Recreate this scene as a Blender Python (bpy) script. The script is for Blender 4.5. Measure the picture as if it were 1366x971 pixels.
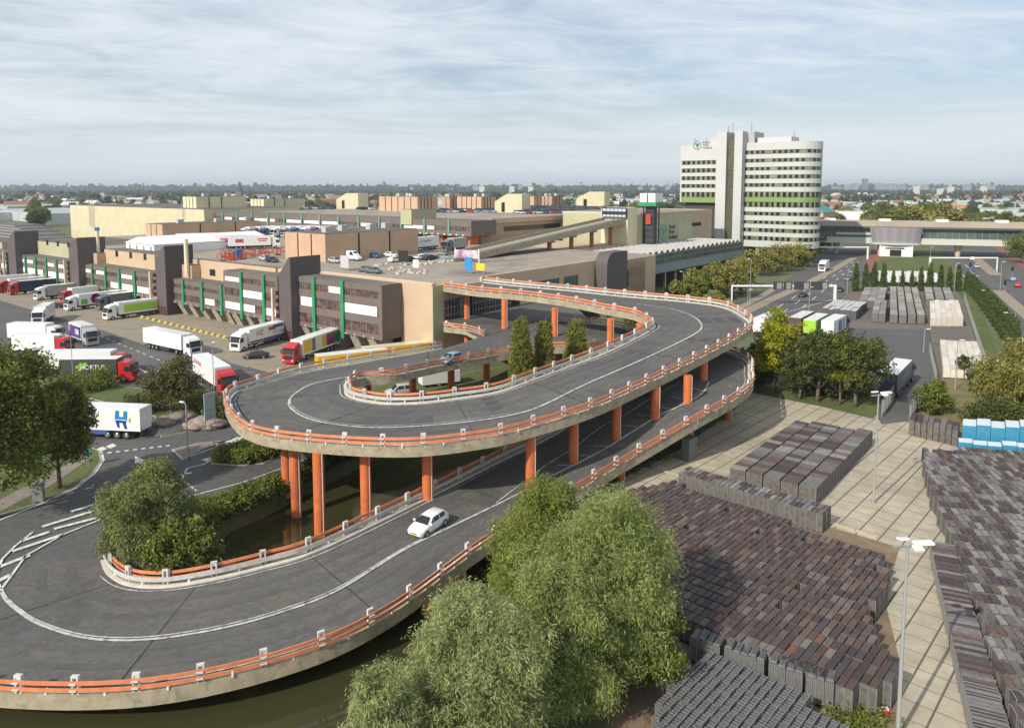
import bpy, math, random
import numpy as np
from mathutils import Vector, Matrix
from mathutils.geometry import tessellate_polygon
R = math.radians
HAZE_D = 0.00011
random.seed(7)
NR = np.random.default_rng(11)
sc = bpy.context.scene
for o in list(bpy.data.objects):
    bpy.data.objects.remove(o)
COL = sc.collection

# ------------------------------------------------------------------ camera
F_PX, PY0, PX0, PITCH, CAM_H = 1000.0, 348.0, 683.0, math.atan(98 / 1000.0), 32.0
cam_d = bpy.data.cameras.new('camera')
cam = bpy.data.objects.new('camera', cam_d)
COL.objects.link(cam)
cam.location = (0, 0, CAM_H)
cam.rotation_euler = (math.pi / 2 - PITCH, 0, 0)
cam_d.sensor_fit = 'HORIZONTAL'
cam_d.sensor_width = 36.0
cam_d.lens = 36.0 * F_PX / 1366.0
cam_d.shift_y = -(485.5 - PY0) / 1366.0
cam_d.clip_start = 0.5
cam_d.clip_end = 20000
sc.camera = cam

# ------------------------------------------------------------------ sun and sky
SUN_EL = R(35.0)
sx, sy = -math.sin(R(43)), -math.cos(R(43))
sun_dir = Vector((sx * math.cos(SUN_EL), sy * math.cos(SUN_EL), math.sin(SUN_EL)))
sl = bpy.data.lights.new('sun', 'SUN')
sl.energy = 4.3
sl.angle = R(0.6)
sl.color = (1.0, 0.925, 0.81)
sun = bpy.data.objects.new('sun', sl)
COL.objects.link(sun)
sun.rotation_euler = sun_dir.to_track_quat('Z', 'Y').to_euler()

world = bpy.data.worlds.new('World')
sc.world = world
world.use_nodes = True
wt = world.node_tree
wt.nodes.clear()
def wn(t, **k):
    n = wt.nodes.new(t)
    for a, b in k.items():
        setattr(n, a, b)
    return n
sky = wn('ShaderNodeTexSky', sky_type='NISHITA', sun_disc=False)
sky.sun_elevation = SUN_EL
sky.sun_rotation = math.atan2(sx, sy) % (2 * math.pi)
sky.altitude = 0
sky.air_density = 1.0
sky.dust_density = 2.0
sky.ozone_density = 1.5
bg_sky = wn('ShaderNodeBackground')
bg_sky.inputs['Strength'].default_value = 0.12
wt.links.new(sky.outputs[0], bg_sky.inputs[0])
tc = wn('ShaderNodeTexCoord')
sep = wn('ShaderNodeSeparateXYZ')
wt.links.new(tc.outputs['Generated'], sep.inputs[0])
def wm(op, a, b=None, clamp=False):
    n = wn('ShaderNodeMath', operation=op)
    n.use_clamp = clamp
    for i, v in enumerate((a, b)):
        if v is None: continue
        if hasattr(v, 'links'): wt.links.new(v, n.inputs[i])
        else: n.inputs[i].default_value = v
    return n.outputs[0]
zc = wm('ADD', wm('MAXIMUM', sep.outputs[2], 0.0), 0.075)
cx_ = wm('DIVIDE', sep.outputs[0], zc)
cy_ = wm('DIVIDE', sep.outputs[1], zc)
comb = wn('ShaderNodeCombineXYZ')
wt.links.new(wm('ADD', wm('MULTIPLY', cx_, 0.42), wm('MULTIPLY', cy_, 0.16)), comb.inputs[0])
wt.links.new(wm('ADD', wm('MULTIPLY', cy_, 0.62), wm('MULTIPLY', cx_, -0.15)), comb.inputs[1])
n1 = wn('ShaderNodeTexNoise')
n1.inputs['Scale'].default_value = 0.55
n1.inputs['Detail'].default_value = 8
n1.inputs['Roughness'].default_value = 0.58
n1.inputs['Distortion'].default_value = 0.6
wt.links.new(comb.outputs[0], n1.inputs['Vector'])
n2 = wn('ShaderNodeTexNoise')
n2.inputs['Scale'].default_value = 2.6
n2.inputs['Detail'].default_value = 7
n2.inputs['Roughness'].default_value = 0.65
n2.inputs['Distortion'].default_value = 1.2
wt.links.new(comb.outputs[0], n2.inputs['Vector'])
cl = wm('ADD', wm('MULTIPLY', n1.outputs[0], 0.72), wm('MULTIPLY', n2.outputs[0], 0.28))
ramp = wn('ShaderNodeMapRange')
ramp.interpolation_type = 'SMOOTHSTEP'
ramp.inputs['From Min'].default_value = 0.37
ramp.inputs['From Max'].default_value = 0.60
ramp.inputs['To Min'].default_value = 0.12
ramp.inputs['To Max'].default_value = 0.97
wt.links.new(cl, ramp.inputs['Value'])
bg_cl = wn('ShaderNodeBackground')
bg_cl.inputs['Color'].default_value = (0.78, 0.84, 0.90, 1)
bg_cl.inputs['Strength'].default_value = 1.0
mx = wn('ShaderNodeMixShader')
# the veil thickens evenly toward the horizon
lowf = wn('ShaderNodeMapRange'); lowf.interpolation_type = 'SMOOTHSTEP'
lowf.inputs['From Min'].default_value = 0.0; lowf.inputs['From Max'].default_value = 0.16
lowf.inputs['To Min'].default_value = 0.96; lowf.inputs['To Max'].default_value = 0.0
wt.links.new(sep.outputs[2], lowf.inputs['Value'])
fac = wm('ADD', wm('MULTIPLY', ramp.outputs[0], wm('SUBTRACT', 1.0, lowf.outputs[0])), wm('MULTIPLY', lowf.outputs[0], 0.88))
wt.links.new(fac, mx.inputs[0])
wt.links.new(bg_sky.outputs[0], mx.inputs[1])
wt.links.new(bg_cl.outputs[0], mx.inputs[2])
wo = wn('ShaderNodeOutputWorld')
wt.links.new(mx.outputs[0], wo.inputs['Surface'])

sc.view_settings.view_transform = 'Standard'
sc.view_settings.look = 'None'
sc.view_settings.gamma = 1
sc.view_settings.use_curve_mapping = False
sc.view_settings.exposure = 0.06
sc.render.engine = 'CYCLES'
sc.cycles.use_denoising = True
sc.cycles.max_bounces = 5
sc.cycles.diffuse_bounces = 2
sc.cycles.glossy_bounces = 2
sc.cycles.transmission_bounces = 3
sc.cycles.volume_bounces = 0
sc.cycles.transparent_max_bounces = 4

# ------------------------------------------------------------------ maths
cP, sP = math.cos(PITCH), math.sin(PITCH)
def at(px, py, h=0.0):
    """ground-plan point of the place seen at a photo pixel, at height h"""
    u = (px - PX0) / F_PX; v = (py - PY0) / F_PX
    t = (h - CAM_H) / (-sP - v * cP)
    return Vector((u * t, (cP - v * sP) * t))
def hz(x, y, py):
    """height at which ground-plan point (x, y) meets image row py"""
    v = (py - PY0) / F_PX
    return CAM_H + y * (-sP - v * cP) / (cP - v * sP)
# building grid frame: corner of the dock hall, u along the facade, v away
C0 = Vector((-15.0, 139.0)); BA = R(-38.0)
U = Vector((math.cos(BA), math.sin(BA))); V = Vector((-math.sin(BA), math.cos(BA)))
def uv(px, py, h):
    d = at(px, py, h) - C0
    return d.dot(U), d.dot(V)
def fr(u, v): return C0 + U * u + V * v
def u_of(px, v, h=5.0):
    """u of the point on plane v seen in image column px"""
    k = (px - PX0) / F_PX
    # X = k * depth, depth = Y cP - (h-H) sP
    a = C0 + V * v
    hh = -(h - CAM_H) * sP
    return (k * (a.y * cP + hh) - a.x) / (U.x - k * U.y * cP)
def v_of(px, u, h=5.0):
    k = (px - PX0) / F_PX
    a = C0 + U * u
    hh = -(h - CAM_H) * sP
    return (k * (a.y * cP + hh) - a.x) / (V.x - k * V.y * cP)
def hzf(u, v, py):
    p = fr(u, v)
    return hz(p.x, p.y, py)

# ------------------------------------------------------------------ materials
MATS = {}
def mat(name, col, rough=0.8, metal=0.0, noise=0.0, nscale=1.0, col2=None, bump=0.0, bscale=20, coat=0, rnd=None, obj=False, detail=4, alpha=None):
    if name in MATS: return MATS[name]
    m = bpy.data.materials.new(name)
    m.use_nodes = True
    nt = m.node_tree
    b = nt.nodes['Principled BSDF']
    b.inputs['Roughness'].default_value = rough
    b.inputs['Metallic'].default_value = metal
    if coat: b.inputs['Coat Weight'].default_value = coat
    c = (*col, 1)
    b.inputs['Base Color'].default_value = c
    last = None
    tc = nt.nodes.new('ShaderNodeTexCoord')
    vec = tc.outputs['Object']
    if not obj:
        g = nt.nodes.new('ShaderNodeNewGeometry'); vec = g.outputs['Position']
    if noise > 0 or col2:
        n = nt.nodes.new('ShaderNodeTexNoise')
        n.inputs['Scale'].default_value = nscale
        n.inputs['Detail'].default_value = detail
        n.inputs['Roughness'].default_value = 0.62
        nt.links.new(vec, n.inputs['Vector'])
        r = nt.nodes.new('ShaderNodeMapRange')
        r.inputs['From Min'].default_value = 0.32; r.inputs['From Max'].default_value = 0.68
        nt.links.new(n.outputs[0], r.inputs['Value'])
        mixn = nt.nodes.new('ShaderNodeMix'); mixn.data_type = 'RGBA'
        c2 = col2 if col2 else tuple(v * (1 - noise) for v in col)
        c1 = col if col2 else tuple(min(1, v * (1 + noise)) for v in col)
        mixn.inputs[6].default_value = (*c1, 1); mixn.inputs[7].default_value = (*c2, 1)
        nt.links.new(r.outputs[0], mixn.inputs[0])
        last = mixn.outputs[2]
    if rnd:
        oi = nt.nodes.new('ShaderNodeObjectInfo')
        cr = nt.nodes.new('ShaderNodeValToRGB')
        cr.color_ramp.interpolation = 'CONSTANT'
        els = cr.color_ramp.elements
        while len(els) < len(rnd): els.new(0.5)
        for i, cc in enumerate(rnd):
            els[i].position = i / len(rnd); els[i].color = (*cc, 1)
        nt.links.new(oi.outputs['Random'], cr.inputs[0])
        if last:
            mu = nt.nodes.new('ShaderNodeMix'); mu.data_type = 'RGBA'; mu.blend_type = 'MULTIPLY'
            mu.inputs[0].default_value = 1
            nt.links.new(cr.outputs[0], mu.inputs[6]); nt.links.new(last, mu.inputs[7])
            last = mu.outputs[2]
        else: last = cr.outputs[0]
    if last: nt.links.new(last, b.inputs['Base Color'])
    if bump:
        n = nt.nodes.new('ShaderNodeTexNoise'); n.inputs['Scale'].default_value = bscale; n.inputs['Detail'].default_value = 3
        nt.links.new(vec, n.inputs['Vector'])
        bp = nt.nodes.new('ShaderNodeBump'); bp.inputs['Strength'].default_value = bump; bp.inputs['Distance'].default_value = 0.05
        nt.links.new(n.outputs[0], bp.inputs['Height']); nt.links.new(bp.outputs[0], b.inputs['Normal'])
    MATS[name] = m
    return m

def overlay(m, col, scale, lo, hi, amount, stretch=None, dist=0.5):
    """a second, larger noise layer: stains, dust, patches that belong to the surface"""
    nt = m.node_tree
    b = nt.nodes['Principled BSDF']
    inp = b.inputs['Base Color']
    g = nt.nodes.new('ShaderNodeNewGeometry')
    mp = nt.nodes.new('ShaderNodeMapping')
    if stretch:
        mp.inputs['Scale'].default_value = stretch[:3]
        mp.inputs['Rotation'].default_value = (0, 0, stretch[3])
    nt.links.new(g.outputs['Position'], mp.inputs[0])
    n = nt.nodes.new('ShaderNodeTexNoise')
    n.inputs['Scale'].default_value = scale; n.inputs['Detail'].default_value = 6; n.inputs['Roughness'].default_value = 0.65
    n.inputs['Distortion'].default_value = dist
    nt.links.new(mp.outputs[0], n.inputs['Vector'])
    r = nt.nodes.new('ShaderNodeMapRange')
    r.inputs['From Min'].default_value = lo; r.inputs['From Max'].default_value = hi; r.inputs['To Max'].default_value = amount
    nt.links.new(n.outputs[0], r.inputs['Value'])
    mixn = nt.nodes.new('ShaderNodeMix'); mixn.data_type = 'RGBA'
    if inp.links: nt.links.new(inp.links[0].from_socket, mixn.inputs[6])
    else: mixn.inputs[6].default_value = inp.default_value
    mixn.inputs[7].default_value = (*col, 1)
    nt.links.new(r.outputs[0], mixn.inputs[0])
    nt.links.new(mixn.outputs[2], inp)
    return m

def stripes(m, axis_vec, period, width, col, amount=1.0, objc=False, axes=None):
    """joint lines at a regular pitch along a direction (plates, cladding, boards)"""
    nt = m.node_tree
    b = nt.nodes['Principled BSDF']; inp = b.inputs['Base Color']
    if objc:
        t = nt.nodes.new('ShaderNodeTexCoord'); src = t.outputs['Object']
    else:
        t = nt.nodes.new('ShaderNodeNewGeometry'); src = t.outputs['Position']
    d = nt.nodes.new('ShaderNodeVectorMath'); d.operation = 'DOT_PRODUCT'
    nt.links.new(src, d.inputs[0]); d.inputs[1].default_value = (*axis_vec, 0)[:3] if len(axis_vec) == 2 else axis_vec
    def mm(op, a, bb):
        n = nt.nodes.new('ShaderNodeMath'); n.operation = op
        nt.links.new(a, n.inputs[0])
        n.inputs[1].default_value = bb
        return n.outputs[0]
    f = mm('FRACT', mm('DIVIDE', d.outputs['Value'], period), 0)
    w = mm('LESS_THAN', f, width / period)
    w = mm('MULTIPLY', w, amount)
    mixn = nt.nodes.new('ShaderNodeMix'); mixn.data_type = 'RGBA'
    if inp.links: nt.links.new(inp.links[0].from_socket, mixn.inputs[6])
    else: mixn.inputs[6].default_value = inp.default_value
    mixn.inputs[7].default_value = (*col, 1)
    nt.links.new(w, mixn.inputs[0]); nt.links.new(mixn.outputs[2], inp)
    return m

def leafmat(name, c1, c2, scale=0.6, rough=0.65, trans=0.3):
    if name in MATS: return MATS[name]
    m = mat(name, c1, rough, col2=c2, nscale=scale, detail=3)
    nt = m.node_tree
    b = nt.nodes['Principled BSDF']
    b.inputs['Specular IOR Level'].default_value = 0.25
    at_ = nt.nodes.new('ShaderNodeAttribute'); at_.attribute_name = 'tint'
    mu = nt.nodes.new('ShaderNodeMix'); mu.data_type = 'RGBA'; mu.blend_type = 'MULTIPLY'; mu.inputs[0].default_value = 1
    src = b.inputs['Base Color'].links[0].from_socket
    nt.links.new(src, mu.inputs[6]); nt.links.new(at_.outputs['Color'], mu.inputs[7])
    nt.links.new(mu.outputs[2], b.inputs['Base Color'])
    tr = nt.nodes.new('ShaderNodeBsdfTranslucent')
    nt.links.new(mu.outputs[2], tr.inputs['Color'])
    ms = nt.nodes.new('ShaderNodeMixShader'); ms.inputs[0].default_value = trans
    out = nt.nodes['Material Output']
    nt.links.new(b.outputs[0], ms.inputs[1]); nt.links.new(tr.outputs[0], ms.inputs[2])
    nt.links.new(ms.outputs[0], out.inputs['Surface'])
    return m

# ------------------------------------------------------------------ mesh helpers
class MB:
    def __init__(s): s.v = []; s.f = []; s.m = []; s.ms = []
    def mi(s, m):
        if m not in s.ms: s.ms.append(m)
        return s.ms.index(m)
    def add(s, vs, fs, m):
        o = len(s.v); s.v += [tuple(v) for v in vs]; i = s.mi(m)
        for f in fs: s.f.append(tuple(o + k for k in f)); s.m.append(i)
        return s
    def box(s, x0, x1, y0, y1, z0, z1, m):
        vs = [(x, y, z) for z in (z0, z1) for y in (y0, y1) for x in (x0, x1)]
        return s.add(vs, [(0, 2, 3, 1), (4, 5, 7, 6), (0, 1, 5, 4), (2, 6, 7, 3), (0, 4, 6, 2), (1, 3, 7, 5)], m)
    def quad(s, a, b, c, d, m): return s.add([a, b, c, d], [(0, 1, 2, 3)], m)
    def prism(s, poly, z0, z1, m, mtop=None):
        a = sum(poly[i][0] * poly[(i + 1) % len(poly)][1] - poly[(i + 1) % len(poly)][0] * poly[i][1] for i in range(len(poly)))
        if a < 0: poly = poly[::-1]
        n = len(poly)
        tris = tessellate_polygon([[Vector((p[0], p[1], 0)) for p in poly]])
        vs = [(p[0], p[1], z0) for p in poly] + [(p[0], p[1], z1) for p in poly]
        s.add(vs, [(i, (i + 1) % n, n + (i + 1) % n, n + i) for i in range(n)], m)
        def up(t):
            A, B, C = (poly[k] for k in t)
            return t if (B[0]-A[0])*(C[1]-A[1]) - (B[1]-A[1])*(C[0]-A[0]) > 0 else t[::-1]
        s.add([(p[0], p[1], z1) for p in poly], [up(t) for t in tris], mtop or m)
        s.add([(p[0], p[1], z0) for p in poly], [up(t)[::-1] for t in tris], m)
        return s
    def tube(s, p0, p1, r0, r1, m, n=10, caps=True):
        p0 = Vector(p0); p1 = Vector(p1); d = (p1 - p0).normalized()
        a = d.orthogonal().normalized(); b = d.cross(a)
        vs = []
        for p, r in ((p0, r0), (p1, r1)):
            for i in range(n):
                t = 2 * math.pi * i / n
                vs.append(p + (a * math.cos(t) + b * math.sin(t)) * r)
        fs = [(i, (i + 1) % n, n + (i + 1) % n, n + i) for i in range(n)]
        if caps: fs += [tuple(range(n - 1, -1, -1)), tuple(range(n, 2 * n))]
        return s.add(vs, fs, m)
    def poly3(s, pts, m): return s.add(pts, [tuple(range(len(pts)))], m)
    def build(s, name, parent=None, smooth=False):
        me = bpy.data.meshes.new(name)
        me.from_pydata(s.v, [], s.f)
        for m in s.ms: me.materials.append(m)
        if s.m: me.polygons.foreach_set('material_index', s.m)
        if smooth: me.polygons.foreach_set('use_smooth', [True] * len(s.f))
        me.update()
        o = bpy.data.objects.new(name, me); COL.objects.link(o)
        if parent: o.parent = parent
        return o
def tag(o, label=None, cat=None, group=None, kind=None):
    if label: o['label'] = label
    if cat: o['category'] = cat
    if group: o['group'] = group
    if kind: o['kind'] = kind
    return o
def empty(name, loc, rz=0.0):
    o = bpy.data.objects.new(name, None); COL.objects.link(o)
    o.location = loc; o.rotation_euler = (0, 0, rz); o.empty_display_size = 0.5
    return o
KIDS = {}
def copy_tree(o, parent=None):
    c = o.copy(); COL.objects.link(c)
    if parent: c.parent = parent
    for ch in list(o.children): copy_tree(ch, c)
    return c
def text_obj(body, size, m, parent, loc, rot, name='lettering', ext=0.01, sxy=(1, 1), align='CENTER'):
    cu = bpy.data.curves.new(name, 'FONT'); cu.body = body; cu.size = size; cu.extrude = ext
    cu.align_x = align; cu.align_y = 'CENTER'
    to = bpy.data.objects.new(name + 'tmp', cu); COL.objects.link(to)
    bpy.context.view_layer.update()
    me = bpy.data.meshes.new_from_object(to.evaluated_get(bpy.context.evaluated_depsgraph_get()))
    bpy.data.objects.remove(to)
    me.materials.clear(); me.materials.append(m)
    o = bpy.data.objects.new(name, me); COL.objects.link(o)
    if parent: o.parent = parent
    o.location = loc; o.rotation_euler = rot; o.scale = (sxy[0], sxy[1], 1)
    return o
def resample(pts, step):
    out = [pts[0]]
    for a, b in zip(pts, pts[1:]):
        d = (Vector(b) - Vector(a)).length; n = max(1, int(d / step))
        for i in range(1, n + 1): out.append(tuple(Vector(a).lerp(Vector(b), i / n)))
    return out
def catmull(P, n=6):
    P = [Vector(p) for p in P]; out = []
    for i in range(len(P) - 1):
        p0 = P[max(i - 1, 0)]; p1 = P[i]; p2 = P[i + 1]; p3 = P[min(i + 2, len(P) - 1)]
        for k in range(n):
            t = k / n
            out.append(0.5 * ((2 * p1) + (p2 - p0) * t + (2 * p0 - 5 * p1 + 4 * p2 - p3) * t * t + (3 * p1 - p0 - 3 * p2 + p3) * t ** 3))
    out.append(P[-1]); return out

# ------------------------------------------------------------------ shared materials
ASPH = overlay(mat('asphalt', (0.095, 0.094, 0.092), 0.9, noise=0.22, nscale=1.3, bump=0.25, bscale=30), (0.13, 0.125, 0.115), 0.06, 0.45, 0.7, 0.8)
overlay(ASPH, (0.06, 0.06, 0.06), 0.35, 0.6, 0.75, 0.6)
RAMP_ASPH = overlay(mat('ramp_asphalt', (0.108, 0.105, 0.10), 0.85, noise=0.2, nscale=2.0, bump=0.2, bscale=35), (0.19, 0.16, 0.105), 0.18, 0.52, 0.72, 0.6, stretch=(1, 2.6, 1, 0.8), dist=1.5)
overlay(RAMP_ASPH, (0.05, 0.05, 0.05), 0.09, 0.52, 0.6, 0.45)
CONC = overlay(mat('concrete', (0.42, 0.38, 0.31), 0.9, noise=0.18, nscale=1.2), (0.24, 0.215, 0.17), 0.5, 0.5, 0.75, 0.7)
BEAMC = overlay(mat('beam_concrete', (0.37, 0.32, 0.225), 0.9, noise=0.18, nscale=0.8), (0.17, 0.15, 0.10), 1.4, 0.5, 0.70, 0.7)
WHITE = mat('white_paint', (0.78, 0.78, 0.76), 0.5, noise=0.06, nscale=2)
LINE = mat('road_paint', (0.62, 0.62, 0.60), 0.7, noise=0.3, nscale=3)
LINE2 = overlay(mat('worn_paint', (0.52, 0.52, 0.50), 0.7, noise=0.25, nscale=2), (0.14, 0.14, 0.14), 1.2, 0.5, 0.65, 0.8)
ORANGE = overlay(mat('orange_paint', (0.60, 0.16, 0.05), 0.6, noise=0.14, nscale=1.2), (0.33, 0.09, 0.045), 0.9, 0.52, 0.7, 0.6, stretch=(1, 1, .15, 0))
RAILOR = mat('rail_paint', (0.66, 0.235, 0.11), 0.55, noise=0.15, nscale=1.5)
STEEL = mat('galvanised_steel', (0.42, 0.43, 0.43), 0.45, 0.6, noise=0.2, nscale=3)
GRIPE = overlay(mat('guardrail_paint', (0.50, 0.51, 0.49), 0.55, noise=0.12, nscale=2), (0.25, 0.25, 0.2), 0.8, 0.52, 0.7, 0.5)
TYRE = mat('tyre_rubber', (0.02, 0.02, 0.02), 0.85)
BLACK = mat('black_plastic', (0.025, 0.025, 0.028), 0.5)
GLASS = mat('dark_glass', (0.025, 0.03, 0.035), 0.08)
CHROME = mat('rim_metal', (0.55, 0.55, 0.56), 0.35, 0.8)
GRASS = overlay(mat('grass', (0.085, 0.115, 0.028), 0.95, noise=0.35, nscale=2.5, bump=0.6, bscale=12), (0.18, 0.15, 0.06), 0.12, 0.5, 0.72, 0.7)
EARTH = mat('earth', (0.12, 0.10, 0.06), 0.95, col2=(0.06, 0.08, 0.02), nscale=1.5, bump=0.5, bscale=8)
# ------------------------------------------------------------------ ground, water, roads
def P2(l, h=0.0): return [tuple(at(x, y, h)) for x, y in l]
POND = P2([(-420, 1010), (-200, 900), (0, 845), (110, 800), (200, 775), (250, 745), (268, 718), (305, 691), (345, 675), (388, 653), (440, 628), (500, 598), (560, 579), (620, 567), (690, 558), (760, 560), (830, 570), (890, 585)], 0) \
    + [(17.2, 87.0), (8.0, 76.5), (1.5, 69.0), (-1.5, 60.0), (-2.5, 50.0), (-4.5, 42.0), (-6.0, 35.0), (-7.0, 26.0), (-12, 12.0), (-45, 10.0)]
BIG = 9000.0
hole = [Vector((x, y, 0)) for x, y in POND]
outer = [Vector(p) for p in ((-BIG, -300, 0), (BIG, -300, 0), (BIG, BIG, 0), (-BIG, BIG, 0))]
tr = tessellate_polygon([outer, hole])
allv = outer + hole
g = MB()
def ccw(t, L):
    A, B, C = (L[k] for k in t)
    return t if (B.x-A.x)*(C.y-A.y) - (B.y-A.y)*(C.x-A.x) > 0 else t[::-1]
FAR = mat('far_ground', (0.10, 0.125, 0.05), 0.95, col2=(0.17, 0.16, 0.10), nscale=0.004, detail=6)
overlay(FAR, (0.085, 0.115, 0.028), 0.02, 0.4, 0.6, 0.7)
g.add(allv, [ccw(t, allv) for t in tr], FAR)
tag(g.build('ground'), kind='structure')
# sloping bank down to the water
bk = MB()
n = len(POND)
ctr = Vector((-15, 60))
inner = []
ar = sum(POND[i][0] * POND[(i + 1) % n][1] - POND[(i + 1) % n][0] * POND[i][1] for i in range(n))
sg = 1 if ar > 0 else -1
for i in range(n):
    a = Vector(POND[i - 1]); b = Vector(POND[i]); c = Vector(POND[(i + 1) % n])
    t = ((b - a).normalized() + (c - b).normalized()).normalized()
    nrm = Vector((-t.y, t.x)) * sg
    inner.append(b + nrm * .6)
for i in range(n):
    j = (i + 1) % n
    a, b, c, d = POND[i], POND[j], inner[j], inner[i]
    bk.quad((a[0], a[1], 0.0), (b[0], b[1], 0.0), (c[0], c[1], -1.5), (d[0], d[1], -1.5), EARTH)
tag(bk.build('canal_bank'), kind='structure')
W = bpy.data.materials.new('canal_water'); W.use_nodes = True
nt = W.node_tree; b = nt.nodes['Principled BSDF']
b.inputs['Base Color'].default_value = (0.045, 0.045, 0.018, 1)
b.inputs['Roughness'].default_value = 0.035
b.inputs['IOR'].default_value = 1.5
gn = nt.nodes.new('ShaderNodeNewGeometry')
nz = nt.nodes.new('ShaderNodeTexNoise'); nz.inputs['Scale'].default_value = 1.6; nz.inputs['Detail'].default_value = 4
nt.links.new(gn.outputs['Position'], nz.inputs['Vector'])
bp = nt.nodes.new('ShaderNodeBump'); bp.inputs['Strength'].default_value = 0.16; bp.inputs['Distance'].default_value = 0.04
nt.links.new(nz.outputs[0], bp.inputs['Height']); nt.links.new(bp.outputs[0], b.inputs['Normal'])
tag(MB().quad((-75, 8, -1.2), (26, 8, -1.2), (26, 112, -1.2), (-75, 112, -1.2), W).build('canal_water'), kind='structure')

def sheet(name, poly, z, m, kind='structure'):
    if not isinstance(poly[0], (tuple, Vector)): raise ValueError
    L = [Vector((p[0], p[1], 0)) for p in poly]
    t = tessellate_polygon([L])
    o = MB().add([(p[0], p[1], z) for p in poly], [ccw(k, L) for k in t], m).build(name)
    return tag(o, kind=kind)
def kerbed(name, poly, z, m, h=0.12):
    """raised island: top of its own material inside a kerb stone rim"""
    b_ = MB(); b_.prism(poly, 0.0, z + h - 0.004, KERB)
    L = [Vector((p[0], p[1], 0)) for p in poly]
    c = sum(L, Vector()) / len(L)
    n_ = len(poly); ar_ = sum(L[i].x * L[(i + 1) % n_].y - L[(i + 1) % n_].x * L[i].y for i in range(n_)); s_ = 1 if ar_ > 0 else -1
    inn = []
    for i in range(n_):
        a, bb, cc = L[i - 1], L[i], L[(i + 1) % n_]
        d1 = (bb - a).normalized(); d2 = (cc - bb).normalized()
        tt = d1 + d2
        tt = tt.normalized() if tt.length > 0.05 else d1
        inn.append(bb + Vector((-tt.y, tt.x, 0)) * s_ * 0.18)
    t = tessellate_polygon([inn])
    b_.add([(p.x, p.y, z + h + 0.004) for p in inn], [ccw(k, inn) for k in t], m)
    return tag(b_.build(name), kind='structure')
KERB = mat('kerb_stone', (0.36, 0.34, 0.31), 0.9, noise=0.2, nscale=2)
APRON = overlay(mat('apron_paving', (0.275, 0.24, 0.18), 0.9, noise=0.14, nscale=0.9), (0.15, 0.125, 0.09), 0.12, 0.5, 0.72, 0.7, stretch=(1, 3, 1, 0.66))
overlay(APRON, (0.09, 0.08, 0.07), 0.5, 0.62, 0.75, 0.5)
SLAB = overlay(mat('slab_paving', (0.45, 0.40, 0.305), 0.9, noise=0.13, nscale=0.5), (0.27, 0.23, 0.165), 0.16, 0.45, 0.7, 0.65)
YA = R(48); yu = (math.cos(YA), math.sin(YA)); yv = (-math.sin(YA), math.cos(YA))
overlay(SLAB, (0.30, 0.245, 0.16), 0.9, 0.55, 0.7, 0.35)
stripes(SLAB, yv, 1.9, 0.13, (0.075, 0.06, 0.045), 0.85)
stripes(SLAB, yu, 1.9, 0.09, (0.14, 0.115, 0.085), 0.75)
BROWNG = overlay(mat('bare_ground', (0.20, 0.145, 0.095), 0.95, noise=0.2, nscale=0.8), (0.28, 0.22, 0.13), 0.3, 0.5, 0.65, 0.6)
PATH = mat('path_paving', (0.24, 0.20, 0.17), 0.9, noise=0.2, nscale=2)
BIKE = mat('red_cycle_path', (0.26, 0.10, 0.07), 0.9, noise=0.2, nscale=1)
LAWN = GRASS

Z1, Z2, Z3, Z4 = 0.012, 0.024, 0.036, 0.05
# west: the lorry yard and roads, one big asphalt sheet down to the canal
sheet('lorry_yard', P2([(-330, 370), (-130, 344), (30, 352), (330, 410), (480, 452), (640, 500), (660, 520), (600, 545), (520, 580), (440, 610), (388, 640), (345, 658), (300, 672), (262, 688), (246, 730), (190, 768), (100, 792), (0, 832), (-330, 930)]), Z1, ASPH)
sheet('dock_apron', P2([(-300, 360), (-60, 352), (30, 362), (140, 382), (300, 418), (420, 448), (540, 468), (560, 478), (470, 498), (430, 506), (400, 508), (351, 495), (278, 474), (205, 464), (138, 441), (41, 413), (0, 401), (-300, 370)]), Z2, APRON)
kerbed('lawn', P2([(-240, 760), (0, 688), (60, 670), (100, 651), (124, 633), (136, 615), (133, 602), (118, 596), (60, 590), (-240, 590)]), 0.0, LAWN)
sheet('footpath', P2([(-240, 728), (0, 680), (0, 668), (60, 637), (115, 606), (122, 612), (66, 650), (30, 668), (0, 692 - 8)]), 0.14, PATH)
kerbed('planted_island', P2([(-200, 515), (40, 498), (110, 503), (170, 516), (225, 527), (290, 530), (304, 545), (309, 562), (276, 572), (214, 584), (206, 556), (120, 532), (-200, 540)]), 0.0, LAWN)
sheet('stone_path', P2([(206, 584), (214, 570), (300, 545), (305, 552), (306, 560), (250, 572)]), 0.14, KERB)
kerbed('hedge_island', P2([(281, 619), (300, 606), (345, 594), (384, 590), (386, 604), (352, 619), (320, 622)]), 0.0, EARTH)
kerbed('traffic_island', P2([(229, 600), (262, 592), (300, 588), (312, 583), (290, 592), (244, 612)]), 0.0, PATH, 0.1)
sheet('canal_verge', P2([(246, 736), (232, 700), (240, 672), (262, 662), (320, 656), (388, 632), (460, 600), (440, 627), (390, 651), (345, 673), (305, 689), (268, 716), (251, 742)]), Z3, EARTH)
# inside the upper loop: two lawns beside a road
sheet('loop_road', P2([(388, 618), (430, 585), (500, 552), (600, 530), (760, 490), (900, 470), (905, 482), (800, 505), (700, 530), (600, 552), (500, 585), (440, 612)]), Z2, ASPH)
kerbed('loop_lawn', P2([(470, 520), (520, 512), (600, 502), (700, 484), (760, 478), (790, 484), (700, 498), (610, 515), (560, 526), (480, 534)]), 0.0, LAWN)
kerbed('loop_verge', P2([(520, 571), (620, 550), (720, 528), (800, 514), (860, 512), (870, 560), (760, 557), (690, 559), (620, 571), (560, 584)]), 0.0, LAWN)
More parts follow.
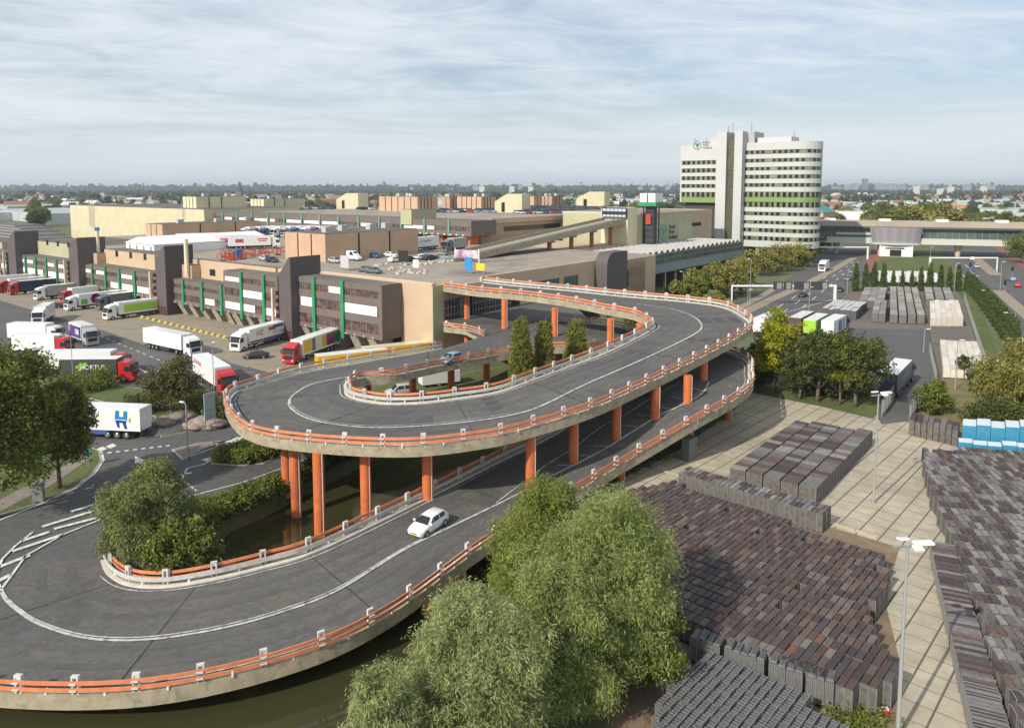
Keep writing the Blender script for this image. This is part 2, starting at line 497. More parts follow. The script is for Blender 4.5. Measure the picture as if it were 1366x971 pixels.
# east: concrete slab yard of the trolley park
YARD = [(9.5, 20), (9.0, 46), (5.0, 60), (4.2, 71), (9.8, 78), (19.7, 88.5), (30.5, 103)] + P2([(1003, 524), (1090, 541), (1165, 559), (1173, 548), (1214, 552), (1214, 578), (1400, 606), (1800, 650)]) + [(85, 20)]
sheet('slab_yard', YARD, 0.006, SLAB)
sheet('bare_yard', [tuple(at(*p)) for p in ((896, 642), (1200, 730), (1180, 800), (1200, 880), (1195, 1000), (800, 1000), (860, 760))], Z2, BROWNG)
edge = [Vector(at(880, 628)), Vector(at(1200, 728))]
kb = MB(); d_ = (edge[1] - edge[0]).normalized(); nn_ = Vector((-d_.y, d_.x))
for k in range(12):
    a = edge[0] + d_ * (k * 1.95 + 0.03); b2 = edge[0] + d_ * ((k + 1) * 1.95 - 0.03)
    kb.prism([tuple(a), tuple(b2), tuple(b2 + nn_ * 0.5), tuple(a + nn_ * 0.5)], 0.0, 0.1, mat('pale_slab', (0.5, 0.43, 0.3), 0.9, noise=0.15))
tag(kb.build('slab_edging'), kind='structure')
sheet('lorry_park', P2([(990, 470), (1010, 440), (1060, 425), (1112, 409), (1140, 400), (1245, 430), (1255, 470), (1240, 552), (1212, 562), (1176, 566), (1160, 540), (1090, 515), (1010, 500)]), Z1, ASPH)
sheet('stack_yard', P2([(1085, 418), (1140, 388), (1275, 388), (1284, 400), (1315, 500), (1316, 507), (1250, 507), (1246, 470), (1240, 440), (1120, 438)]), Z2, mat('gravel_yard', (0.15, 0.13, 0.115), 0.95, noise=0.2, nscale=1))
sheet('rough_grass', P2([(1246, 507), (1320, 507), (1420, 560), (1420, 603), (1216, 580), (1216, 552), (1236, 550)]), Z2, overlay(mat('dry_grass', (0.20, 0.155, 0.07), 0.95, noise=0.25, nscale=2, bump=0.5, bscale=10), (0.10, 0.12, 0.035), 0.18, 0.5, 0.6, 0.8))
sheet('verge', P2([(1000, 455), (1003, 522), (1090, 540), (1165, 557), (1174, 545), (1174, 520), (1090, 500), (1030, 470)]), Z3, LAWN)
# the two carriageways beyond
sheet('west_road', P2([(870, 455), (980, 404), (1053, 371), (1088, 347), (1106, 330), (1118, 318), (1160, 318), (1165, 333), (1160, 352), (1139, 385), (1115, 404), (1082, 416), (1000, 446), (940, 470)]), Z2, ASPH)
sheet('east_road', P2([(1240, 318), (1262, 340), (1283, 372), (1306, 398), (1339, 441), (1400, 510), (1800, 640), (1900, 400), (1500, 375), (1340, 336), (1290, 318)]), Z2, ASPH)
sheet('central_green', P2([(1160, 385), (1168, 350), (1185, 338), (1262, 338), (1262, 350), (1290, 386), (1302, 398), (1310, 412), (1330, 470), (1316, 500), (1282, 398), (1275, 386)]), Z1 + 0.004, LAWN)
sheet('cycle_path', P2([(1152, 352), (1170, 330), (1180, 322), (1190, 322), (1176, 345), (1160, 362)]), Z3, BIKE)
sheet('cycle_path', P2([(1318, 322), (1330, 326), (1366, 350), (1400, 362), (1400, 375), (1350, 350)]), Z4, BIKE)
sheet('lay_by', P2([(1160, 372), (1270, 372), (1282, 388), (1152, 388)]), Z2, ASPH)
MED = mat('median_paving', (0.30, 0.245, 0.18), 0.9, noise=0.15, nscale=1)
def strip(name, pts, w, z, m, h=0):
    """flat band of constant width along a polyline of ground points"""
    P = [Vector(p) for p in pts]
    L_, R_ = [], []
    for i, p in enumerate(P):
        t = (P[min(i + 1, len(P) - 1)] - P[max(i - 1, 0)]).normalized(); nn = Vector((-t.y, t.x))
        L_.append(p + nn * w / 2); R_.append(p - nn * w / 2)
    b_ = MB()
    for i in range(len(P) - 1):
        b_.quad((*R_[i], z), (*R_[i + 1], z), (*L_[i + 1], z), (*L_[i], z), m)
    if h:
        for i in range(len(P) - 1):
            b_.quad((*R_[i], 0), (*R_[i + 1], 0), (*R_[i + 1], z), (*R_[i], z), KERB)
            b_.quad((*L_[i + 1], 0), (*L_[i], 0), (*L_[i], z), (*L_[i + 1], z), KERB)
    return b_
tag(strip('m', P2([(985, 421), (1035, 397), (1075, 380), (1115, 358), (1140, 344)]), 3.2, 0.12, MED, 1).build('median'), kind='structure')
tag(strip('m', P2([(980, 415), (1012, 398), (1045, 378)]), 2.2, 0.13, MED, 1).build('median'), kind='structure')
tag(strip('m', P2([(1332, 388), (1350, 404), (1378, 428), (1420, 465)]), 3.4, 0.13, MED, 1).build('median'), kind='structure')
tag(strip('m', P2([(1302, 345), (1316, 358), (1330, 368)]), 4, 0.13, MED, 1).build('median'), kind='structure')
lane = MB()
def dashes(p, q, n, w, fill=0.45, z=0.06, m=LINE):
    a, b_ = Vector(at(*p)), Vector(at(*q)); d = b_ - a
    nn = Vector((-d.y, d.x)).normalized() * w / 2
    for k in range(n):
        s0 = a + d * (k / n); s1 = a + d * ((k + fill) / n)
        lane.quad((*(s0 - nn), z), (*(s1 - nn), z), (*(s1 + nn), z), (*(s0 + nn), z), m)
def line(pts, w=0.18, z=0.06, m=LINE):
    P = [tuple(at(*p)) for p in pts]
    s_ = strip('x', P, w, z, m); lane.add(s_.v, s_.f, m)
for o_ in (0, 28, 55):
    dashes((1015 + o_, 425 - o_ * .25), (1135 + o_ * .25, 348 - o_ * .03), 9, 0.3, 0.4)
dashes((1380, 470), (1285, 350), 10, 0.3, 0.4)
dashes((1360, 470), (1272, 350), 10, 0.3, 0.4)
line([(1366, 455), (1325, 398), (1290, 355)], 0.25)
line([(1001, 428), (1060, 414), (1110, 400)], 0.25)
# west markings
line([(-60, 715), (0, 694), (56, 672), (100, 652), (126, 632), (138, 614), (135, 603), (124, 600)], 0.28)
line([(262, 655), (243, 640), (246, 632), (250, 625), (270, 620), (300, 607)], 0.2)
line([(235, 668), (262, 660), (320, 645), (390, 620), (470, 588)], 0.2)
line([(230, 600), (243, 613), (290, 596), (318, 583)], 0.2)
dashes((132, 606), (232, 594), 9, 0.45, 0.5)
dashes((300, 600), (372, 582), 7, 0.4, 0.5)
dashes((210, 640), (270, 628), 2, 0.4, 0.5)
dashes((62, 668), (185, 632), 5, 0.2, 0.4)
dashes((135, 441 + 8), (260, 500), 14, 0.2, 0.5)
dashes((30, 545), (130, 596), 4, 0.2, 0.5)
line([(100, 508), (320, 506)], 0.15); line([(110, 516), (310, 512)], 0.15); line([(150, 500), (340, 497)], 0.15)
line([(86, 446), (94, 452)], 0.25)
line([(186, 492), (200, 500)], 0.3); line([(196, 490), (240, 504), (310, 514)], 0.15)
line([(224, 484), (300, 499)], 0.15); line([(300, 482), (330, 490)], 0.15)
for k in range(2):
    x0, y0 = 128 + 13 * k, 600 - 4 * k
    lane.poly3([(*at(x0, y0), 0.065), (*at(x0 + 6, y0 + 3), 0.065), (*at(x0 + 15, y0 - 1), 0.065), (*at(x0 + 9, y0 - 4), 0.065)], LINE)
def arrow(tail, head, w=0.35, hw=1.3, hl=2.6):
    a, b_ = Vector(at(*tail)), Vector(at(*head)); d = (b_ - a).normalized(); nn = Vector((-d.y, d.x))
    c = b_ - d * hl
    lane.poly3([(*(a - nn * w / 2), .065), (*(c - nn * w / 2), .065), (*(c + nn * w / 2), .065), (*(a + nn * w / 2), .065)], LINE)
    lane.poly3([(*(c - nn * hw / 2), .065), (*b_, .065), (*(c + nn * hw / 2), .065)], LINE)
arrow((194, 623), (180, 609))
arrow((300, 594), (329, 581), 0.3, 1.8, 3)
arrow((272, 615), (291, 608), 0.3, 1.2, 2)
tag(lane.build('lane_markings'), kind='structure')
# hatched zone where the ramp leaves the road
hm = MB()
def hline(pts, w=0.2):
    P = [tuple(at(*p)) for p in pts]; s_ = strip('x', P, w, 0.47, LINE); hm.add(s_.v, s_.f, LINE)
# ------------------------------------------------------------------ the helical ramp
ST = []   # (inner xy, outer xy, h)
for i_, o_, h in (((-35.2, 61.9), (-50, 61), .04), ((-33.3, 59.5), (-46, 52), .07), ((-30.7, 57.6), (-39.5, 46.6), .18), ((-27.5, 56.8), (-32.2, 44.3), .45),
                  ((-23.9, 57.2), (-22.4, 43.9), .85), ((-20.3, 58.8), (-14.2, 46.9), 1.05), ((-16.8, 60.8), (-8.8, 51.6), 1.3)):
    ST.append((Vector(i_), Vector(o_), h))
for a, b_, h in (((518, 689), (638, 732), 1.5), ((603, 647), (712, 688), 1.7), ((672, 612), (769, 654.6), 2.0), ((731, 584), (830, 618.7), 2.7)):
    ST.append((at(*a, h), at(*b_, h), h))
for a, b_, h in (((8.7, 90.1), (881, 589), 3.9), ((13.2, 95), (927, 562), 5.2), ((16.5, 99.5), (966, 540.5), 5.9), ((18.6, 104.2), (995, 521), 6.3), ((18.9, 108.5), (1001, 503), 6.5), ((17.3, 112.6), (980, 474), 6.7)):
    ST.append((Vector(a), at(*b_, h), h))
ST.append((at(806, 464.5, 6.8), at(843, 441, 6.8), 6.8))
for a, b_, h in (((739, 464.5), (794, 433), 6.8), ((711, 466), (741, 428), 6.8), ((683, 471.5), (700, 431), 6.8), ((661, 475), (668, 440), 6.8), ((636, 480), (645, 448), 6.8),
                 ((585.6, 489), (590, 465), 6.9), ((527, 501.5), (496, 481), 7.0), ((480, 506), (405, 497), 7.1), ((464, 512), (338, 516), 7.2), ((462.6, 517.4), (309, 527), 7.2), ((465.6, 527.7), (305.5, 545), 7.3),
                 ((483.6, 534), (331, 574), 7.5), ((517, 538.5), (396, 589), 7.7), ((562.6, 537.4), (535, 597), 7.95), ((613, 531.5), (645, 586), 8.15), ((662, 523.8), (712, 570.3), 8.4),
                 ((702.6, 509.7), (790, 545.5), 8.9), ((760, 489), (852, 517.5), 9.2), ((809.5, 470), (912, 488.5), 9.9), ((846.7, 452), (965, 461), 10.5), ((862, 444), (988, 447), 10.8),
                 ((872, 436), (1001, 435), 11.0), ((864, 428), (994, 425), 11.2), ((846, 420), (967, 411), 11.5), ((808, 413), (918, 403.5), 11.9), ((766, 404.5), (839, 396.5), 12.3),
                 ((716, 397), (767, 389), 12.6), ((672, 392.5), (723, 385), 12.9), ((633, 389), (680, 381), 13.0), ((592, 383), (645, 377), 13.15)):
    ST.append((at(*a, h), at(*b_, h), h))
SUB = 6
ci = catmull([(*s[0], s[2]) for s in ST], SUB)
co = catmull([(*s[1], s[2]) for s in ST], SUB)
NS = len(ci)
JL = (17) * SUB           # end of the lower deck / start of the middle deck
JM = (28) * SUB           # start of the upper deck
def deck_h(p, lo=0, hi=None):
    """deck height above plan point p between stations lo..hi"""
    best = (1e9, 0)
    for i in range(lo, (hi or NS) - 1):
        c = (ci[i] + co[i]) / 2
        a, b_ = ci[i].xy, co[i].xy
        t = max(0, min(1, (p - a).dot(b_ - a) / max(1e-6, (b_ - a).length_squared)))
        d = (p - a.lerp(b_, t)).length
        if d < best[0]: best = (d, i)
    i = min(max(best[1], lo), (hi or NS) - 2)
    best = None
    for k in (i - 1, i):
        if k < 0: continue
        a, b_ = (ci[k] + co[k]) / 2, (ci[k + 1] + co[k + 1]) / 2
        # position between the two cross sections, measured to each section line
        def dist(j):
            n_ = (co[j].xy - ci[j].xy).normalized(); w = p - ci[j].xy
            return abs(w.x * n_.y - w.y * n_.x)
        d0, d1 = dist(k), dist(k + 1)
        tot = d0 + d1
        if best is None or tot < best[0]: best = (tot, a.z + (b_.z - a.z) * (d0 / max(tot, 1e-6)))
    return best[1]
def deck_at(px, py, lo=0, hi=None, h=6.0):
    for _ in range(4):
        p = at(px, py, h); h = deck_h(p, lo, hi)
    return at(px, py, h), h
ramp_thing = empty('ramp_viaduct', (0, 0, 0))
tag(ramp_thing, 'two level looping concrete ramp road on round orange columns with orange railings', 'ramp')
def deck_part(name, a, b_, m):
    d = MB(); T = 0.75
    for i in range(a, b_):
        I0, I1, O0, O1 = ci[i], ci[i + 1], co[i], co[i + 1]
        up = Vector((0, 0, T))
        d.quad(O0, O1, I1, I0, m)
        d.quad(I0 - up, I1 - up, O1 - up, O0 - up, BEAMC)
        if i == a: d.quad(I0 - up, O0 - up, O0, I0, BEAMC)
        if i == b_ - 1: d.quad(O1 - up, I1 - up, I1, O1, BEAMC)
    return d.build(name, ramp_thing)
deck_part('road_deck', 0, JL, RAMP_ASPH)
deck_part('road_deck', JL, JM, RAMP_ASPH)
deck_part('road_deck', JM, NS - 1, RAMP_ASPH)
def offs(curve, other, d):
    """curve moved d metres away from the other edge"""
    out = []
    for a, b_ in zip(curve, other):
        n_ = (a - b_); n_.z = 0
        out.append(a + n_.normalized() * d)
    return out
def ribbon(mb, c0, c1, z0, z1, a, b_, m):
    """solid band between plan curves c0 and c1 from z0 to z1 above deck height"""
    for i in range(a, b_):
        A0, A1, B0, B1 = c0[i], c0[i + 1], c1[i], c1[i + 1]
        l = Vector((0, 0, z0)); u = Vector((0, 0, z1))
        mb.quad(A0 + l, A1 + l, A1 + u, A0 + u, m); mb.quad(B1 + l, B0 + l, B0 + u, B1 + u, m)
        mb.quad(A0 + u, A1 + u, B1 + u, B0 + u, m); mb.quad(B0 + l, B1 + l, A1 + l, A0 + l, m)
        if i == a: mb.quad(A0 + l, A0 + u, B0 + u, B0 + l, m)
        if i == b_ - 1: mb.quad(A1 + l, B1 + l, B1 + u, A1 + u, m)
def edge_parts(curve, other, a, b_, guard):
    e0 = offs(curve, other, 0.003); e1 = offs(curve, other, 0.34); k0 = offs(curve, other, -0.35)
    eb = MB(); ribbon(eb, e0, e1, -0.82, 0.16, a, b_, BEAMC); eb.build('edge_beam', ramp_thing)
    cb = MB(); ribbon(cb, k0, offs(curve, other, -0.004), 0.004, 0.13, a, b_, mat('pale_kerb', (0.60, 0.58, 0.53), 0.8, noise=0.15, nscale=1)); cb.build('kerb', ramp_thing)
    r0 = offs(curve, other, 0.36); r1 = offs(curve, other, 0.44)
    for z in (0.40, 0.85):
        rb = MB(); ribbon(rb, r0, r1, z, z + 0.25, a, b_, RAILOR); rb.build('rail', ramp_thing)
    if guard:
        g0 = offs(curve, other, -0.12); g1 = offs(curve, other, -0.04)
        gb = MB(); ribbon(gb, g0, g1, 0.42, 0.78, a, b_, GRIPE)
        ribbon(gb, offs(curve, other, -0.15), g0, 0.49, 0.55, a, b_, GRIPE)
        gb.build('guardrail', ramp_thing)
POSTW = mat('post_white', (.62, .61, .58), .6, noise=.12, nscale=3)
POSTS = []
def posts_on(curve, other, a, b_, first=1.5):
    c = offs(curve, other, 0.17)
    run = -first; nxt = 0.0; k = 0
    for i in range(a, b_):
        seg = (c[i + 1] - c[i]); L_ = seg.length
        while run + L_ >= nxt:
            t = (nxt - run) / L_
            if 0 <= t <= 1:
                p = c[i] + seg * t
                n_ = (curve[i] - other[i]); n_.z = 0; n_.normalize()
                POSTS.append((p, seg.xy.normalized(), n_, k % 2)); k += 1
            nxt += 3.75
        run += L_
# lower deck
edge_parts(ci, co, 1, JL, True); posts_on(ci, co, 1, JL)
edge_parts(co, ci, 1, JL, False); posts_on(co, ci, 1, JL, 0.5)
MO = 23 * SUB
edge_parts(co, ci, JL, 19 * SUB, False); posts_on(co, ci, JL, 19 * SUB)
edge_parts(ci, co, JL, NS - 1, True); posts_on(ci, co, JL, NS - 1)
edge_parts(co, ci, MO, NS - 1, False); posts_on(co, ci, MO, NS - 1)
# guard rails on the outer side of the middle and far stretches
for a, b_ in ((MO, 29 * SUB), (40 * SUB, NS - 1), (12 * SUB, 19 * SUB)):
    gb = MB(); ribbon(gb, offs(co, ci, -0.12), offs(co, ci, -0.04), 0.42, 0.78, a, b_, GRIPE); gb.build('guardrail', ramp_thing)
def post_mesh(mb, p, t, n_, kind, small=False):
    t3 = Vector((t.x, t.y, 0))
    def bx(u0, u1, w0, w1, z0, z1, m):
        c = [p + t3 * u + n_ * w + Vector((0, 0, z)) for z in (z0, z1) for w in (w0, w1) for u in (u0, u1)]
        mb.add(c, [(0, 2, 3, 1), (4, 5, 7, 6), (0, 1, 5, 4), (2, 6, 7, 3), (0, 4, 6, 2), (1, 3, 7, 5)], m)
    w = 0.235; z1 = 1.36
    bx(-w, -w + .11, -.1, .12, .162, z1, POSTW); bx(w - .11, w, -.1, .12, .162, z1, POSTW)
    bx(-w + .111, w - .111, -.1, .12, z1 - .13, z1 - .002, POSTW)
    if kind: bx(-w + .111, w - .111, -.06, .08, 1.0, z1 - .132, POSTW)
    for z_ in (.47, .91): bx(-w + .02, w - .02, .121, .359, z_, z_ + .08, POSTW)
cams = Vector((0, 0, 32))
POSTS.sort(key=lambda q: (q[0] - cams).length)
for q in POSTS[:100]:
    mb = MB(); post_mesh(mb, *q); mb.build('post', ramp_thing)
mb = MB()
for q in POSTS[100:]: post_mesh(mb, *q)
if mb.v: tag(mb.build('post', ramp_thing), kind='stuff')
# small studs between the posts
mb = MB()
for q in POSTS:
    t3 = Vector((q[1].x, q[1].y, 0)); p = q[0] + t3 * 1.875
    c = [p + t3 * u + q[2] * w + Vector((0, 0, z)) for z in (.165, .62) for w in (-.02, .15) for u in (-.06, .06)]
    mb.add(c, [(0, 2, 3, 1), (4, 5, 7, 6), (0, 1, 5, 4), (2, 6, 7, 3), (0, 4, 6, 2), (1, 3, 7, 5)], WHITE)
tag(mb.build('rail_bracket', ramp_thing), kind='stuff')
# columns
def column(p, z0, z1, r=0.53):
    mb = MB(); mb.tube((p.x, p.y, z0), (p.x, p.y, z1), r, r, ORANGE, 20)
    a = Vector((0.82, -0.57)) * (r - .03)
    mb.box(p.x + a.x - .05, p.x + a.x + .05, p.y + a.y - .05, p.y + a.y + .05, z0 + .2, z1, WHITE)
    mb.build('column', ramp_thing, False)
for px, py, zb in ((396, 688, -1.2), (427, 714, -1.2), (489, 706, -1.2), (571, 702, -1.2), (383, 655, 0)):
    p = at(px, py, zb); column(p, zb - 0.6, deck_h(p, JM) - 0.76)
for px, py in ((708, 652), (765, 615), (822, 585), (874, 560), (917, 537), (938, 507)):
    p, h = deck_at(px, py, 0, JL, 3); column(p, h - 0.05, deck_h(p, JM) - 0.76)
for px, py in ((491, 545), (551, 530), (602, 525), (649, 517), (697, 505), (740, 498)):
    p = at(px, py, 0); column(p, -0.1, deck_h(p, JL, JM) - 0.76, 0.55)
for px, py in ((673, 438), (740, 448), (814, 459), (853, 464)):
    p, h = deck_at(px, py, JL, 24 * SUB, 6.8); column(p, h - 0.05, deck_h(p, 41 * SUB) - 0.76, 0.55)
p = at(624, 470, 0); column(fr(2.5, 7), 0, deck_h(fr(2.5, 7), 45 * SUB) - 0.76)
for px, py in ((332, 906), (494, 841), (572, 817), (613, 780), (170, 930)):
    p = at(px, py, -1.2); column(p, -1.8, deck_h(p, 0, JL) - 0.76, 0.6)
for px, py in ((827, 640), (876, 609), (919, 592), (971, 560)):
    p = at(px, py, 0); column(p, -0.1, deck_h(p, 0, JL) - 0.76, 0.55)
# painted lines on the decks
pl = MB()
def deck_line(pts, lo, hi, w=0.22, off=0.012, m=LINE2, h0=6.0):
    P = [deck_at(x, y, lo, hi, h0) for x, y in pts]
    P = catmull([(*p, h) for p, h in P], 8)
    for q_ in P: q_.z = deck_h(q_.xy, lo, hi)
    for i in range(len(P) - 1):
        t = (P[i + 1] - P[i]); t.z = 0; t.normalize(); t0 = (P[i] - P[max(i - 1, 0)]) + (P[i + 1] - P[i]); t0.z = 0; t0.normalize()
        t1 = (P[i + 1] - P[i]) + (P[min(i + 2, len(P) - 1)] - P[i + 1]); t1.z = 0; t1.normalize()
        n0 = Vector((-t0.y, t0.x, 0)) * w / 2; n1_ = Vector((-t1.y, t1.x, 0)) * w / 2; z = Vector((0, 0, off + .055))
        pl.quad(P[i] - n0 + z, P[i + 1] - n1_ + z, P[i + 1] + n1_ + z, P[i] + n0 + z, m)
LCEN = [(2, 790), (10, 803), (37.5, 825), (68, 839), (102, 849), (140, 854), (187.5, 854), (239, 848.6), (307, 836), (375, 817), (450, 788), (536, 735.5), (591, 708), (644, 682.6), (688, 661), (731, 638), (777.4, 614.9), (823.6, 590.5), (869.7, 563.6), (905.6, 543), (926, 532.8), (939, 522.6), (945.4, 510)]
deck_line(LCEN, 0, JL, 0.24, h0=1.5)
deck_line([(x + (1.0 if x < 60 else .6), y - (3.6 if y > 780 else 3.2 * (y - 500) / 280)) for x, y in LCEN[:13]], 0, JL, 0.13, h0=1.5)
deck_line([(662, 671), (690, 650), (727, 622), (765, 598), (800, 572), (840, 552), (875, 528), (905, 512)], 0, JL, 0.15, h0=3)
for k in range(11):
    f = k / 10
    a = Vector((700, 648)).lerp(Vector((915, 516)), f); b_ = Vector((722, 645)).lerp(Vector((936, 522)), f)
    deck_line([tuple(a), tuple((a + b_) / 2), tuple(b_)], 0, JL, 0.22, h0=3)
UCEN = [(470, 502), (429.7, 509.7), (406.7, 517.4), (391, 527.7), (385.5, 537), (388.7, 545.6), (406.7, 557), (442.6, 566), (507, 571), (596, 566), (680, 554.6), (731, 538), (795, 507), (859.5, 479), (898, 461), (923.6, 448), (935.5, 438.5), (932.6, 428.5), (918.5, 420), (898, 413.6), (875, 409.7), (850, 406)]
deck_line(UCEN, 23 * SUB, NS, 0.26, h0=8)
deck_line([(x + (2.2 if 380 < x < 420 or x > 900 else 0), y - 2.4) for x, y in UCEN[1:11]], 23 * SUB, NS, 0.1, h0=8)
i0 = offs(ci, co, -0.75); i1 = offs(ci, co, -0.88)
for a, b_ in ((SUB, 16 * SUB), (JM - 24, NS - 20)):
    for i in range(a, b_):
        z = Vector((0, 0, .05)); pl.quad(i0[i + 1] + z, i0[i] + z, i1[i] + z, i1[i + 1] + z, LINE2)
i0 = offs(co, ci, -0.75); i1 = offs(co, ci, -0.86)
for a, b_ in ((SUB, 10 * SUB), (MO + 6, NS - 20), (13 * SUB, 17 * SUB)):
    for i in range(a, b_):
        z = Vector((0, 0, .05)); pl.quad(i0[i] + z, i0[i + 1] + z, i1[i + 1] + z, i1[i] + z, LINE2)
tag(pl.build('lane_marking', ramp_thing))
# expansion joints, asphalt repairs and tyre-darkened lanes, laid across and along the decks
JT = mat('joint_seal', (.035, .034, .033), .9)
def across_deck(jn, i, t0, t1, f0, f1, m, z=.022):
    a, b_ = ci[i].lerp(ci[i + 1], f0), co[i].lerp(co[i + 1], f0); c, d = ci[i].lerp(ci[i + 1], f1), co[i].lerp(co[i + 1], f1); zz = Vector((0, 0, z))
    jn.quad(b_.lerp(a, 1 - t1) + zz, d.lerp(c, 1 - t1) + zz, d.lerp(c, 1 - t0) + zz, b_.lerp(a, 1 - t0) + zz, m)
for i in range(SUB + 3, NS - 2, 13):
    jn = MB(); across_deck(jn, i, .03, .97, .4, .47, JT, .03); jn.build('expansion_joint', ramp_thing)
PT = mat('asphalt_patch', (.072, .070, .068), .9, noise=.15, nscale=2); PT2 = mat('asphalt_patch_pale', (.125, .12, .112), .9, noise=.12, nscale=2)
rs = random.Random(31)
for i in range(SUB, NS - 8, 7):
    k = rs.choice((0, 0, 1, 2)); t0 = rs.choice((.04, .52, .3)); jn = MB()
    for j in range(k * 2): across_deck(jn, i + j, t0, t0 + .4, 0, 1, PT if i % 2 else PT2, .012)
    if jn.v: jn.build('asphalt_patch', ramp_thing)
TW_ = overlay(mat('tyre_worn_lane', (.092, .090, .087), .8, noise=.16, nscale=1.6), (.108, .105, .10), .35, .42, .6, .95)
for t0 in (.16, .31, .62, .77):
    jn = MB()
    for i in range(2, NS - 3): across_deck(jn, i, t0, t0 + .05, 0, 1, TW_, .017)
    jn.build('tyre_worn_lane', ramp_thing)
# hatching where the lower deck leaves the road
def ground_line(pts, w=0.2, z=0.13):
    P = [tuple(at(*p, 0.06)) for p in pts]; s_ = strip('x', P, w, z, LINE); hm.add(s_.v, s_.f, LINE)
for a, b_ in (((95, 683), (163, 662)), ((56, 703), (140, 677.5)), ((29, 722), (66, 710)), ((72, 706), (130, 691)), ((16, 736), (85, 713)), ((-10, 760), (40, 741)), ((-20, 785), (14, 767))):
    ground_line([a, b_], 0.5)
ground_line([(160, 672), (130, 695), (85, 713), (34, 742), (14, 770), (2, 786)], 0.2)
ground_line([(44, 710), (20, 729), (3, 746), (-6, 770), (2, 788)], 0.2)
tag(hm.build('hatch_marking'), kind='structure')
# mid level forecourt between the ramp and the hall
fp = [tuple(co[i].xy) for i in range(18 * SUB, 22 * SUB + 2)]
f2 = [tuple(fr(0.05, v)) for v in (3.4, 10, 25, 44)]
poly = fp + f2
L_ = [Vector((p[0], p[1], 0)) for p in poly]
hh = 6.98
fo = MB(); fo.prism(poly, hh - 0.9, hh - 0.25, BEAMC, RAMP_ASPH)
tag(fo.build('forecourt'), kind='structure')
# short curved rail from the hall wall to the ramp
q = catmull([(*at(x, y, 6.75), 6.75) for x, y in ((593, 437), (612, 439), (630, 442), (643, 446.5), (647, 449), (645, 450))], 4)
oth = [v + Vector((6, 8, 0)) for v in q]
sr_ = empty('curved_railing', (0, 0, 0)); tag(sr_, 'short curved orange rail joining the green hall corner to the middle deck', 'railing')
for z in (0.42, 0.86):
    rb = MB(); ribbon(rb, offs(q, oth, .3), offs(q, oth, .38), z, z + .19, 0, len(q) - 1, RAILOR); rb.build('rail', sr_)
eb = MB(); ribbon(eb, offs(q, oth, 0), offs(q, oth, .29), -.8, .16, 0, len(q) - 1, BEAMC); eb.build('edge_beam', sr_)
for k in (1, 6, 11, 16):
    mb = MB(); nn_2 = Vector((-.6, -.8, 0)); post_mesh(mb, q[k] + nn_2 * .15, (q[k + 1] - q[k]).xy.normalized(), nn_2, k % 2); mb.build('post', sr_)
# ------------------------------------------------------------------ the dock halls
WALLS = {}
def cladding(name, col, d=0.85, period=0.6):
    m = mat(name, col, 0.75, noise=0.07, nscale=0.25)
    overlay(m, tuple(c * .72 for c in col), 0.3, 0.58, 0.75, 0.5, stretch=(1, 1, .25, 0))
    return m
TAUPE = cladding('taupe_cladding', (0.155, 0.128, 0.118))
TAUPED = cladding('dark_cladding', (0.105, 0.088, 0.090))
SALM = cladding('salmon_panels', (0.53, 0.36, 0.24))
BEIGE = cladding('beige_panels', (0.54, 0.405, 0.275))
OLIVE = cladding('pale_green_panels', (0.43, 0.42, 0.27))
CREAM = cladding('cream_panels', (0.68, 0.63, 0.42))
for m_, c_ in ((SALM, (.42, .27, .18)), (BEIGE, (.46, .33, .22)), (OLIVE, (.34, .33, .2)), (CREAM, (.56, .51, .33)), (TAUPE, (.11, .09, .085)), (TAUPED, (.075, .062, .065))):
    stripes(m_, (U.x, U.y), 1.2, 0.05, c_, 0.6); stripes(m_, (V.x, V.y), 1.2, 0.05, c_, 0.6)
GREEN = mat('green_steel', (0.03, 0.26, 0.115), 0.5, noise=0.1)
WGLASS = mat('window_glass', (0.045, 0.035, 0.035), 0.15, col2=(0.20, 0.16, 0.14), nscale=.8)
WFRAME = mat('red_window_frame', (0.17, 0.045, 0.045), 0.6)
BLIND = mat('white_blind', (0.82, 0.81, 0.79), 0.7)
ROOFG = overlay(mat('roof_deck_paving', (0.32, 0.275, 0.225), 0.95, noise=0.16, nscale=0.25), (0.14, 0.125, 0.11), 0.06, 0.5, 0.7, 0.7)
ROOFD = overlay(mat('roof_felt', (0.12, 0.11, 0.10), 0.95, noise=0.2, nscale=0.3), (0.22, 0.19, 0.15), 0.1, 0.5, 0.7, 0.6)
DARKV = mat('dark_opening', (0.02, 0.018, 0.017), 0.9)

hall = empty('market_hall', (C0.x, C0.y, 0), BA)
tag(hall, 'long beige market hall with parking deck roof behind the grey dock offices', 'building')
# main volume: deck roof at 13 m with parapet
FOOT = [(-205, 0.0), (-95, 0.0), (0, 0.0), (0, 84), (-9.5, 84), (-9.5, 60), (-13, 60), (-13, 178), (-30, 178), (-30, 98), (-205, 98)]
RD = 13.0
w_ = MB()
w_.box(-205, 0, 1.2, 90, 0, RD, BEIGE)
w_.build('wall', hall)
rf = MB(); rf.quad((-205, 1.3, RD + .02), (-.4, 1.3, RD + .02), (-.4, 92, RD + .02), (-205, 92, RD + .02), ROOFG); rf.build('roof', hall)
pp = MB()
pp.box(-34.0, 0.0, 0.0, 1.2, 0, 14.0, BEIGE)
pp.box(-34, -0.2, 0.3, 1.1, 14.001, 14.06, mat('coping', (0.66, 0.54, 0.38), 0.8))
pp.box(-120, -34, 0.0, 1.2, 0, 13.7, BEIGE)
pp.box(-0.6, 0.02, 14.5, 58, 12.8, 14.0, BEIGE)
pp.build('parapet', hall)
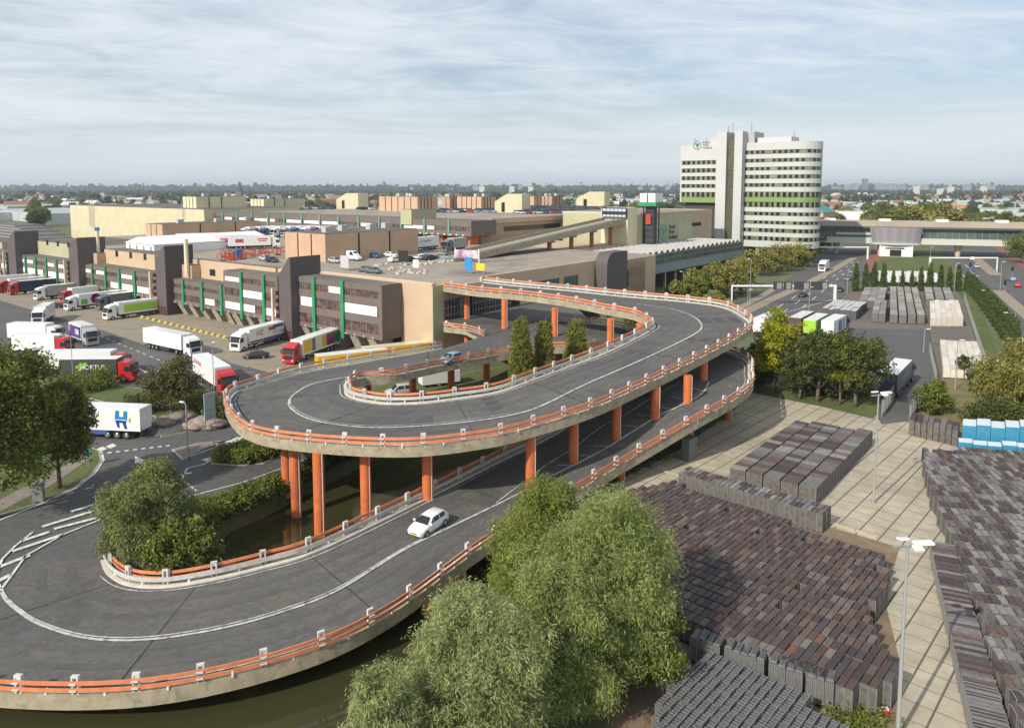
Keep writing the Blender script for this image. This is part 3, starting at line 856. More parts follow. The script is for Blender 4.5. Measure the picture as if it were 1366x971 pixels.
# low deck structure markings
mk = MB()
for u in np.arange(-33, -3, 2.6):
    mk.box(u, u + .12, 14, 18.5, RD + .03, RD + .04, LINE)
    mk.box(u - 2, u - 1.88, 30, 34.5, RD + .03, RD + .04, LINE)
for u in np.arange(-110, -50, 3.2): mk.box(u, u + .14, 30, 36, RD + .03, RD + .04, LINE)
tag(mk.build('bay_marking', hall))
# east side: corner, windows and the dark recess at ramp level
E_ = 0.02
ew = MB()
ew.box(0.01, 0.25, 0, 3.0, 0, 13.6, OLIVE)
ew.box(0.01, .25, 3, 26, 10.6, 12.1, OLIVE)
ew.build('corner_panel', hall)
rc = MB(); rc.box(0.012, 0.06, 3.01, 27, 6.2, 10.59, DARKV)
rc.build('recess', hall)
for k, (a, b_) in enumerate(((3.3, 7), (7.6, 9.3), (11.5, 15.2), (15.8, 19.4), (20, 23.6))):
    wb = MB(); m = mat('teal_panel', (0.03, 0.14, 0.11), .4) if k == 1 else GLASS
    wb.box(0.065, 0.12, a, b_, 6.9, 10.4, m)
    o = wb.build('window', hall)
    fb = MB()
    for q in np.linspace(a, b_, 5): fb.box(.121, .18, q - .06, q + .06, 6.2, 10.4, STEEL)
    for z in (6.2, 7.6, 9, 10.3): fb.box(.121, .17, a, b_, z - .05, z + .06, STEEL)
    fb.build('window_frame', o)
for a, b_ in ((33, 42), (44, 50)):
    wb = MB(); wb.box(0.03, 0.1, a, b_, 8.6, 11.2, mat('teal_glass', (0.06, 0.11, 0.11), .15)); o = wb.build('window', hall)
    fb = MB()
    for q in np.arange(a, b_ + .1, 1.5): fb.box(.101, .16, q - .05, q + .05, 8.6, 11.2, STEEL)
    fb.build('window_frame', o)
sl_ = MB(); sl_.box(.03, .12, 73.5, 74.4, 5.8, 10, DARKV); sl_.build('window', hall)
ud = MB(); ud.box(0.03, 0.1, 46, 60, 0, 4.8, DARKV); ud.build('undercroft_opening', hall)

# dark rounded stair tower on the east side
def solid_tower(name, label, u0, u1, v0, v1, z1, cham_side, ch=2.4, cat='stair tower', m=TAUPED):
    """box tower whose top is cut off on the side away from the facade"""
    t = empty(name, (*fr(u0, v0), 0), BA); tag(t, label, cat, 'dark stair towers of the dock hall')
    w, d = u1 - u0, v1 - v0
    b_ = MB()
    if cham_side == 'u-':
        prof = [(0, 0), (w, 0), (w, z1), (w * .9, z1), (0, z1 - ch)]
        n_ = len(prof)
        vs = [(x, 0, z) for x, z in prof] + [(x, d, z) for x, z in prof]
        back = d - 2.0
        b_.add(vs, [tuple(range(n_))] + [(i, n_ + i, n_ + (i + 1) % n_, (i + 1) % n_) for i in range(n_)] + [tuple(range(2 * n_ - 1, n_ - 1, -1))], m)
    b_.build('wall', t)
    return t
def roundtower():
    u0, u1, v0, v1, z1 = -3.2, 3.6, 57.5, 67.5, 0
    p = fr(u1, v0); z1 = hz(p.x, p.y, 338)
    t = empty('stair_tower', (*fr(0, v0), 0), BA); tag(t, 'dark grey stair tower with rounded top rising beside the upper ramp', 'stair tower', 'dark stair towers of the dock hall')
    b_ = MB(); prof = [(0, 0), (10, 0)] + [(10, z1)] + [(3.2, z1)] + [(3.2 - 3.2 * math.sin(a), z1 - 3.2 + 3.2 * math.cos(a)) for a in np.linspace(0.25, math.pi / 2, 6)]
    n_ = len(prof)
    vs = [(0.1, y, z) for y, z in prof] + [(u1, y, z) for y, z in prof]
    b_.add(vs, [tuple(range(n_ - 1, -1, -1)), tuple(range(n_, 2 * n_))] + [(i, (i + 1) % n_, n_ + (i + 1) % n_, n_ + i) for i in range(n_)], TAUPED)
    b_.build('wall', t)
roundtower()
eb_ = MB(); eb_.box(-9.4, 0.0, 67.6, 84, 0, hzf(0, 84, 343), cladding('brown_panels', (0.50, 0.36, 0.26))); eb_.build('end_block', hall)

# ---- dock office blocks on the facade
def dock_office(label, u0, u1, zt, floors, posts, blinds, v0=-5.2, depth=5.1, round_r=False, seed=1):
    rs = random.Random(seed)
    zb = 3.1
    t = empty('dock_office', (*fr(u0, v0), 0), BA); tag(t, label, 'office block', 'grey dock offices with green posts along the yard')
    W_ = u1 - u0
    b_ = MB()
    fh = (zt - zb) / floors
    b_.box(0, W_, 0.25, depth, zb, zt, TAUPE)
    for k in range(floors + 1):   # spandrel bands stand proud of the window strips
        z0 = zb + k * fh - (0 if k == 0 else .55); z1 = zb + k * fh + (.95 if k < floors else 0)
        if k == floors: z0, z1 = zt - 1.15, zt
        b_.box(0, W_, -.1, .249, z0, z1, TAUPE)
    b_.box(-.02, .35, -.11, .26, zb, zt, TAUPE); b_.box(W_ - .9, W_ + .02, -.11, .26, zb, zt, TAUPE)
    b_.build('wall', t)
    r = MB(); r.box(.1, W_ - .1, .1, depth - .05, zt + .002, zt + .12, ROOFD); r.build('roof', t)
    xs = [0.35] + list(posts) + [W_ - .9]
    for k in range(floors):
        z0 = zb + k * fh + .95; z1 = zb + (k + 1) * fh - (.55 if k < floors - 1 else 1.15)
        for j in range(len(xs) - 1):
            a, c = xs[j] + .02, xs[j + 1] - .02
            if c - a < .3: continue
            o = MB().box(a, c, .02, .2, z0 + .01, z1 - .01, WGLASS).build('window', t)
            f = MB()
            n_ = max(2, int((c - a) / .85))
            for q in range(n_ + 1):
                x = a + (c - a) * q / n_; f.box(x - .035, x + .035, -.05, .019, z0 + .012, z1 - .012, WFRAME)
            f.box(a, c, -.05, .018, z0 + .002, z0 + .1, WFRAME)
            f.build('window_frame', o)
            for (kk, jj, f0, f1) in blinds:
                if kk == k and jj == j:
                    MB().box(a + (c - a) * f0, a + (c - a) * f1, -.085, -.052, z0 + .04, z1 - .06, BLIND).build('blind', o)
    for x in posts:
        MB().box(x - .42, x + .42, -.5, -.101, zb - .9, zt + .25, GREEN).build('post', t)
    # lamps under the edge, struts and loading doors below
    for x in np.arange(1.5, W_ - .5, 2.6):
        l = MB(); l.box(x, x + .55, -.42, -.105, zb + .02, zb + .32, WHITE); l.box(x + .1, x + .45, -.5, -.421, zb + .05, zb + .28, BLACK); l.build('dock_lamp', t)
    x = 2.2
    while x < W_ - 1:
        s_ = MB(); w2 = 2.3
        vs = [(x, depth - .2, 0), (x, 1.8, 0), (x, .35, zb - .4), (x, .35, zb - .004), (x, depth - .2, zb - .004)]
        vs2 = [(x + w2, b, c) for _, b, c in vs]
        s_.add(vs + vs2, [(4, 3, 2, 1, 0), (5, 6, 7, 8, 9)] + [(i, (i + 1) % 5, 5 + (i + 1) % 5, 5 + i) for i in range(5)], CONC)
        s_.build('support', t); x += 5.2
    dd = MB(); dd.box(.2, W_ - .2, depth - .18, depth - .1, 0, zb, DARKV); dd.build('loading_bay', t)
    return t
uA0, uA1 = u_of(391, -5.2), u_of(510.5, -5.2)
zA = hzf(uA1, -5.2, 382)
def P_(pxs, u0): return [u_of(x, -5.6) - u0 for x in pxs]
dock_office('tall grey dock office with two green posts at the near end beside the ramp', uA0, uA1, zA, 3, P_((419, 457), uA0), [(2, 1, .5, .98), (1, 0, .35, .97), (1, 2, .02, .95)])
uB0, uB1 = u_of(300, -5.2), u_of(372, -5.2)
zB = hzf(uB0, -5.2, 361)
dock_office('three storey grey dock office between the two nearest dark towers', uB0, uB1, zB, 3, P_((322, 352), uB0), [(2, 0, .02, .9), (1, 1, .05, .98), (0, 0, 0, .98), (0, 1, 0, .55), (0, 2, .1, .98)], seed=2)
uB2 = u_of(229, -5.2)
zB2 = hzf(uB2, -5.2, 371.5)
dock_office('low two storey grey dock office above concrete supports beside the white lorry', uB2, uB0 - .05, zB2, 2, P_((244, 269, 295), uB2), [(0, 2, .1, .6)], seed=3)
uC0, uC1 = u_of(112, -5.2), u_of(209, -5.2)
zC = hzf(uC0, -5.2, 352.5)
dock_office('long two storey grey dock office with five green posts behind the parked lorries', uC0, uC1, zC, 2, P_((123, 140.5, 159, 179.5, 200), uC0), [(1, 0, .2, .95), (1, 1, .25, .9), (1, 3, .1, .8), (0, 2, .3, .95), (0, 3, .1, .8), (0, 4, .1, .98)], seed=4)
uD0, uD1 = u_of(27, -5.2), u_of(94, -5.2)
zD = hzf(uD0, -5.2, 340)
dock_office('farthest long grey dock office with white blinds at the left edge', uD0, uD1, zD, 2, P_((34, 47.5, 61.5, 75.5, 91), uD0), [(1, 0, .2, .95), (1, 1, .1, .7), (1, 4, .1, .6), (1, 3, .1, .7), (0, 0, .1, .95), (0, 1, .1, .98), (0, 2, .1, .6), (0, 3, .1, .98), (0, 4, .1, .7)], seed=5)
uE0, uE1 = u_of(-30, -5.2), u_of(11, -5.2)
dock_office('dock office with a green post cut off by the left edge of the view', uE0, uE1, zD, 2, P_((9,), uE0), [(0, 0, .8, .98)], seed=6)
# ---- stair towers
def stair(label, px0, px1, px2, ptop, cham):
    v0 = -7.2
    u0, u1 = u_of(px0, v0), u_of(px1, v0)
    v1 = v_of(px2, u1, 13)
    v1 = min(max(v1, v0 + 5), v0 + 16)
    z1 = hzf(u1, v0, ptop)
    t = solid_tower('stair_tower', label, u0, u1, v0, v1, z1, 'u-', cham)
    # free standing column, red window slits, lattice at the foot
    m = MB(); m.box(-.85, -.35, -1.4, -.9, 0, z1 * .62, mat('pale_column', (0.62, 0.50, 0.40), .8)); m.build('flue', t)
    for z in np.arange(3, z1 * .62, 1.6):
        MB().box(-.34, -.02, -.7, .6, z, z + .9, WFRAME).build('window', t)
    g_ = MB()
    for x in np.arange(-.3, u1 - u0 - .2, .5): g_.box(x, x + .1, -.25, -.15, 0, 2.2, WFRAME)
    for z in (0.4, 1.2, 2.1): g_.box(-.3, u1 - u0 - .2, -.25, -.149, z, z + .1, WFRAME)
    g_.build('lattice', t)
stair('dark stair tower with sloping top between the two nearest dock offices', 373, 389, 428, 343.5, 4.0)
stair('dark stair tower with sloping top behind the white lorry', 209, 222, 258, 328.5, 3.6)
stair('dark stair tower with sloping top beside the pale green wall', 94, 105.5, 141, 317.5, 3.4)
stair('dark stair tower nearest the left edge of the view', 12, 22, 52, 309, 3.2)
# ---- upper walls on the facade roof
def roof_block(name, label, u0, u1, v0, v1, z0, z1, m, win=(), cat='building', group=None, mast=False):
    t = empty(name, (*fr(u0, v0), z0), BA); tag(t, label, cat, group)
    b_ = MB(); b_.box(0, u1 - u0, 0, v1 - v0, 0, z1 - z0, m); b_.build('wall', t)
    r = MB(); r.box(.15, u1 - u0 - .15, .15, v1 - v0 - .15, z1 - z0 + .002, z1 - z0 + .1, ROOFD); r.build('roof', t)
    for x, z, w, h in win:
        o = MB().box(x, x + w, -.05, -.003, z, z + h, GLASS).build('window', t)
        MB().box(x - .1, x + w + .1, -.08, -.051, z - .12, z - .01, WFRAME).build('sill', o)
    return t
def topof(u, v, py): return hzf(u, v, py)
a, b_ = u_of(262, 0), u_of(372, 0)
roof_block('facade_block', 'beige wall with one window above the low dock office', a, b_, -.6, 1.1, 0, topof(a, 0, 345.5), BEIGE, [(u_of(281, -.6) - a, 10.3, 2.6, 1.5)], group='beige walls above the dock offices')
a, b_ = u_of(232, -3), u_of(257, -3)
roof_block('plant_room', 'salmon plant room with a tall pale chimney beside the second dark tower', a, b_, -3, 3.5, zB2, topof(a, -3, 351.5), SALM, cat='plant room', group='salmon plant rooms on the dock offices')
a, b_ = u_of(142, -.4), u_of(209, -.4)
roof_block('facade_block', 'beige wall with three square windows below the white tent', a, b_, -.6, 9, 0, topof(a, 0, 332.5), BEIGE, [(u_of(p, -.6) - a, 12.2, 1.6, 1.6) for p in (156, 174.5, 193.5)], group='beige walls above the dock offices')
a, b_ = u_of(115, -3), u_of(131, -3)
roof_block('plant_room', 'salmon plant room with a tall pale chimney beside the third dark tower', a, b_, -3, 4, zC, topof(a, -3, 336.5), SALM, cat='plant room', group='salmon plant rooms on the dock offices')
a, b_ = u_of(49, -.4), u_of(94, -.4)
roof_block('facade_block', 'pale green wall with three small windows at the far left', a, b_, -.6, 22, 0, topof(a, 0, 321), OLIVE, [(u_of(p, -.6) - a, 13.2, 1.6, 1.6) for p in (64, 78, 92)], group='beige walls above the dock offices')
a, b_ = u_of(-30, -.4), u_of(5, -.4)
roof_block('facade_block', 'pale green wall cut off by the left edge of the view', a, b_, -.6, 12, 0, 12, OLIVE, group='beige walls above the dock offices')
# chimneys
def chimney(px, pyb, pyt, label, blue=False):
    p = at(px, pyb, 13.0)
    z1 = hz(p.x, p.y, pyt)
    t = empty('chimney', (p.x, p.y, 10)); tag(t, label, 'chimney')
    MB().tube((0, 0, 0), (0, 0, z1 - 10), .55, .5, CREAM, 14).build('flue', t)
    if blue: MB().box(-.5, .5, -.5, .5, z1 - 10 + .01, z1 - 10 + 1, mat('blue_sign', (0.03, 0.16, 0.42), .4)).build('cap', t)
chimney(131, 336, 308, 'pale round chimney with blue cap beside the third dark tower', True)
chimney(249, 352, 319, 'pale round chimney standing behind the second dark tower')
# white tent
def tent():
    c = at(209, 341, 13.0); t = empty('storage_tent', (c.x, c.y, RD + .02), BA)
    tag(t, 'white storage tent with low ridged roof on the parking deck', 'tent')
    L_, D_, z0, z1 = 17.0, 38.0, 2.6, 4.6
    TW = mat('tent_canvas', (0.80, 0.80, 0.79), 0.6, noise=0.04, nscale=0.5)
    b_ = MB()
    b_.box(-L_, 0, 0, D_, 0, z0, TW); b_.build('wall', t)
    r = MB()
    r.add([(-L_ - .3, -.3, z0 + .01), (.3, -.3, z0 + .01), (.3, D_ + .3, z0 + .01), (-L_ - .3, D_ + .3, z0 + .01), (-L_ / 2, -.3, z1), (-L_ / 2, D_ + .3, z1)],
          [(0, 4, 5, 3), (1, 2, 5, 4), (0, 1, 4), (2, 3, 5), (3, 2, 1, 0)], TW); r.build('roof', t)
    dk = MB()
    for x in np.arange(-L_ + 2, -1, 4.2): dk.box(x, x + 1.0, -.05, -.002, 0, 2.1, mat('grey_door', (0.3, 0.3, 0.3), .6))
    dk.build('doorway', t)
    t.location = (*at(206, 339, 13.0), RD + .02)
tent()
# salmon core blocks on the deck
def core(label, pxc, pyc, pyt, ul, vl, h0=13.0, slits=4, m=SALM, boxes=3, seed=0, m2=None):
    c = at(pxc, pyc, h0); zt = hz(c.x, c.y, pyt) - h0
    t = empty('core_block', (c.x, c.y, h0 + .02), BA); tag(t, label, 'roof block', 'salmon core blocks on the roofs')
    MB().box(-ul, 0, 0, vl, 0, zt, m).build('wall', t)
    MB().box(-ul + .2, -.2, .2, vl - .2, zt + .002, zt + .12, ROOFD).build('roof', t)
    for k in range(slits):
        x = -ul + ul * (k + 1) / (slits + 1)
        MB().box(x - .22, x + .22, -.06, -.003, .0, zt - .1, DARKV).build('slit', t)
    for k in range(max(2, int(slits * .8))):
        y = vl * (k + 1) / (int(slits * .8) + 2)
        MB().box(.003, .07, y - .25, y + .25, .0, zt - .1, DARKV).build('slit', t)
    rs = random.Random(seed)
    for k in range(boxes):
        x = -ul * rs.uniform(.15, .85); y = vl * (k + .6) / boxes
        MB().box(x - .9, x + .9, y - 1.2, y + 1.2, zt + .12, zt + 1.6, mat('roof_plant', (.45, .46, .44), .6)).build('air_unit', t)
    return t
core('salmon box block with dark slits on the parking deck behind the white van', 434.5, 350, 313, 17, 33, slits=2, boxes=4, seed=3)
core('low salmon block with dark slits behind the white tent', 217, 317, 300, 13, 46, slits=2, boxes=3, seed=4)
# second row: brown building with green posts, upper parking on its roof
U0, U1, V0 = -216.0, -66.5, 84.0
h2 = empty('upper_hall', (*fr(0, 0), 0), BA); tag(h2, 'long brown upper hall with green posts and a car park on its roof', 'building')
ZR = 20.6
b_ = MB(); b_.box(U0, U1, 91, 260, 0, ZR, cladding('brown_wall', (0.44, 0.315, 0.22))); b_.build('wall', h2)
MB().box(U0, U1 - .3, 91.3, 259, ZR + .002, ZR + .05, ROOFG).build('roof', h2)
MB().box(U1 - .1, U1 + .5, 97.5, 215, ZR - 1.0, ZR + .7, BEIGE).build('parapet', h2)
ff = MB(); ff.box(U0, U1 + 3, V0 + .3, 97, 16.0, ZR + .4, TAUPE); ff.box(U0, U1 + 3, V0, V0 + .299, 16, 17.6, TAUPE); ff.box(U0, U1 + 3, V0, V0 + .299, 19.0, ZR + .4, TAUPE)
ff.build('office_front', h2)
MB().box(U0, U1 + 3, V0 + .2, V0 + .295, 17.61, 18.99, WGLASS).build('window', h2)
for k in range(13):
    MB().box(-210 + k * 11.4 - .4, -210 + k * 11.4 + .4, V0 - .4, V0 - .003, 15.8, ZR + .8, mat('pale_green_steel', (.13, .30, .20), .5)).build('post', h2)
rs = random.Random(5)
for k in range(12):
    x = -210 + k * 11.4 + 1; w1 = 9.3 * rs.choice((1, 1, .6, .35))
    if k == 7: continue
    MB().box(x, x + w1, V0 + .12, V0 + .196, 17.75, 18.9, BLIND).build('blind', h2)
for x in np.arange(-140, U1, 2.8): MB().box(x, x + .6, V0 - .3, V0 - .003, 16.1, 16.5, WHITE).build('dock_lamp', h2)
MB().box(-150, U1 + 1, 90.9, 90.95, RD, 15.9, DARKV).build('loading_bay', h2)
for x in np.arange(-96, U1 + 2, 4.2): MB().box(x, x + .9, 86, 90.8, RD, 15.99, ORANGE).build('column', h2)
wb = MB().box(U1 + .01, U1 + .06, v_of(672, U1, 17), v_of(747, U1, 18), 16.6, 18.3, GLASS).build('window', h2)
# pale green box on its edge
roof_block('roof_hut', 'pale green box hut on the edge of the upper parking roof', u_of(536, 84, 22), u_of(550, 84, 22), 83.5, 96, 19.0, 24.2, OLIVE, cat='hut')
# salmon cores and cream ventilation houses on the upper roof
def ucore(px0, pxc, px1, pyb, pyt, label, m=SALM, slits=3, seed=1):
    c = at(pxc, pyb, 20.6); cc = c - C0; u, v = cc.dot(U), cc.dot(V)
    ul = u - u_of(px0, v, 20.6); vl = v_of(px1, u, 20.6) - v
    core(label, pxc, pyb, pyt, max(3, ul), min(60, max(4, vl)), 20.6, slits, m, 3, seed)
ucore(506, 557, 584, 283, 263, 'wide salmon block with dark slits on the upper roof beside the green hut', slits=5)
ucore(590, 600, 609, 279, 263, 'narrow brown block on the upper roof between two salmon blocks', cladding('core_brown', (0.42, 0.29, 0.21)), 1)
ucore(610, 642, 662, 280, 263, 'salmon block with four slits on the upper roof left of the cream house', slits=4, seed=3)
ucore(690, 712, 722, 277, 262, 'salmon block on the upper roof behind the rows of cars', slits=1, seed=5)
ucore(722, 736, 751, 276, 262, 'brown block with dark slits on the upper roof right of the salmon one', cladding('core_brown', (0.42, 0.29, 0.21)), 2, 6)
core('cream block with dark slits far back at the left of the upper roof', 352, 279, 266, 12, 26, 20.6, 3, CREAM, 2, 9)
core('cream block group behind the yellow wall at the left', 262, 278, 263, 12, 26, 22.2, 3, CREAM, 2, 12)
def vent_house(pxl, pxr, pyb, pyt, label):
    c = at(pxr, pyb, 20.6); d = at(pxl, pyb, 20.6)
    w = (c - d).length; zt = hz(c.x, c.y, pyt) - 20.6
    t = empty('vent_house', (d.x, d.y, 20.62), 0); tag(t, label, 'vent house', 'cream vent houses on the upper roof')
    b_ = MB(); prof = [(0, 0), (w, 0), (w, zt), (w * .45, zt), (w * .0, zt * .6)]
    vs = [(x, 0, z) for x, z in prof] + [(x + 4, 7, z) for x, z in prof]
    b_.add(vs, [tuple(range(5))] + [(i, 5 + i, 5 + (i + 1) % 5, (i + 1) % 5) for i in range(5)] + [(9, 8, 7, 6, 5)], CREAM); b_.build('wall', t)
    MB().box(w * .25, w * .37, -.06, -.004, .3, zt * .55, DARKV).build('door', t)
    MB().tube((w * .5, 2, zt), (w * .5, 2, zt + 2), .12, .08, STEEL, 6).build('mast', t)
vent_house(449, 478, 279, 258, 'cream vent house with slanted roof left of the wide salmon block')
vent_house(660, 696, 284, 259, 'cream vent house with slanted roof in front of the salmon blocks')
vent_house(769, 806, 278, 256, 'cream vent house with slanted roof at the right end of the parked cars')
# yellow hall
yh = empty('yellow_hall', (*fr(0, 0), 0), BA); tag(yh, 'long windowless pale yellow hall wall with roof masts at the left', 'building')
YEL = cladding('yellow_panels', (0.60, 0.545, 0.37))
ya = uv(99.5, 273.8, 22); 
MB().box(ya[0], -217, 79, 130, 0, 22, YEL).build('wall', yh)
MB().box(ya[0] + .5, -217.5, 79.5, 129, 22.002, 22.2, ROOFD).build('roof', yh)
for px_ in (118, 122, 242):
    u_ = u_of(px_, 78, 20)
    lt = MB()
    for dx in (0, 1.2):
        lt.tube((u_ + dx, 78.3, 11), (u_ + dx, 78.3, 26), .1, .1, STEEL, 5)
    for z in np.arange(11, 26, 1.6): lt.tube((u_, 78.3, z), (u_ + 1.2, 78.3, z + .8), .07, .07, STEEL, 4)
    lt.build('ladder_mast', yh)
# sign building at the right
h3 = empty('sign_hall', (*fr(0, 0), 0), BA); tag(h3, 'pale green and brown hall with a sign between the deck and the office tower', 'building')
z3 = hzf(-30, 150, 284.7)
MB().box(-62, -30, 135, 183, 8, z3, OLIVE).build('wall', h3)
MB().box(-64, -30.2, 183.05, 199, 8, hzf(-30, 198, 279.5), BEIGE).build('wall', h3)
MB().box(-41, -30.4, 128, 134.9, 8, hzf(-35, 130, 277), CREAM).build('wall', h3)
MB().box(-62.2, -29.8, 134.95, 183.04, z3 + .002, z3 + .5, mat('pale_coping', (.6, .58, .42), .8)).build('coping', h3)
MB().box(-61, -31, 136, 182, z3 + .51, z3 + .56, ROOFG).build('roof', h3)
MB().box(-29.97, -29.9, v_of(923, -30, 18), v_of(935, -30, 18), 16.6, 17.9, DARKV).build('window', h3)
def logo(parent, loc, rz, s, m1, m2, m3):
    """round leaf emblem beside three words"""
    r = MB()
    for a0 in np.linspace(0, 2 * math.pi, 24, endpoint=False):
        a1 = a0 + 2 * math.pi / 24
        if 0.15 < a0 / (2 * math.pi) < 0.2: continue
        r.add([(math.cos(a) * q * s, -.02, math.sin(a) * q * s) for a, q in ((a0, .82), (a1, .82), (a1, 1), (a0, 1))], [(0, 1, 2, 3)], m1)
    for ang in (1.35, 2.3, .5):
        tip = Vector((math.cos(ang), 0, math.sin(ang))) * s * .72; side = Vector((-math.sin(ang), 0, math.cos(ang))) * s * .2
        r.add([(0, -.03, -.75 * s), tuple(tip * .45 + side + Vector((0, -.03, 0))), tuple(tip + Vector((0, -.03, 0))), tuple(tip * .45 - side + Vector((0, -.03, 0)))], [(0, 3, 2, 1)], m1)
    o = r.build('emblem', parent); o.location = loc; o.rotation_euler = (0, 0, rz)
    for k, wd in enumerate(('Royal', 'Flora', 'Holland')):
        l = Vector(loc) + Vector((math.cos(rz), math.sin(rz), 0)) * s * 1.35 + Vector((0, 0, (.62 - k * .62) * s))
        text_obj(wd, s * .72, m2, parent, l, (math.pi / 2, 0, rz), align='LEFT', ext=.04)
LOGOG = mat('logo_green', (0.05, 0.32, 0.22), .5); LOGOD = mat('logo_dark', (0.03, 0.05, 0.045), .5)
logo(h3, (-29.9, v_of(885, -30, 15), 15.2), math.pi / 2, 3.2, LOGOG, LOGOD, WHITE)
# sign tower of steel lattice with white panel, red figures and green collar
st = at(868, 327, 11.5)
sg_ = empty('sign_tower', (st.x, st.y, 11.5), BA); tag(sg_, 'black lattice sign tower with white top panels and a green collar', 'sign tower')
def sh(py): return hz(st.x, st.y, py) - 11.5
t_ = MB()
for x, y in ((-2, -2), (2, -2), (-2, 2), (2, 2)): t_.box(x - .18, x + .18, y - .18, y + .18, 0, sh(262), BLACK)
for z in np.arange(1, sh(264), 2.2):
    t_.box(-2, 2, -2.1, -1.95, z, z + .15, BLACK); t_.box(1.95, 2.1, -2, 2, z, z + .15, BLACK)
t_.build('lattice', sg_)
MB().box(-1.5, 1.5, -1.5, 1.5, 0, sh(275), mat('shaft_dark', (.05, .055, .07), .5)).build('shaft', sg_)
MB().box(-1.0, 1.0, -2.3, -2.12, sh(299), sh(286), mat('red_panel', (.42, .06, .03), .5)).build('red_panel', sg_)
MB().box(-3.6, 3.6, -3.4, 3.4, sh(275), sh(270), GREEN).build('collar', sg_)
MB().box(-3.0, -.3, -3, 3, sh(269.8), sh(258), WHITE).build('panel', sg_); MB().box(.3, 3.0, -3, 3, sh(269.8), sh(258), WHITE).build('panel', sg_)
# billboard left of it
bb = empty('screen_sign', (*fr(-40, 127), 0), BA); tag(bb, 'long black framed screen on the roof corner left of the sign tower', 'sign')
zz0, zz1 = hzf(-36, 127, 290), hzf(-36, 127, 277)
MB().box(0, 9.8, -.2, .3, zz0, zz1, BLACK).build('frame', bb)
for k in range(6): 
    MB().box(.4 + k * 1.55, 1.7 + k * 1.55, -.28, -.203, zz1 - 1.3, zz1 - .4, mat('screen_glass', (.5, .55, .62), .3)).build('screen', bb)
    MB().box(.4 + k * 1.55, 1.7 + k * 1.55, -.28, -.203, zz0 + .2, zz0 + .9, mat('screen_glass', (.5, .55, .62), .3)).build('screen', bb)
# ramp bridge up to the upper deck
rb_ = empty('deck_bridge', (C0.x, C0.y, 0), BA); tag(rb_, 'straight concrete ramp climbing from the parking deck to the upper roof', 'ramp')
v0_, v1_ = 40.0, 131.0
def bz(v): return RD + (20.8 - RD) * max(0, (v - v0_)) / (v1_ - v0_)
b_ = MB()
uu = (-40.0, -31.0)
b_.add([(uu[0], v0_, RD + .03), (uu[1], v0_, RD + .03), (uu[1], v1_, 20.8), (uu[0], v1_, 20.8), (uu[0], v0_, RD - .8), (uu[1], v0_, RD - .8), (uu[1], v1_, 19.9), (uu[0], v1_, 19.9)],
       [(0, 1, 2, 3), (7, 6, 5, 4), (1, 5, 6, 2), (0, 3, 7, 4)], mat('ramp_bridge_concrete', (.34, .29, .22), .9, noise=.12, nscale=.4)); b_.build('deck', rb_)
for u_ in (uu[0] + .2, uu[1] - .2, (uu[0] + uu[1]) / 2):
    q = MB(); hgt = .35 if u_ == (uu[0] + uu[1]) / 2 else .95
    q.add([(u_ - .12, v0_, RD), (u_ + .12, v0_, RD), (u_ + .12, v1_, 20.81), (u_ - .12, v1_, 20.81), (u_ - .12, v0_, RD + hgt), (u_ + .12, v0_, RD + hgt), (u_ + .12, v1_, 20.8 + hgt), (u_ - .12, v1_, 20.8 + hgt)],
          [(0, 1, 5, 4), (4, 5, 6, 7), (1, 2, 6, 5), (3, 0, 4, 7), (2, 3, 7, 6)], BEAMC if hgt > .5 else GRIPE); q.build('barrier', rb_)
for v in (85, 97, 109, 121, 129):
    MB().tube((-33, v, 9), (-33, v, bz(v) - .9), .7, .7, mat('rust_column', (.36, .10, .06), .7), 12).build('column', rb_)
    MB().box(-39, -31.2, v - .5, v + .5, bz(v) - 1.5, bz(v) - .85, BEAMC).build('crosshead', rb_)
lw = MB(); lw.box(-31, -9.6, 84.05, 96, 0, 12.6, BEIGE); lw.box(-60, -31.5, 92, 128, 0, 12.4, BEIGE); lw.build('low_block', h3)
# glass gallery
gg = empty('glass_gallery', (C0.x, C0.y, 0), BA); tag(gg, 'long glazed gallery with saw tooth white roof running to the office tower', 'gallery')
G0, G1, GU = 84.1, 181.0, -10.0
GWH = overlay(mat('gallery_roof', (.43, .41, .39), .7, noise=.12, nscale=.6), (.33, .3, .28), .4, .55, .7, .6)
MB().box(-30, GU, 96.1, G1, 5.0, 11.2, mat('gallery_core', (.10, .13, .13), .6)).build('wall', gg)
rr = MB(); rr.box(-30.3, GU + .1, 84.3, G1, 12.62, 12.64, GWH)
rr = MB()
k = 0
y = G0 + .5
while y < G1 - 2:
    rr.add([(-30, y, 11.3), (GU, y, 11.3), (GU, y + 3.7, 11.3), (-30, y + 3.7, 11.3), (-30, y + 1.6, 12.0), (GU, y + 1.6, 12.0)], [(0, 1, 5, 4), (4, 5, 2, 3), (1, 2, 5), (0, 4, 3)], GWH)
    y += 3.9
rr.build('roof', gg)
gl = MB(); gl.box(GU + .01, GU + .1, G0, G1, 8.0, 11.2, mat('gallery_glass', (.10, .15, .13), .15, col2=(.03, .05, .05), nscale=.5)); o = gl.build('window', gg)
fr_ = MB()
for y in np.arange(G0, G1 + .1, 1.95): fr_.box(GU + .101, GU + .2, y - .06, y + .06, 8.0, 11.2, STEEL)
for z in (8.05, 9.6, 11.05): fr_.box(GU + .101, GU + .19, G0, G1, z, z + .12, STEEL)
fr_.build('window_frame', o)
for y in np.arange(G0 + 1.95, G1, 3.9):
    pts = [(GU + .21, y + 1.3 * math.cos(a), 11.2 + 1.1 * math.sin(a)) for a in np.linspace(0, math.pi, 8)]
    MB().poly3(pts, mat('roof_light_glass', (.12, .14, .14), .3)).build('roof_light', gg)
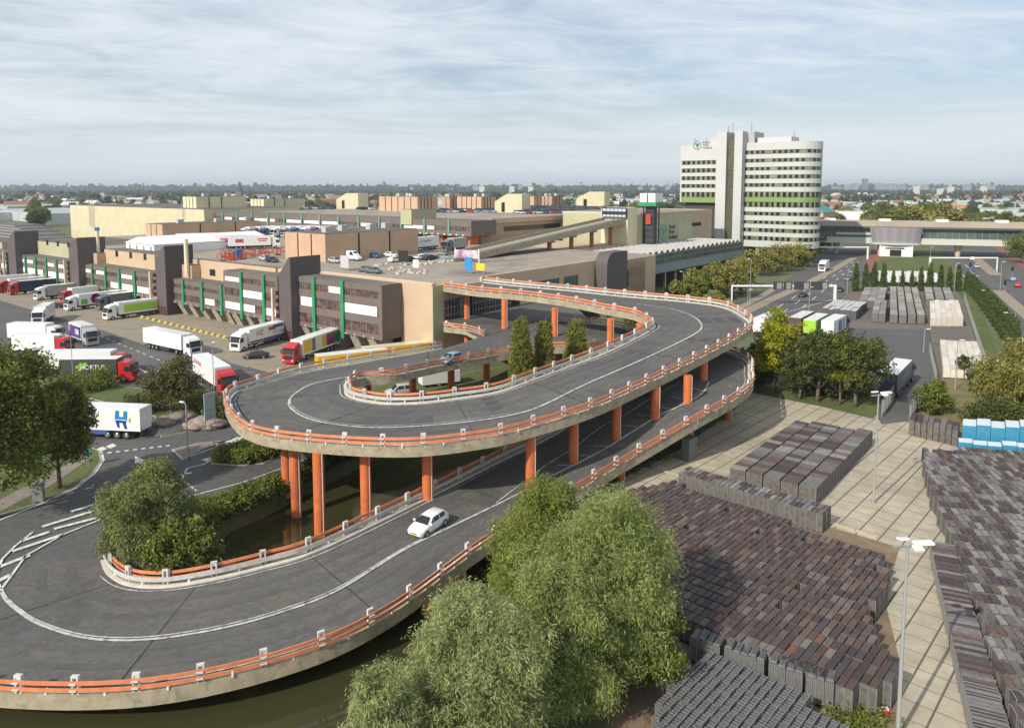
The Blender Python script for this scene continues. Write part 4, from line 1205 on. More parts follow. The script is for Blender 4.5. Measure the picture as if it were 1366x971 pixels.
MB().box(GU - .5, GU + .25, G0, G1, 5.3, 7.95, mat('slate_blue_panels', (.24, .30, .31), .5, noise=.08)).build('fascia', gg)
for y in np.arange(G0 + 4, G1, 7.5): MB().box(GU - 1.5, GU - .9, y, y + .7, 0, 5.2, CONC).build('column', gg)
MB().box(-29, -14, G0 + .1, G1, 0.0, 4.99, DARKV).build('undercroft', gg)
# ------------------------------------------------------------------ office tower
TWH = overlay(mat('tower_white', (.50, .51, .515), .45, noise=.03, nscale=.1), (.56, .56, .55), .08, .5, .7, .5)
stripes(TWH, (0, 0, 1), 1.1, .05, (.52, .52, .52), .6)
TGR = mat('tower_grey', (.40, .40, .41), .5, noise=.05)
stripes(TGR, (0, 0, 1), 1.1, .06, (.3, .3, .3), .6)
TGL = mat('tower_glass', (.25, .28, .16), .2, col2=(.12, .14, .08), nscale=.22, detail=2)
TGD = mat('tower_dark_glass', (.055, .06, .045), .12, col2=(.14, .14, .08), nscale=.15)
LGR = mat('tower_green_band', (.20, .30, .09), .5, noise=.05)
PFR = mat('pane_dark_glass', (.012, .014, .012), .1)  # near-black glass of the separate dark panes in the window bands
TO = at(981, 348.6, 0)
tw = empty('office_tower', (TO.x, TO.y, 0), BA)
tag(tw, 'tall white office tower with ribbon windows, dark glass stair shaft and rounded end', 'office tower')
def tz(py, u=0.0, v=0.0):
    p = TO + U * u + V * v
    return hz(p.x, p.y, py)
def tu(px, v=0.0, h=25):
    k = (px - PX0) / F_PX; a = TO + V * v; hh_ = -(h - CAM_H) * sP
    return (k * (a.y * cP + hh_) - a.x) / (U.x - k * U.y * cP)
DW = 16.0
Rr = 7.5
ur = tu(1060, 0, 30)          # where the rounding starts
ul = tu(908, 0, 45)
def rounded(u0, u1, inset=0.0):
    """plan of the right wing: straight front, half-round end"""
    P = [(u0, DW - inset), (u0, inset)]
    r = DW / 2 - inset
    n_ = 14
    for k in range(n_ + 1):
        a = -math.pi / 2 + math.pi * k / n_
        P.append((u1 + r * 1.0 * math.cos(a), DW / 2 + r * math.sin(a)))
    return P
wall = MB()
us0 = 3.0
rows_r = [(225.5 / 1, 0)]
zt = tz(188.5, ur)
# window rows from photo rows measured at u = us0
zr = lambda zy: tz(155 + zy / 4.855, us0)
rows = [(248, 227), (301, 281), (353, 334), (406, 384), (458, 438), (524, 492), (587, 557), (640, 620), (694, 676), (746, 724), (799, 776)]
R_ = [(zr(a + 2.5), zr(b - 2.5)) for a, b in rows]
zbot = zr(842)
lv = sorted(R_)
zlow = zbot
for z0, z1 in lv:
    m = TWH
    if abs(z0 - R_[5][0]) < .1: m = LGR
    wall.prism(rounded(us0, ur), zlow, z0, m)
    zlow = z1
wall.prism(rounded(us0, ur), zlow, zt, TWH)
wall.box(us0 + 4, ur - 3, 3, DW - 3, zt + .01, zt + 2.2, TWH)
wall.build('wall', tw)
for i, (z0, z1) in enumerate(R_):
    o = MB().prism(rounded(us0 + .05, ur, .16), z0 + .003, z1 - .003, TGL).build('window_band', tw)
    f = MB(); per = rounded(us0, ur, .12)[1:]
    # dark opening lights between pale mullions along the perimeter
    s_ = 0
    pts = resample([(p[0], p[1], 0) for p in per], .9)
    rs = random.Random(i)
    for a, b_ in zip(pts, pts[1:]):
        a, b_ = Vector(a), Vector(b_)
        d = (b_ - a); 
        if d.length < .2: continue
        nn = Vector((d.y, -d.x, 0)).normalized() * .04
        q0 = a.lerp(b_, .12); q1 = a.lerp(b_, .88)
    step = 2.35; L_ = 0
    acc = [Vector(p) for p in resample([(p[0], p[1], 0) for p in per], .15)]
    tot = 0; last = -9
    for a, b_ in zip(acc, acc[1:]):
        tot += (b_ - a).length
        ph = tot % step
        if ph < step * .5 and (rs.random() < 2 or True):
            kk = int(tot / step)
            if (kk * 7 + i * 3) % 13 in (2, 5) and i not in (5, 6): continue
            d = (b_ - a).normalized(); nn = Vector((d.y, -d.x, 0)) * .03
            f.quad((*(a + nn).xy, z0 + .25), (*(b_ + nn).xy, z0 + .25), (*(b_ + nn).xy, z1 - .12), (*(a + nn).xy, z1 - .12), PFR)
    f.build('pane', o)
# left wing
wl = MB(); zlr = lambda zy: tz(155 + zy / 4.855, ul / 2 - 4)
lrows = [(314, 290), (366, 341), (415, 392), (465, 443), (526, 494)]
LR = [(zlr(a + 2), zlr(b - 2)) for a, b in lrows]
ztl = tz(193.5, ul / 2 - 4)
zl0 = zlr(560); cur = zl0
for k, (z0, z1) in enumerate(sorted(LR)):
    wl.box(ul, -8.8, 0, DW, cur, z0, LGR if k == 0 else TWH); cur = z1
wl.box(ul, -8.8, 0, DW, cur, ztl, TWH)
wl.box(ul, ul + .6, -.002, DW, zl0, ztl - .003, TWH)
wl.build('wall', tw)
for z0, z1 in LR:
    o = MB().box(ul + .61, -8.82, .16, DW - .35, z0 + .003, z1 - .003, TGL).build('window_band', tw)
    f = MB()
    for x in np.arange(ul + 1, -9.9, 2.35): f.box(x, x + 1.2, .12, .157, z0 + .25, z1 - .12, PFR)
    f.build('pane', o)
MB().box(ul + 2, -9, 2, DW - 1, 0, zl0 - .01, mat('recess_dark', (.05, .05, .055), .6)).build('recessed_storey', tw)
# shaft: two white fins, dark glass between, grey flank
zs = tz(176.8, -4)
x0, x1, x2, x3 = tu(954, -4), tu(967, -4), tu(977.5, -4), tu(988, -4)
s_ = MB(); s_.box(x0, x1, -4, DW - 2, 0, zs, TWH); s_.box(x2, x3, -4, DW - 2, 0, zs, TWH)
s_.box(x0 - 5, x0 - .01, 1, DW - 3, zl0, ztl + 3.0, TWH)
s_.box(x3 + .01, x3 + 3, 1.5, DW - 3, zbot, zs, TGR)
s_.build('fin', tw)
MB().box(x3 + .003, x3 + .06, -3.7, -.05, 4, zs - .1, TGR).build('flank', tw)
o = MB().box(x1 + .01, x2 - .01, -2.6, DW - 3, 0, zs - 3.0, TGD).build('shaft_glass', tw)
f = MB()
for z in np.arange(2, zs - 3, 1.8): f.box(x1 + .02, x2 - .02, -2.68, -2.61, z, z + .14, mat('olive_frame', (.14, .14, .08), .5))
for x in np.linspace(x1 + .02, x2 - .1, 5): f.box(x, x + .1, -2.7, -2.605, 0, zs - 3.05, mat('olive_frame', (.14, .14, .08), .5))
f.build('window_frame', o)
# legs and entrance storey
for u in (x3 + 6, x3 + 14, ur - 6, ur + 2):
    MB().box(u - .8, u + .8, 1, 2.6, 0, zbot - .01, mat('leg_stone', (.55, .48, .38), .8)).build('leg', tw)
MB().box(us0, ur - 2, 5, DW - 2, 0, zbot - .01, mat('lobby_glass', (.04, .05, .06), .2)).build('lobby', tw)
# roof gear
for px_, pyt, pyb in ((927, 184, 194), (942, 185, 194), (971, 167, 177), (1002, 163, 177), (1059, 176, 188), (977, 164, 177)):
    u = tu(px_, 4, 50); z1 = tz(pyt, u, 4); z0 = tz(pyb + 1, u, 4)
    m = MB(); m.tube((u, 4, z0 - 1), (u, 4, z1), .26, .16, STEEL, 6)
    m.box(u - .9, u + .9, 3.9, 4.1, z0 + (z1 - z0) * .55, z0 + (z1 - z0) * .62, STEEL); m.build('antenna', tw)
logo(tw, (tu(930, -.1, 48), -.06, (ztl + R_[0][0]) / 2 + 2.2), 0, 1.9, mat('emblem_green', (.04, .22, .13), .5), LOGOD, WHITE)

# ------------------------------------------------------------------ building bridging the roads
BO = at(1086, 294.5, 16.0); B1 = at(1366, 298.2, 16.0)
bd = (B1 - BO); ba = math.atan2(bd.y, bd.x); bl = bd.length
br = empty('bridge_building', (BO.x, BO.y, 0), ba); tag(br, 'long low office bridge with beige roof band crossing over both roads', 'building')
BRF = mat('bridge_roof', (.40, .345, .28), .8, noise=.08, nscale=.1)
X0, X1 = -40, bl + 90
MB().box(X0, X1, -1.5, 16, 13.7, 16, BRF).build('roof', br)
MB().box(X0, X1, -1.45, -1.2, 12.8, 13.69, mat('bridge_soffit', (.10, .095, .09), .7)).build('eave', br)
MB().box(X0, X1, .6, 14, 7.0, 13.69, mat('bridge_glass', (.12, .15, .14), .2, col2=(.05, .06, .07), nscale=.06, detail=2)).build('window_band', br)
BRW = mat('bridge_pale', (.50, .53, .47), .6, noise=.05)
MB().box(X0, X1, 0, .55, 6.3, 8.4, BRW).build('fascia', br)
MB().box(10, 44, -.1, .5, 9.6, 10.6, BRW).build('panel', br); MB().box(100, 112, -.1, .5, 9.8, 11.0, BRW).build('panel', br)
MB().box(X0, X1, -.3, 14, 5.6, 6.29, mat('bridge_beam', (.55, .53, .42), .7)).build('beam', br)
f = MB()
for x in np.arange(X0, X1, 3.0): f.box(x, x + .18, .45, .597, 8.4, 12.9, mat('bridge_mullion', (.25, .26, .25), .5))
f.build('mullion', br)
for px_ in (1118, 1273, 1354):
    k = (px_ - 1086) / 280 * bl
    p = at(px_, 341, 0) - BO; u = p.dot(bd.normalized())
    MB().tube((u, 5, 0), (u, 5, 5.6), 1.0, 1.7, mat('bridge_leg', (.52, .47, .36), .8), 12).build('leg', br)
# curved centre
uc = ((at(1205, 320, 9) - BO).dot(bd.normalized()))
hw = 11.5
cb = MB()
A = []; 
for k in range(17):
    a = math.pi * (1 - k / 16)
    A.append((uc + hw * math.cos(a), -1.2 - 4.4 * math.sin(a)))
for k in range(16):
    (a0, b0), (a1, b1) = A[k], A[k + 1]
    sc0 = lambda x, y: (uc + (x - uc) * .86, y * .8)
    c0, c1 = sc0(a0, b0), sc0(a1, b1)
    cb.quad((*c0, 6.3), (*c1, 6.3), (a1, b1, 13.6), (a0, b0, 13.6), mat('bay_glass', (.42, .39, .44), .25, .3) if k % 2 else mat('bay_glass_b', (.37, .345, .39), .25, .3))
cb.build('curved_bay', br)
MB().prism([(uc + (x - uc) * .92, y * 1.0) for x, y in A] + [(uc + hw, 2), (uc - hw, 2)], 5.5, 6.25, BRW).build('bay_base', br)
eo = MB(); eo.box(uc - 7, uc + 7, -4, 3, 0, 5.4, WHITE); eo.build('entrance', br)
MB().box(uc - 2.6, uc + 2.2, -4.1, -4.003, .2, 3.2, GLASS).build('door', br); MB().box(uc - 4.5, uc + 3.4, -4.1, -4.003, 3.5, 4.1, DARKV).build('canopy', br)
for x in np.arange(5, bl + 60, 24): MB().box(x, x + 5, 4, 7, 16.01, 17.1, WHITE).build('roof_light', br)

# ------------------------------------------------------------------ distance
def simple_house(name, x, y, w, d, h, rz, m, mr, label, cat, group=None, gable=0.0):
    t = empty(name, (x, y, 0), rz); tag(t, label, cat, group)
    MB().box(-w / 2, w / 2, -d / 2, d / 2, 0, h, m).build('wall', t)
    r = MB()
    if gable:
        r.add([(-w / 2 - .2, -d / 2 - .2, h + .01), (w / 2 + .2, -d / 2 - .2, h + .01), (w / 2 + .2, d / 2 + .2, h + .01), (-w / 2 - .2, d / 2 + .2, h + .01), (-w / 2 - .2, 0, h + gable), (w / 2 + .2, 0, h + gable)],
              [(0, 1, 5, 4), (2, 3, 4, 5), (1, 2, 5), (3, 0, 4), (3, 2, 1, 0)], mr)
    else: r.box(-w / 2 + .1, w / 2 - .1, -d / 2 + .1, d / 2 - .1, h + .002, h + .3, mr)
    r.build('roof', t)
    return t
# pyramid roofed hall in teal
p = at(1107, 300, 6); pt = empty('pyramid_hall', (p.x + 8, p.y + 60, 0), BA); tag(pt, 'beige hall with a teal pyramid roof behind the bridge building', 'building')
MB().box(-16, 16, -16, 16, 0, 13, BEIGE).build('wall', pt)
zt_ = 22.5
MB().add([(-16.5, -16.5, 13.01), (16.5, -16.5, 13.01), (16.5, 16.5, 13.01), (-16.5, 16.5, 13.01), (-4, -4, zt_), (4, -4, zt_), (4, 4, zt_), (-4, 4, zt_)],
         [(0, 1, 5, 4), (1, 2, 6, 5), (2, 3, 7, 6), (3, 0, 4, 7), (4, 5, 6, 7), (3, 2, 1, 0)], mat('teal_roof', (.08, .28, .24), .5, noise=.06, nscale=.3)).build('roof', pt)
p = at(1160, 290, 8)
simple_house('hall', p.x, p.y + 60, 80, 40, 11, R(-15), WHITE, mat('pale_roof', (.50, .47, .44), .7), 'pale flat hall with white roofs beside the teal pyramid roof', 'building')
rs = random.Random(21)
GH = mat('greenhouse_glass', (.48, .52, .52), .35, noise=.15, nscale=.05)
GR = mat('greenhouse_roof', (.40, .42, .43), .4, noise=.12, nscale=.03)
PAL = [mat('far_wall_%s' % n_, c, .8) for n_, c in (('white', (.62, .60, .56)), ('brick', (.30, .16, .11)), ('cream', (.5, .45, .35)), ('grey', (.35, .36, .37)))]
RFS = [mat('far_roof_%s' % n_, c, .8) for n_, c in (('orange', (.27, .13, .08)), ('grey', (.20, .20, .21)), ('brown', (.22, .14, .11)), ('pale', (.6, .6, .58)))]
def far_at(px, Y): return (px - PX0) / F_PX * Y * .995
sides = lambda px: 'left' if px < 450 else 'centre' if px < 900 else 'right'
for k in range(76):
    if k < 20: px, Y = rs.uniform(0, 330), rs.uniform(700, 1600)
    elif k < 48: px, Y = rs.uniform(420, 900), rs.uniform(700, 1700)
    else: px, Y = rs.uniform(1095, 1450), rs.uniform(640, 1500)
    w = rs.uniform(60, 170) * (Y / 900) ** .4
    simple_house('greenhouse', far_at(px, Y), Y, w, rs.uniform(40, 80), rs.uniform(6, 9), BA + rs.uniform(-.1, .1), GH, GR,
                 'long pale greenhouse among others on the flat land to the %s' % sides(px), 'greenhouse', 'greenhouses on the flat land')
for k in range(8):   # dark market sheds at far left
    px, Y = rs.uniform(-160, 90), 330 + k * 22
    simple_house('market_shed', far_at(20 - k * 8, Y), Y, 110 + k * 10, 16, 6 + k * .6, BA, PAL[3], mat('shed_roof', (.13, .125, .12), .8, noise=.1, nscale=.05), 'long dark roofed market shed in a row behind the dock offices at the far left', 'shed', 'dark market sheds at the far left')
for k in range(190):
    px = rs.choice((rs.uniform(0, 460), rs.uniform(420, 900), rs.uniform(1095, 1420))); Y = rs.uniform(900, 2600)
    w = rs.uniform(10, 34); h = rs.uniform(6, 12)
    a, b_ = rs.randrange(4), rs.randrange(4)
    simple_house('house', far_at(px, Y), Y, w, rs.uniform(9, 14), h, rs.uniform(-.6, .6), PAL[a], RFS[b_],
                 '%s walled house with %s roof far off to the %s' % (('white', 'red brick', 'cream', 'grey')[a], ('orange', 'grey', 'brown', 'pale')[b_], sides(px)), 'house', '%s walled houses with %s roofs far off to the %s' % (('white', 'red brick', 'cream', 'grey')[a], ('orange', 'grey', 'brown', 'pale')[b_], sides(px)), gable=rs.choice((0, 3, 4)))
for px, py, lab in ((1230, 263, 'house with a broad orange roof among the trees right of the bay'), (1285, 281, 'house with a bright orange roof near the right road'), (1318, 260, 'far house with an orange roof before the white greenhouses')):
    Y = 32000 / (py + 6 - 250); simple_house('orange_roofed_house', far_at(px, Y), Y, .018 * Y, 14, 6, R(-20), PAL[2], mat('bright_orange_roof', (.55, .16, .06), .7), lab, 'house', gable=5)
SKY_ = mat('skyline_wall', (.28, .30, .33), .8)
for k in range(58):
    if k < 30: px = rs.gauss(1150, 42)
    elif k < 44: px = rs.uniform(1200, 1366)
    else: px = rs.uniform(500, 900)
    Y = 5200 + rs.uniform(-500, 900); h = rs.uniform(35, 62) if k < 30 else rs.uniform(22, 52)
    if px < 1092 and px > 905: px += 190
    tag(MB().box(far_at(px, Y) - rs.uniform(8, 30), far_at(px, Y) + rs.uniform(8, 22), Y, Y + 30, 0, h, SKY_).build('skyline_tower'), 'hazy tower block on the %s horizon' % sides(px), 'tower block', 'hazy tower blocks on the %s horizon' % sides(px))
Y = 5000
tag(MB().box(far_at(1152, Y), far_at(1158, Y), Y, Y + 30, 0, 88, mat('skyline_blue', (.12, .20, .27), .6)).build('skyline_tower'), 'tallest blue tower block on the city skyline at the right', 'tower block')
for k in range(7):
    x = (rs.uniform(1195, 1366) if k < 4 else rs.uniform(640, 720)); Y = 3200
    tag(MB().box(far_at(x, Y) - 8, far_at(x, Y) + 14, Y, Y + 14, 0, rs.uniform(26, 40), PAL[0]).build('apartment_block'), 'white apartment block standing above the far trees', 'apartment block', 'white apartment blocks above the far trees')
# church
def church(px, pyt, Y, label, w):
    x = far_at(px, Y); zt = hz(x, Y, pyt)
    t = empty('church', (x, Y, 0)); tag(t, label, 'church')
    m = mat('church_brick', (.16, .13, .12), .9)
    MB().box(-w, w, -w, w, 0, zt * .5, m).build('tower', t)
    MB().add([(-w, -w, zt * .5), (w, -w, zt * .5), (w, w, zt * .5), (-w, w, zt * .5), (0, 0, zt)], [(0, 1, 4), (1, 2, 4), (2, 3, 4), (3, 0, 4)], mat('slate', (.07, .08, .09), .8)).build('spire', t)
    MB().box(-w * .9, w * 3.4, w, w * 2.2, 0, zt * .28, m).build('nave', t)
church(319, 241, 1500, 'dark church spire rising above the horizon at the left', 5.2)
church(482, 252, 1100, 'brown brick church tower beside the cream vent house', 4.0)
church(104, 252, 2600, 'tiny dark tower on the horizon at the far left', 5)
church(209, 251, 2600, 'thin spire on the horizon left of the big church', 3)
# ------------------------------------------------------------------ vehicles
def paint(name, col, rough=.35): return mat('paint_' + name, col, rough, coat=.4)
PW = paint('white', (.80, .80, .79)); PR = paint('red', (.50, .02, .02)); PBK = paint('black', (.02, .02, .025)); PS = paint('silver', (.42, .44, .46))
PB = paint('blue', (.05, .10, .28)); PDB = paint('navy', (.025, .035, .09)); PGY = paint('grey', (.14, .15, .17)); PLB = paint('light_blue', (.20, .32, .42))
PGN = paint('green', (.22, .42, .04)); PYE = paint('yellow', (.75, .50, .03)); PPU = paint('purple', (.16, .03, .15)); PTE = paint('teal', (.03, .2, .2))
LAMPG = mat('lamp_glass', (.75, .75, .72), .15); TAIL = mat('tail_lamp', (.35, .01, .01), .3); PLATE = mat('yellow_plate', (.7, .5, .03), .5)
CHAS = mat('chassis', (.035, .035, .04), .7)
def wheel_pair(parent, x, y, r, w=.24):
    """one wheel: tyre mesh with a rim child"""
    o = MB().tube((x, y - w / 2, r), (x, y + w / 2, r), r, r, TYRE, 14).build('wheel', parent)
    s = 1 if y > 0 else -1
    MB().tube((x, y + s * (w / 2 - .01), r), (x, y + s * (w / 2 + .015), r), r * .58, r * .5, CHROME, 10).build('rim', o)
CARV = {  # stations: x, half width, sill z, belt z, roof z, roof half width
 'hatch': dict(L=4.05, w=.88, st=[(-2.0, .72, .35, .80, .82, .70), (-1.92, .80, .25, .95, 1.08, .66), (-1.45, .86, .20, .98, 1.42, .60), (-.6, .88, .18, .96, 1.47, .62), (.25, .88, .18, .93, 1.42, .61), (1.0, .87, .18, .92, .96, .72), (1.6, .84, .20, .80, .82, .68), (1.95, .76, .25, .66, .68, .60), (2.05, .62, .32, .52, .54, .5)], ws=(4, 5), rs=(1, 2)),
 'sedan': dict(L=4.6, w=.9, st=[(-2.3, .72, .35, .78, .80, .68), (-2.2, .82, .25, .92, .96, .70), (-1.6, .87, .20, .96, 1.02, .70), (-.95, .9, .18, .95, 1.40, .60), (-.1, .9, .18, .93, 1.43, .62), (.6, .9, .18, .92, 1.32, .60), (1.15, .88, .18, .90, .94, .72), (1.9, .84, .2, .78, .80, .66), (2.3, .7, .28, .58, .60, .55)], ws=(5, 6), rs=(2, 3)),
 'van': dict(L=5.9, w=1.0, st=[(-2.95, .95, .40, 1.3, 2.45, .88), (-2.9, 1.0, .30, 1.3, 2.52, .90), (0, 1.0, .28, 1.3, 2.55, .90), (1.1, 1.0, .28, 1.3, 2.45, .86), (1.95, .98, .28, 1.25, 1.38, .80), (2.6, .92, .30, 1.02, 1.06, .74), (2.95, .78, .35, .72, .75, .6)], ws=(3, 4), rs=None),
 'mpv': dict(L=4.7, w=.92, st=[(-2.35, .80, .35, .95, 1.0, .75), (-2.25, .86, .25, 1.0, 1.35, .68), (-1.9, .90, .20, 1.05, 1.68, .66), (-.5, .92, .18, 1.02, 1.74, .68), (.5, .92, .18, 1.0, 1.66, .66), (1.3, .9, .18, .98, 1.04, .74), (1.95, .86, .2, .86, .88, .68), (2.35, .7, .28, .62, .64, .55)], ws=(4, 5), rs=(1, 2)),
}
def make_car(kind, pm, loc, rz, label, cat='car', group=None, scale=1.0):
    D = CARV[kind]; st = D['st']
    t = empty({'van': 'van', 'hatch': 'hatchback', 'sedan': 'sedan', 'mpv': 'estate_car'}[kind], loc, rz); tag(t, label, cat, group)
    b_ = MB(); vs = []
    for x, w, z0, zb, zr, wr in st:
        vs += [(x, -w * .93, z0), (x, -w, (z0 + zb) / 2), (x, -w * .97, zb), (x, -wr, zr - .04), (x, -wr * .8, zr), (x, wr * .8, zr), (x, wr, zr - .04), (x, w * .97, zb), (x, w, (z0 + zb) / 2), (x, w * .93, z0)]
    n_ = 10; fs = []
    for i in range(len(st) - 1):
        for k in range(n_):
            k2 = (k + 1) % n_
            fs.append((i * n_ + k, i * n_ + k2, (i + 1) * n_ + k2, (i + 1) * n_ + k))
    fs.append(tuple(range(n_ - 1, -1, -1))); fs.append(tuple((len(st) - 1) * n_ + k for k in range(n_)))
    b_.add(vs, fs, pm); body = b_.build('body', t, True)
    # glazing, slightly proud
    def lerp(a, b, f): return tuple(a[i] + (b[i] - a[i]) * f for i in range(3))
    V_ = lambda i, k: vs[i * n_ + k]
    gl = MB()
    lo = (D['rs'][0] + 1 if D['rs'] else len(st) - 4); hi = D['ws'][0]
    if not D['rs']: lo = 2
    for i in range(lo, hi):
        for s, (kb, kr) in ((-1, (2, 3)), (1, (7, 6))):
            a, b2, c, d = V_(i, kb), V_(i + 1, kb), V_(i + 1, kr), V_(i, kr)
            q = [lerp(a, d, .12), lerp(b2, c, .12), lerp(b2, c, .9), lerp(a, d, .9)]
            f = .06
            q = [lerp(q[0], q[1], f), lerp(q[1], q[0], f), lerp(q[2], q[3], f), lerp(q[3], q[2], f)]
            q = [(x, y + s * .025, z) for x, y, z in q]
            gl.poly3(q if s < 0 else q[::-1], GLASS)
    i = D['ws'][0]
    for s, (kb, kr) in ((-1, (2, 3)), (1, (7, 6))):
        a, b2, c = V_(i, kb), V_(i + 1, kb), V_(i, kr)
        q = [lerp(a, c, .15), lerp(a, b2, .62), lerp(a, c, .85)]
        q = [(x, y + s * .028, z) for x, y, z in q]; gl.poly3(q if s < 0 else q[::-1], GLASS)
    gl.build('side_window', t)
    def across(i0, i1, name):
        a, b2 = V_(i0, 3), V_(i0, 6); c, d = V_(i1, 7), V_(i1, 2)
        if i0 > i1: pass
        q = [lerp(a, d, .06), lerp(b2, c, .06), lerp(b2, c, .94), lerp(a, d, .94)]
        q = [lerp(q[0], q[1], .07), lerp(q[1], q[0], .07), lerp(q[2], q[3], .07), lerp(q[3], q[2], .07)]
        dx = .04 if i1 > i0 else -.04
        q = [(x + dx, y, z + .03) for x, y, z in q]
        MB().poly3(q if i1 < i0 else q[::-1], GLASS).build(name, t)
    # flat sheet bridging roof edge and bonnet is drawn in front of the lofted body
    across(D['ws'][0], D['ws'][1], 'windscreen')
    if D['rs']: across(D['rs'][1], D['rs'][0], 'rear_window')
    r = .32 if kind != 'van' else .36
    xa = D['L'] * .315
    for x in (-xa, xa):
        for s in (-1, 1): wheel_pair(t, x, s * (D['w'] - .09), r, .22)
    x, w, z0, zb, zr, wr = st[-2]
    for s in (-1, 1):
        MB().box(x - .12, x + .06, s * w * .78 - .15, s * w * .78 + .15, zb - .16, zb - .01, LAMPG).build('headlight', t)
        x2, w2, _, zb2, _, _ = st[0]
        MB().box(x2 - .03, x2 + .12, s * w2 * .8 - .12, s * w2 * .8 + .12, zb2 - .24, zb2 - .06, TAIL).build('tail_light', t)
        MB().box(st[D['ws'][0]][0] + .45, st[D['ws'][0]][0] + .6, s * (D['w'] + .1) - .09, s * (D['w'] + .1) + .09, st[3][3] - .02, st[3][3] + .13, pm).build('mirror', t)
    MB().box(st[-1][0] - .02, st[-1][0] + .025, -.26, .26, .34, .46, PLATE).build('number_plate', t)
    MB().box(st[-1][0] - .04, st[-1][0] + .012, -.42, .42, .47, .53, BLACK).build('grille', t)
    MB().box(-D['L'] * .42, D['L'] * .42, -D['w'] * .8, D['w'] * .8, .14, .24, BLACK).build('underbody', t)
    t.scale = (scale,) * 3
    return t
def heading(a, b_): d = b_ - a; return math.atan2(d.y, d.x)
def car_px(kind, pm, px, py, ang, label, h=0.0, cat='car', group=None):
    """ang: compass of the nose in the ground plan, radians from +x"""
    p = at(px, py, h)
    return make_car(kind, pm, (p.x, p.y, h + .03), ang, label, cat, group)
AU, AV = BA, BA + math.pi / 2

# on the ramp
p, h = deck_at(572, 706, 0, JL, 2.2); q, _ = deck_at(545, 722, 0, JL, 2.0)
c = make_car('hatch', PW, (p.x, p.y, h + .02), heading(p, q) + .03, 'white hatchback driving down the lower ramp deck'); c.rotation_euler.y = .03
p, h = deck_at(602, 484, 23 * SUB - 40, JM, 6.4)
c = make_car('hatch', PLB, (p.x, p.y, h + .02), heading(at(640, 472, 6.2), at(560, 492, 6.6)), 'light blue hatchback on the middle ramp deck near the hall')
# under the ramp
car_px('mpv', PS, 534, 527, R(200), 'silver people carrier on the road inside the upper loop')
def small_trailer(px, py, rz):
    p = at(px, py, 0); t = empty('caravan_trailer', (p.x, p.y, 0), rz); tag(t, 'white box trailer parked beside the lawn inside the upper loop', 'trailer')
    MB().box(-3.2, 3.2, -1.1, 1.1, .6, 2.5, PW).build('body', t); MB().box(3.2, 4.4, -.06, .06, .5, .6, STEEL).build('drawbar', t)
    for s in (-1, 1): wheel_pair(t, -.3, s * .98, .35)
small_trailer(586, 514, R(25))

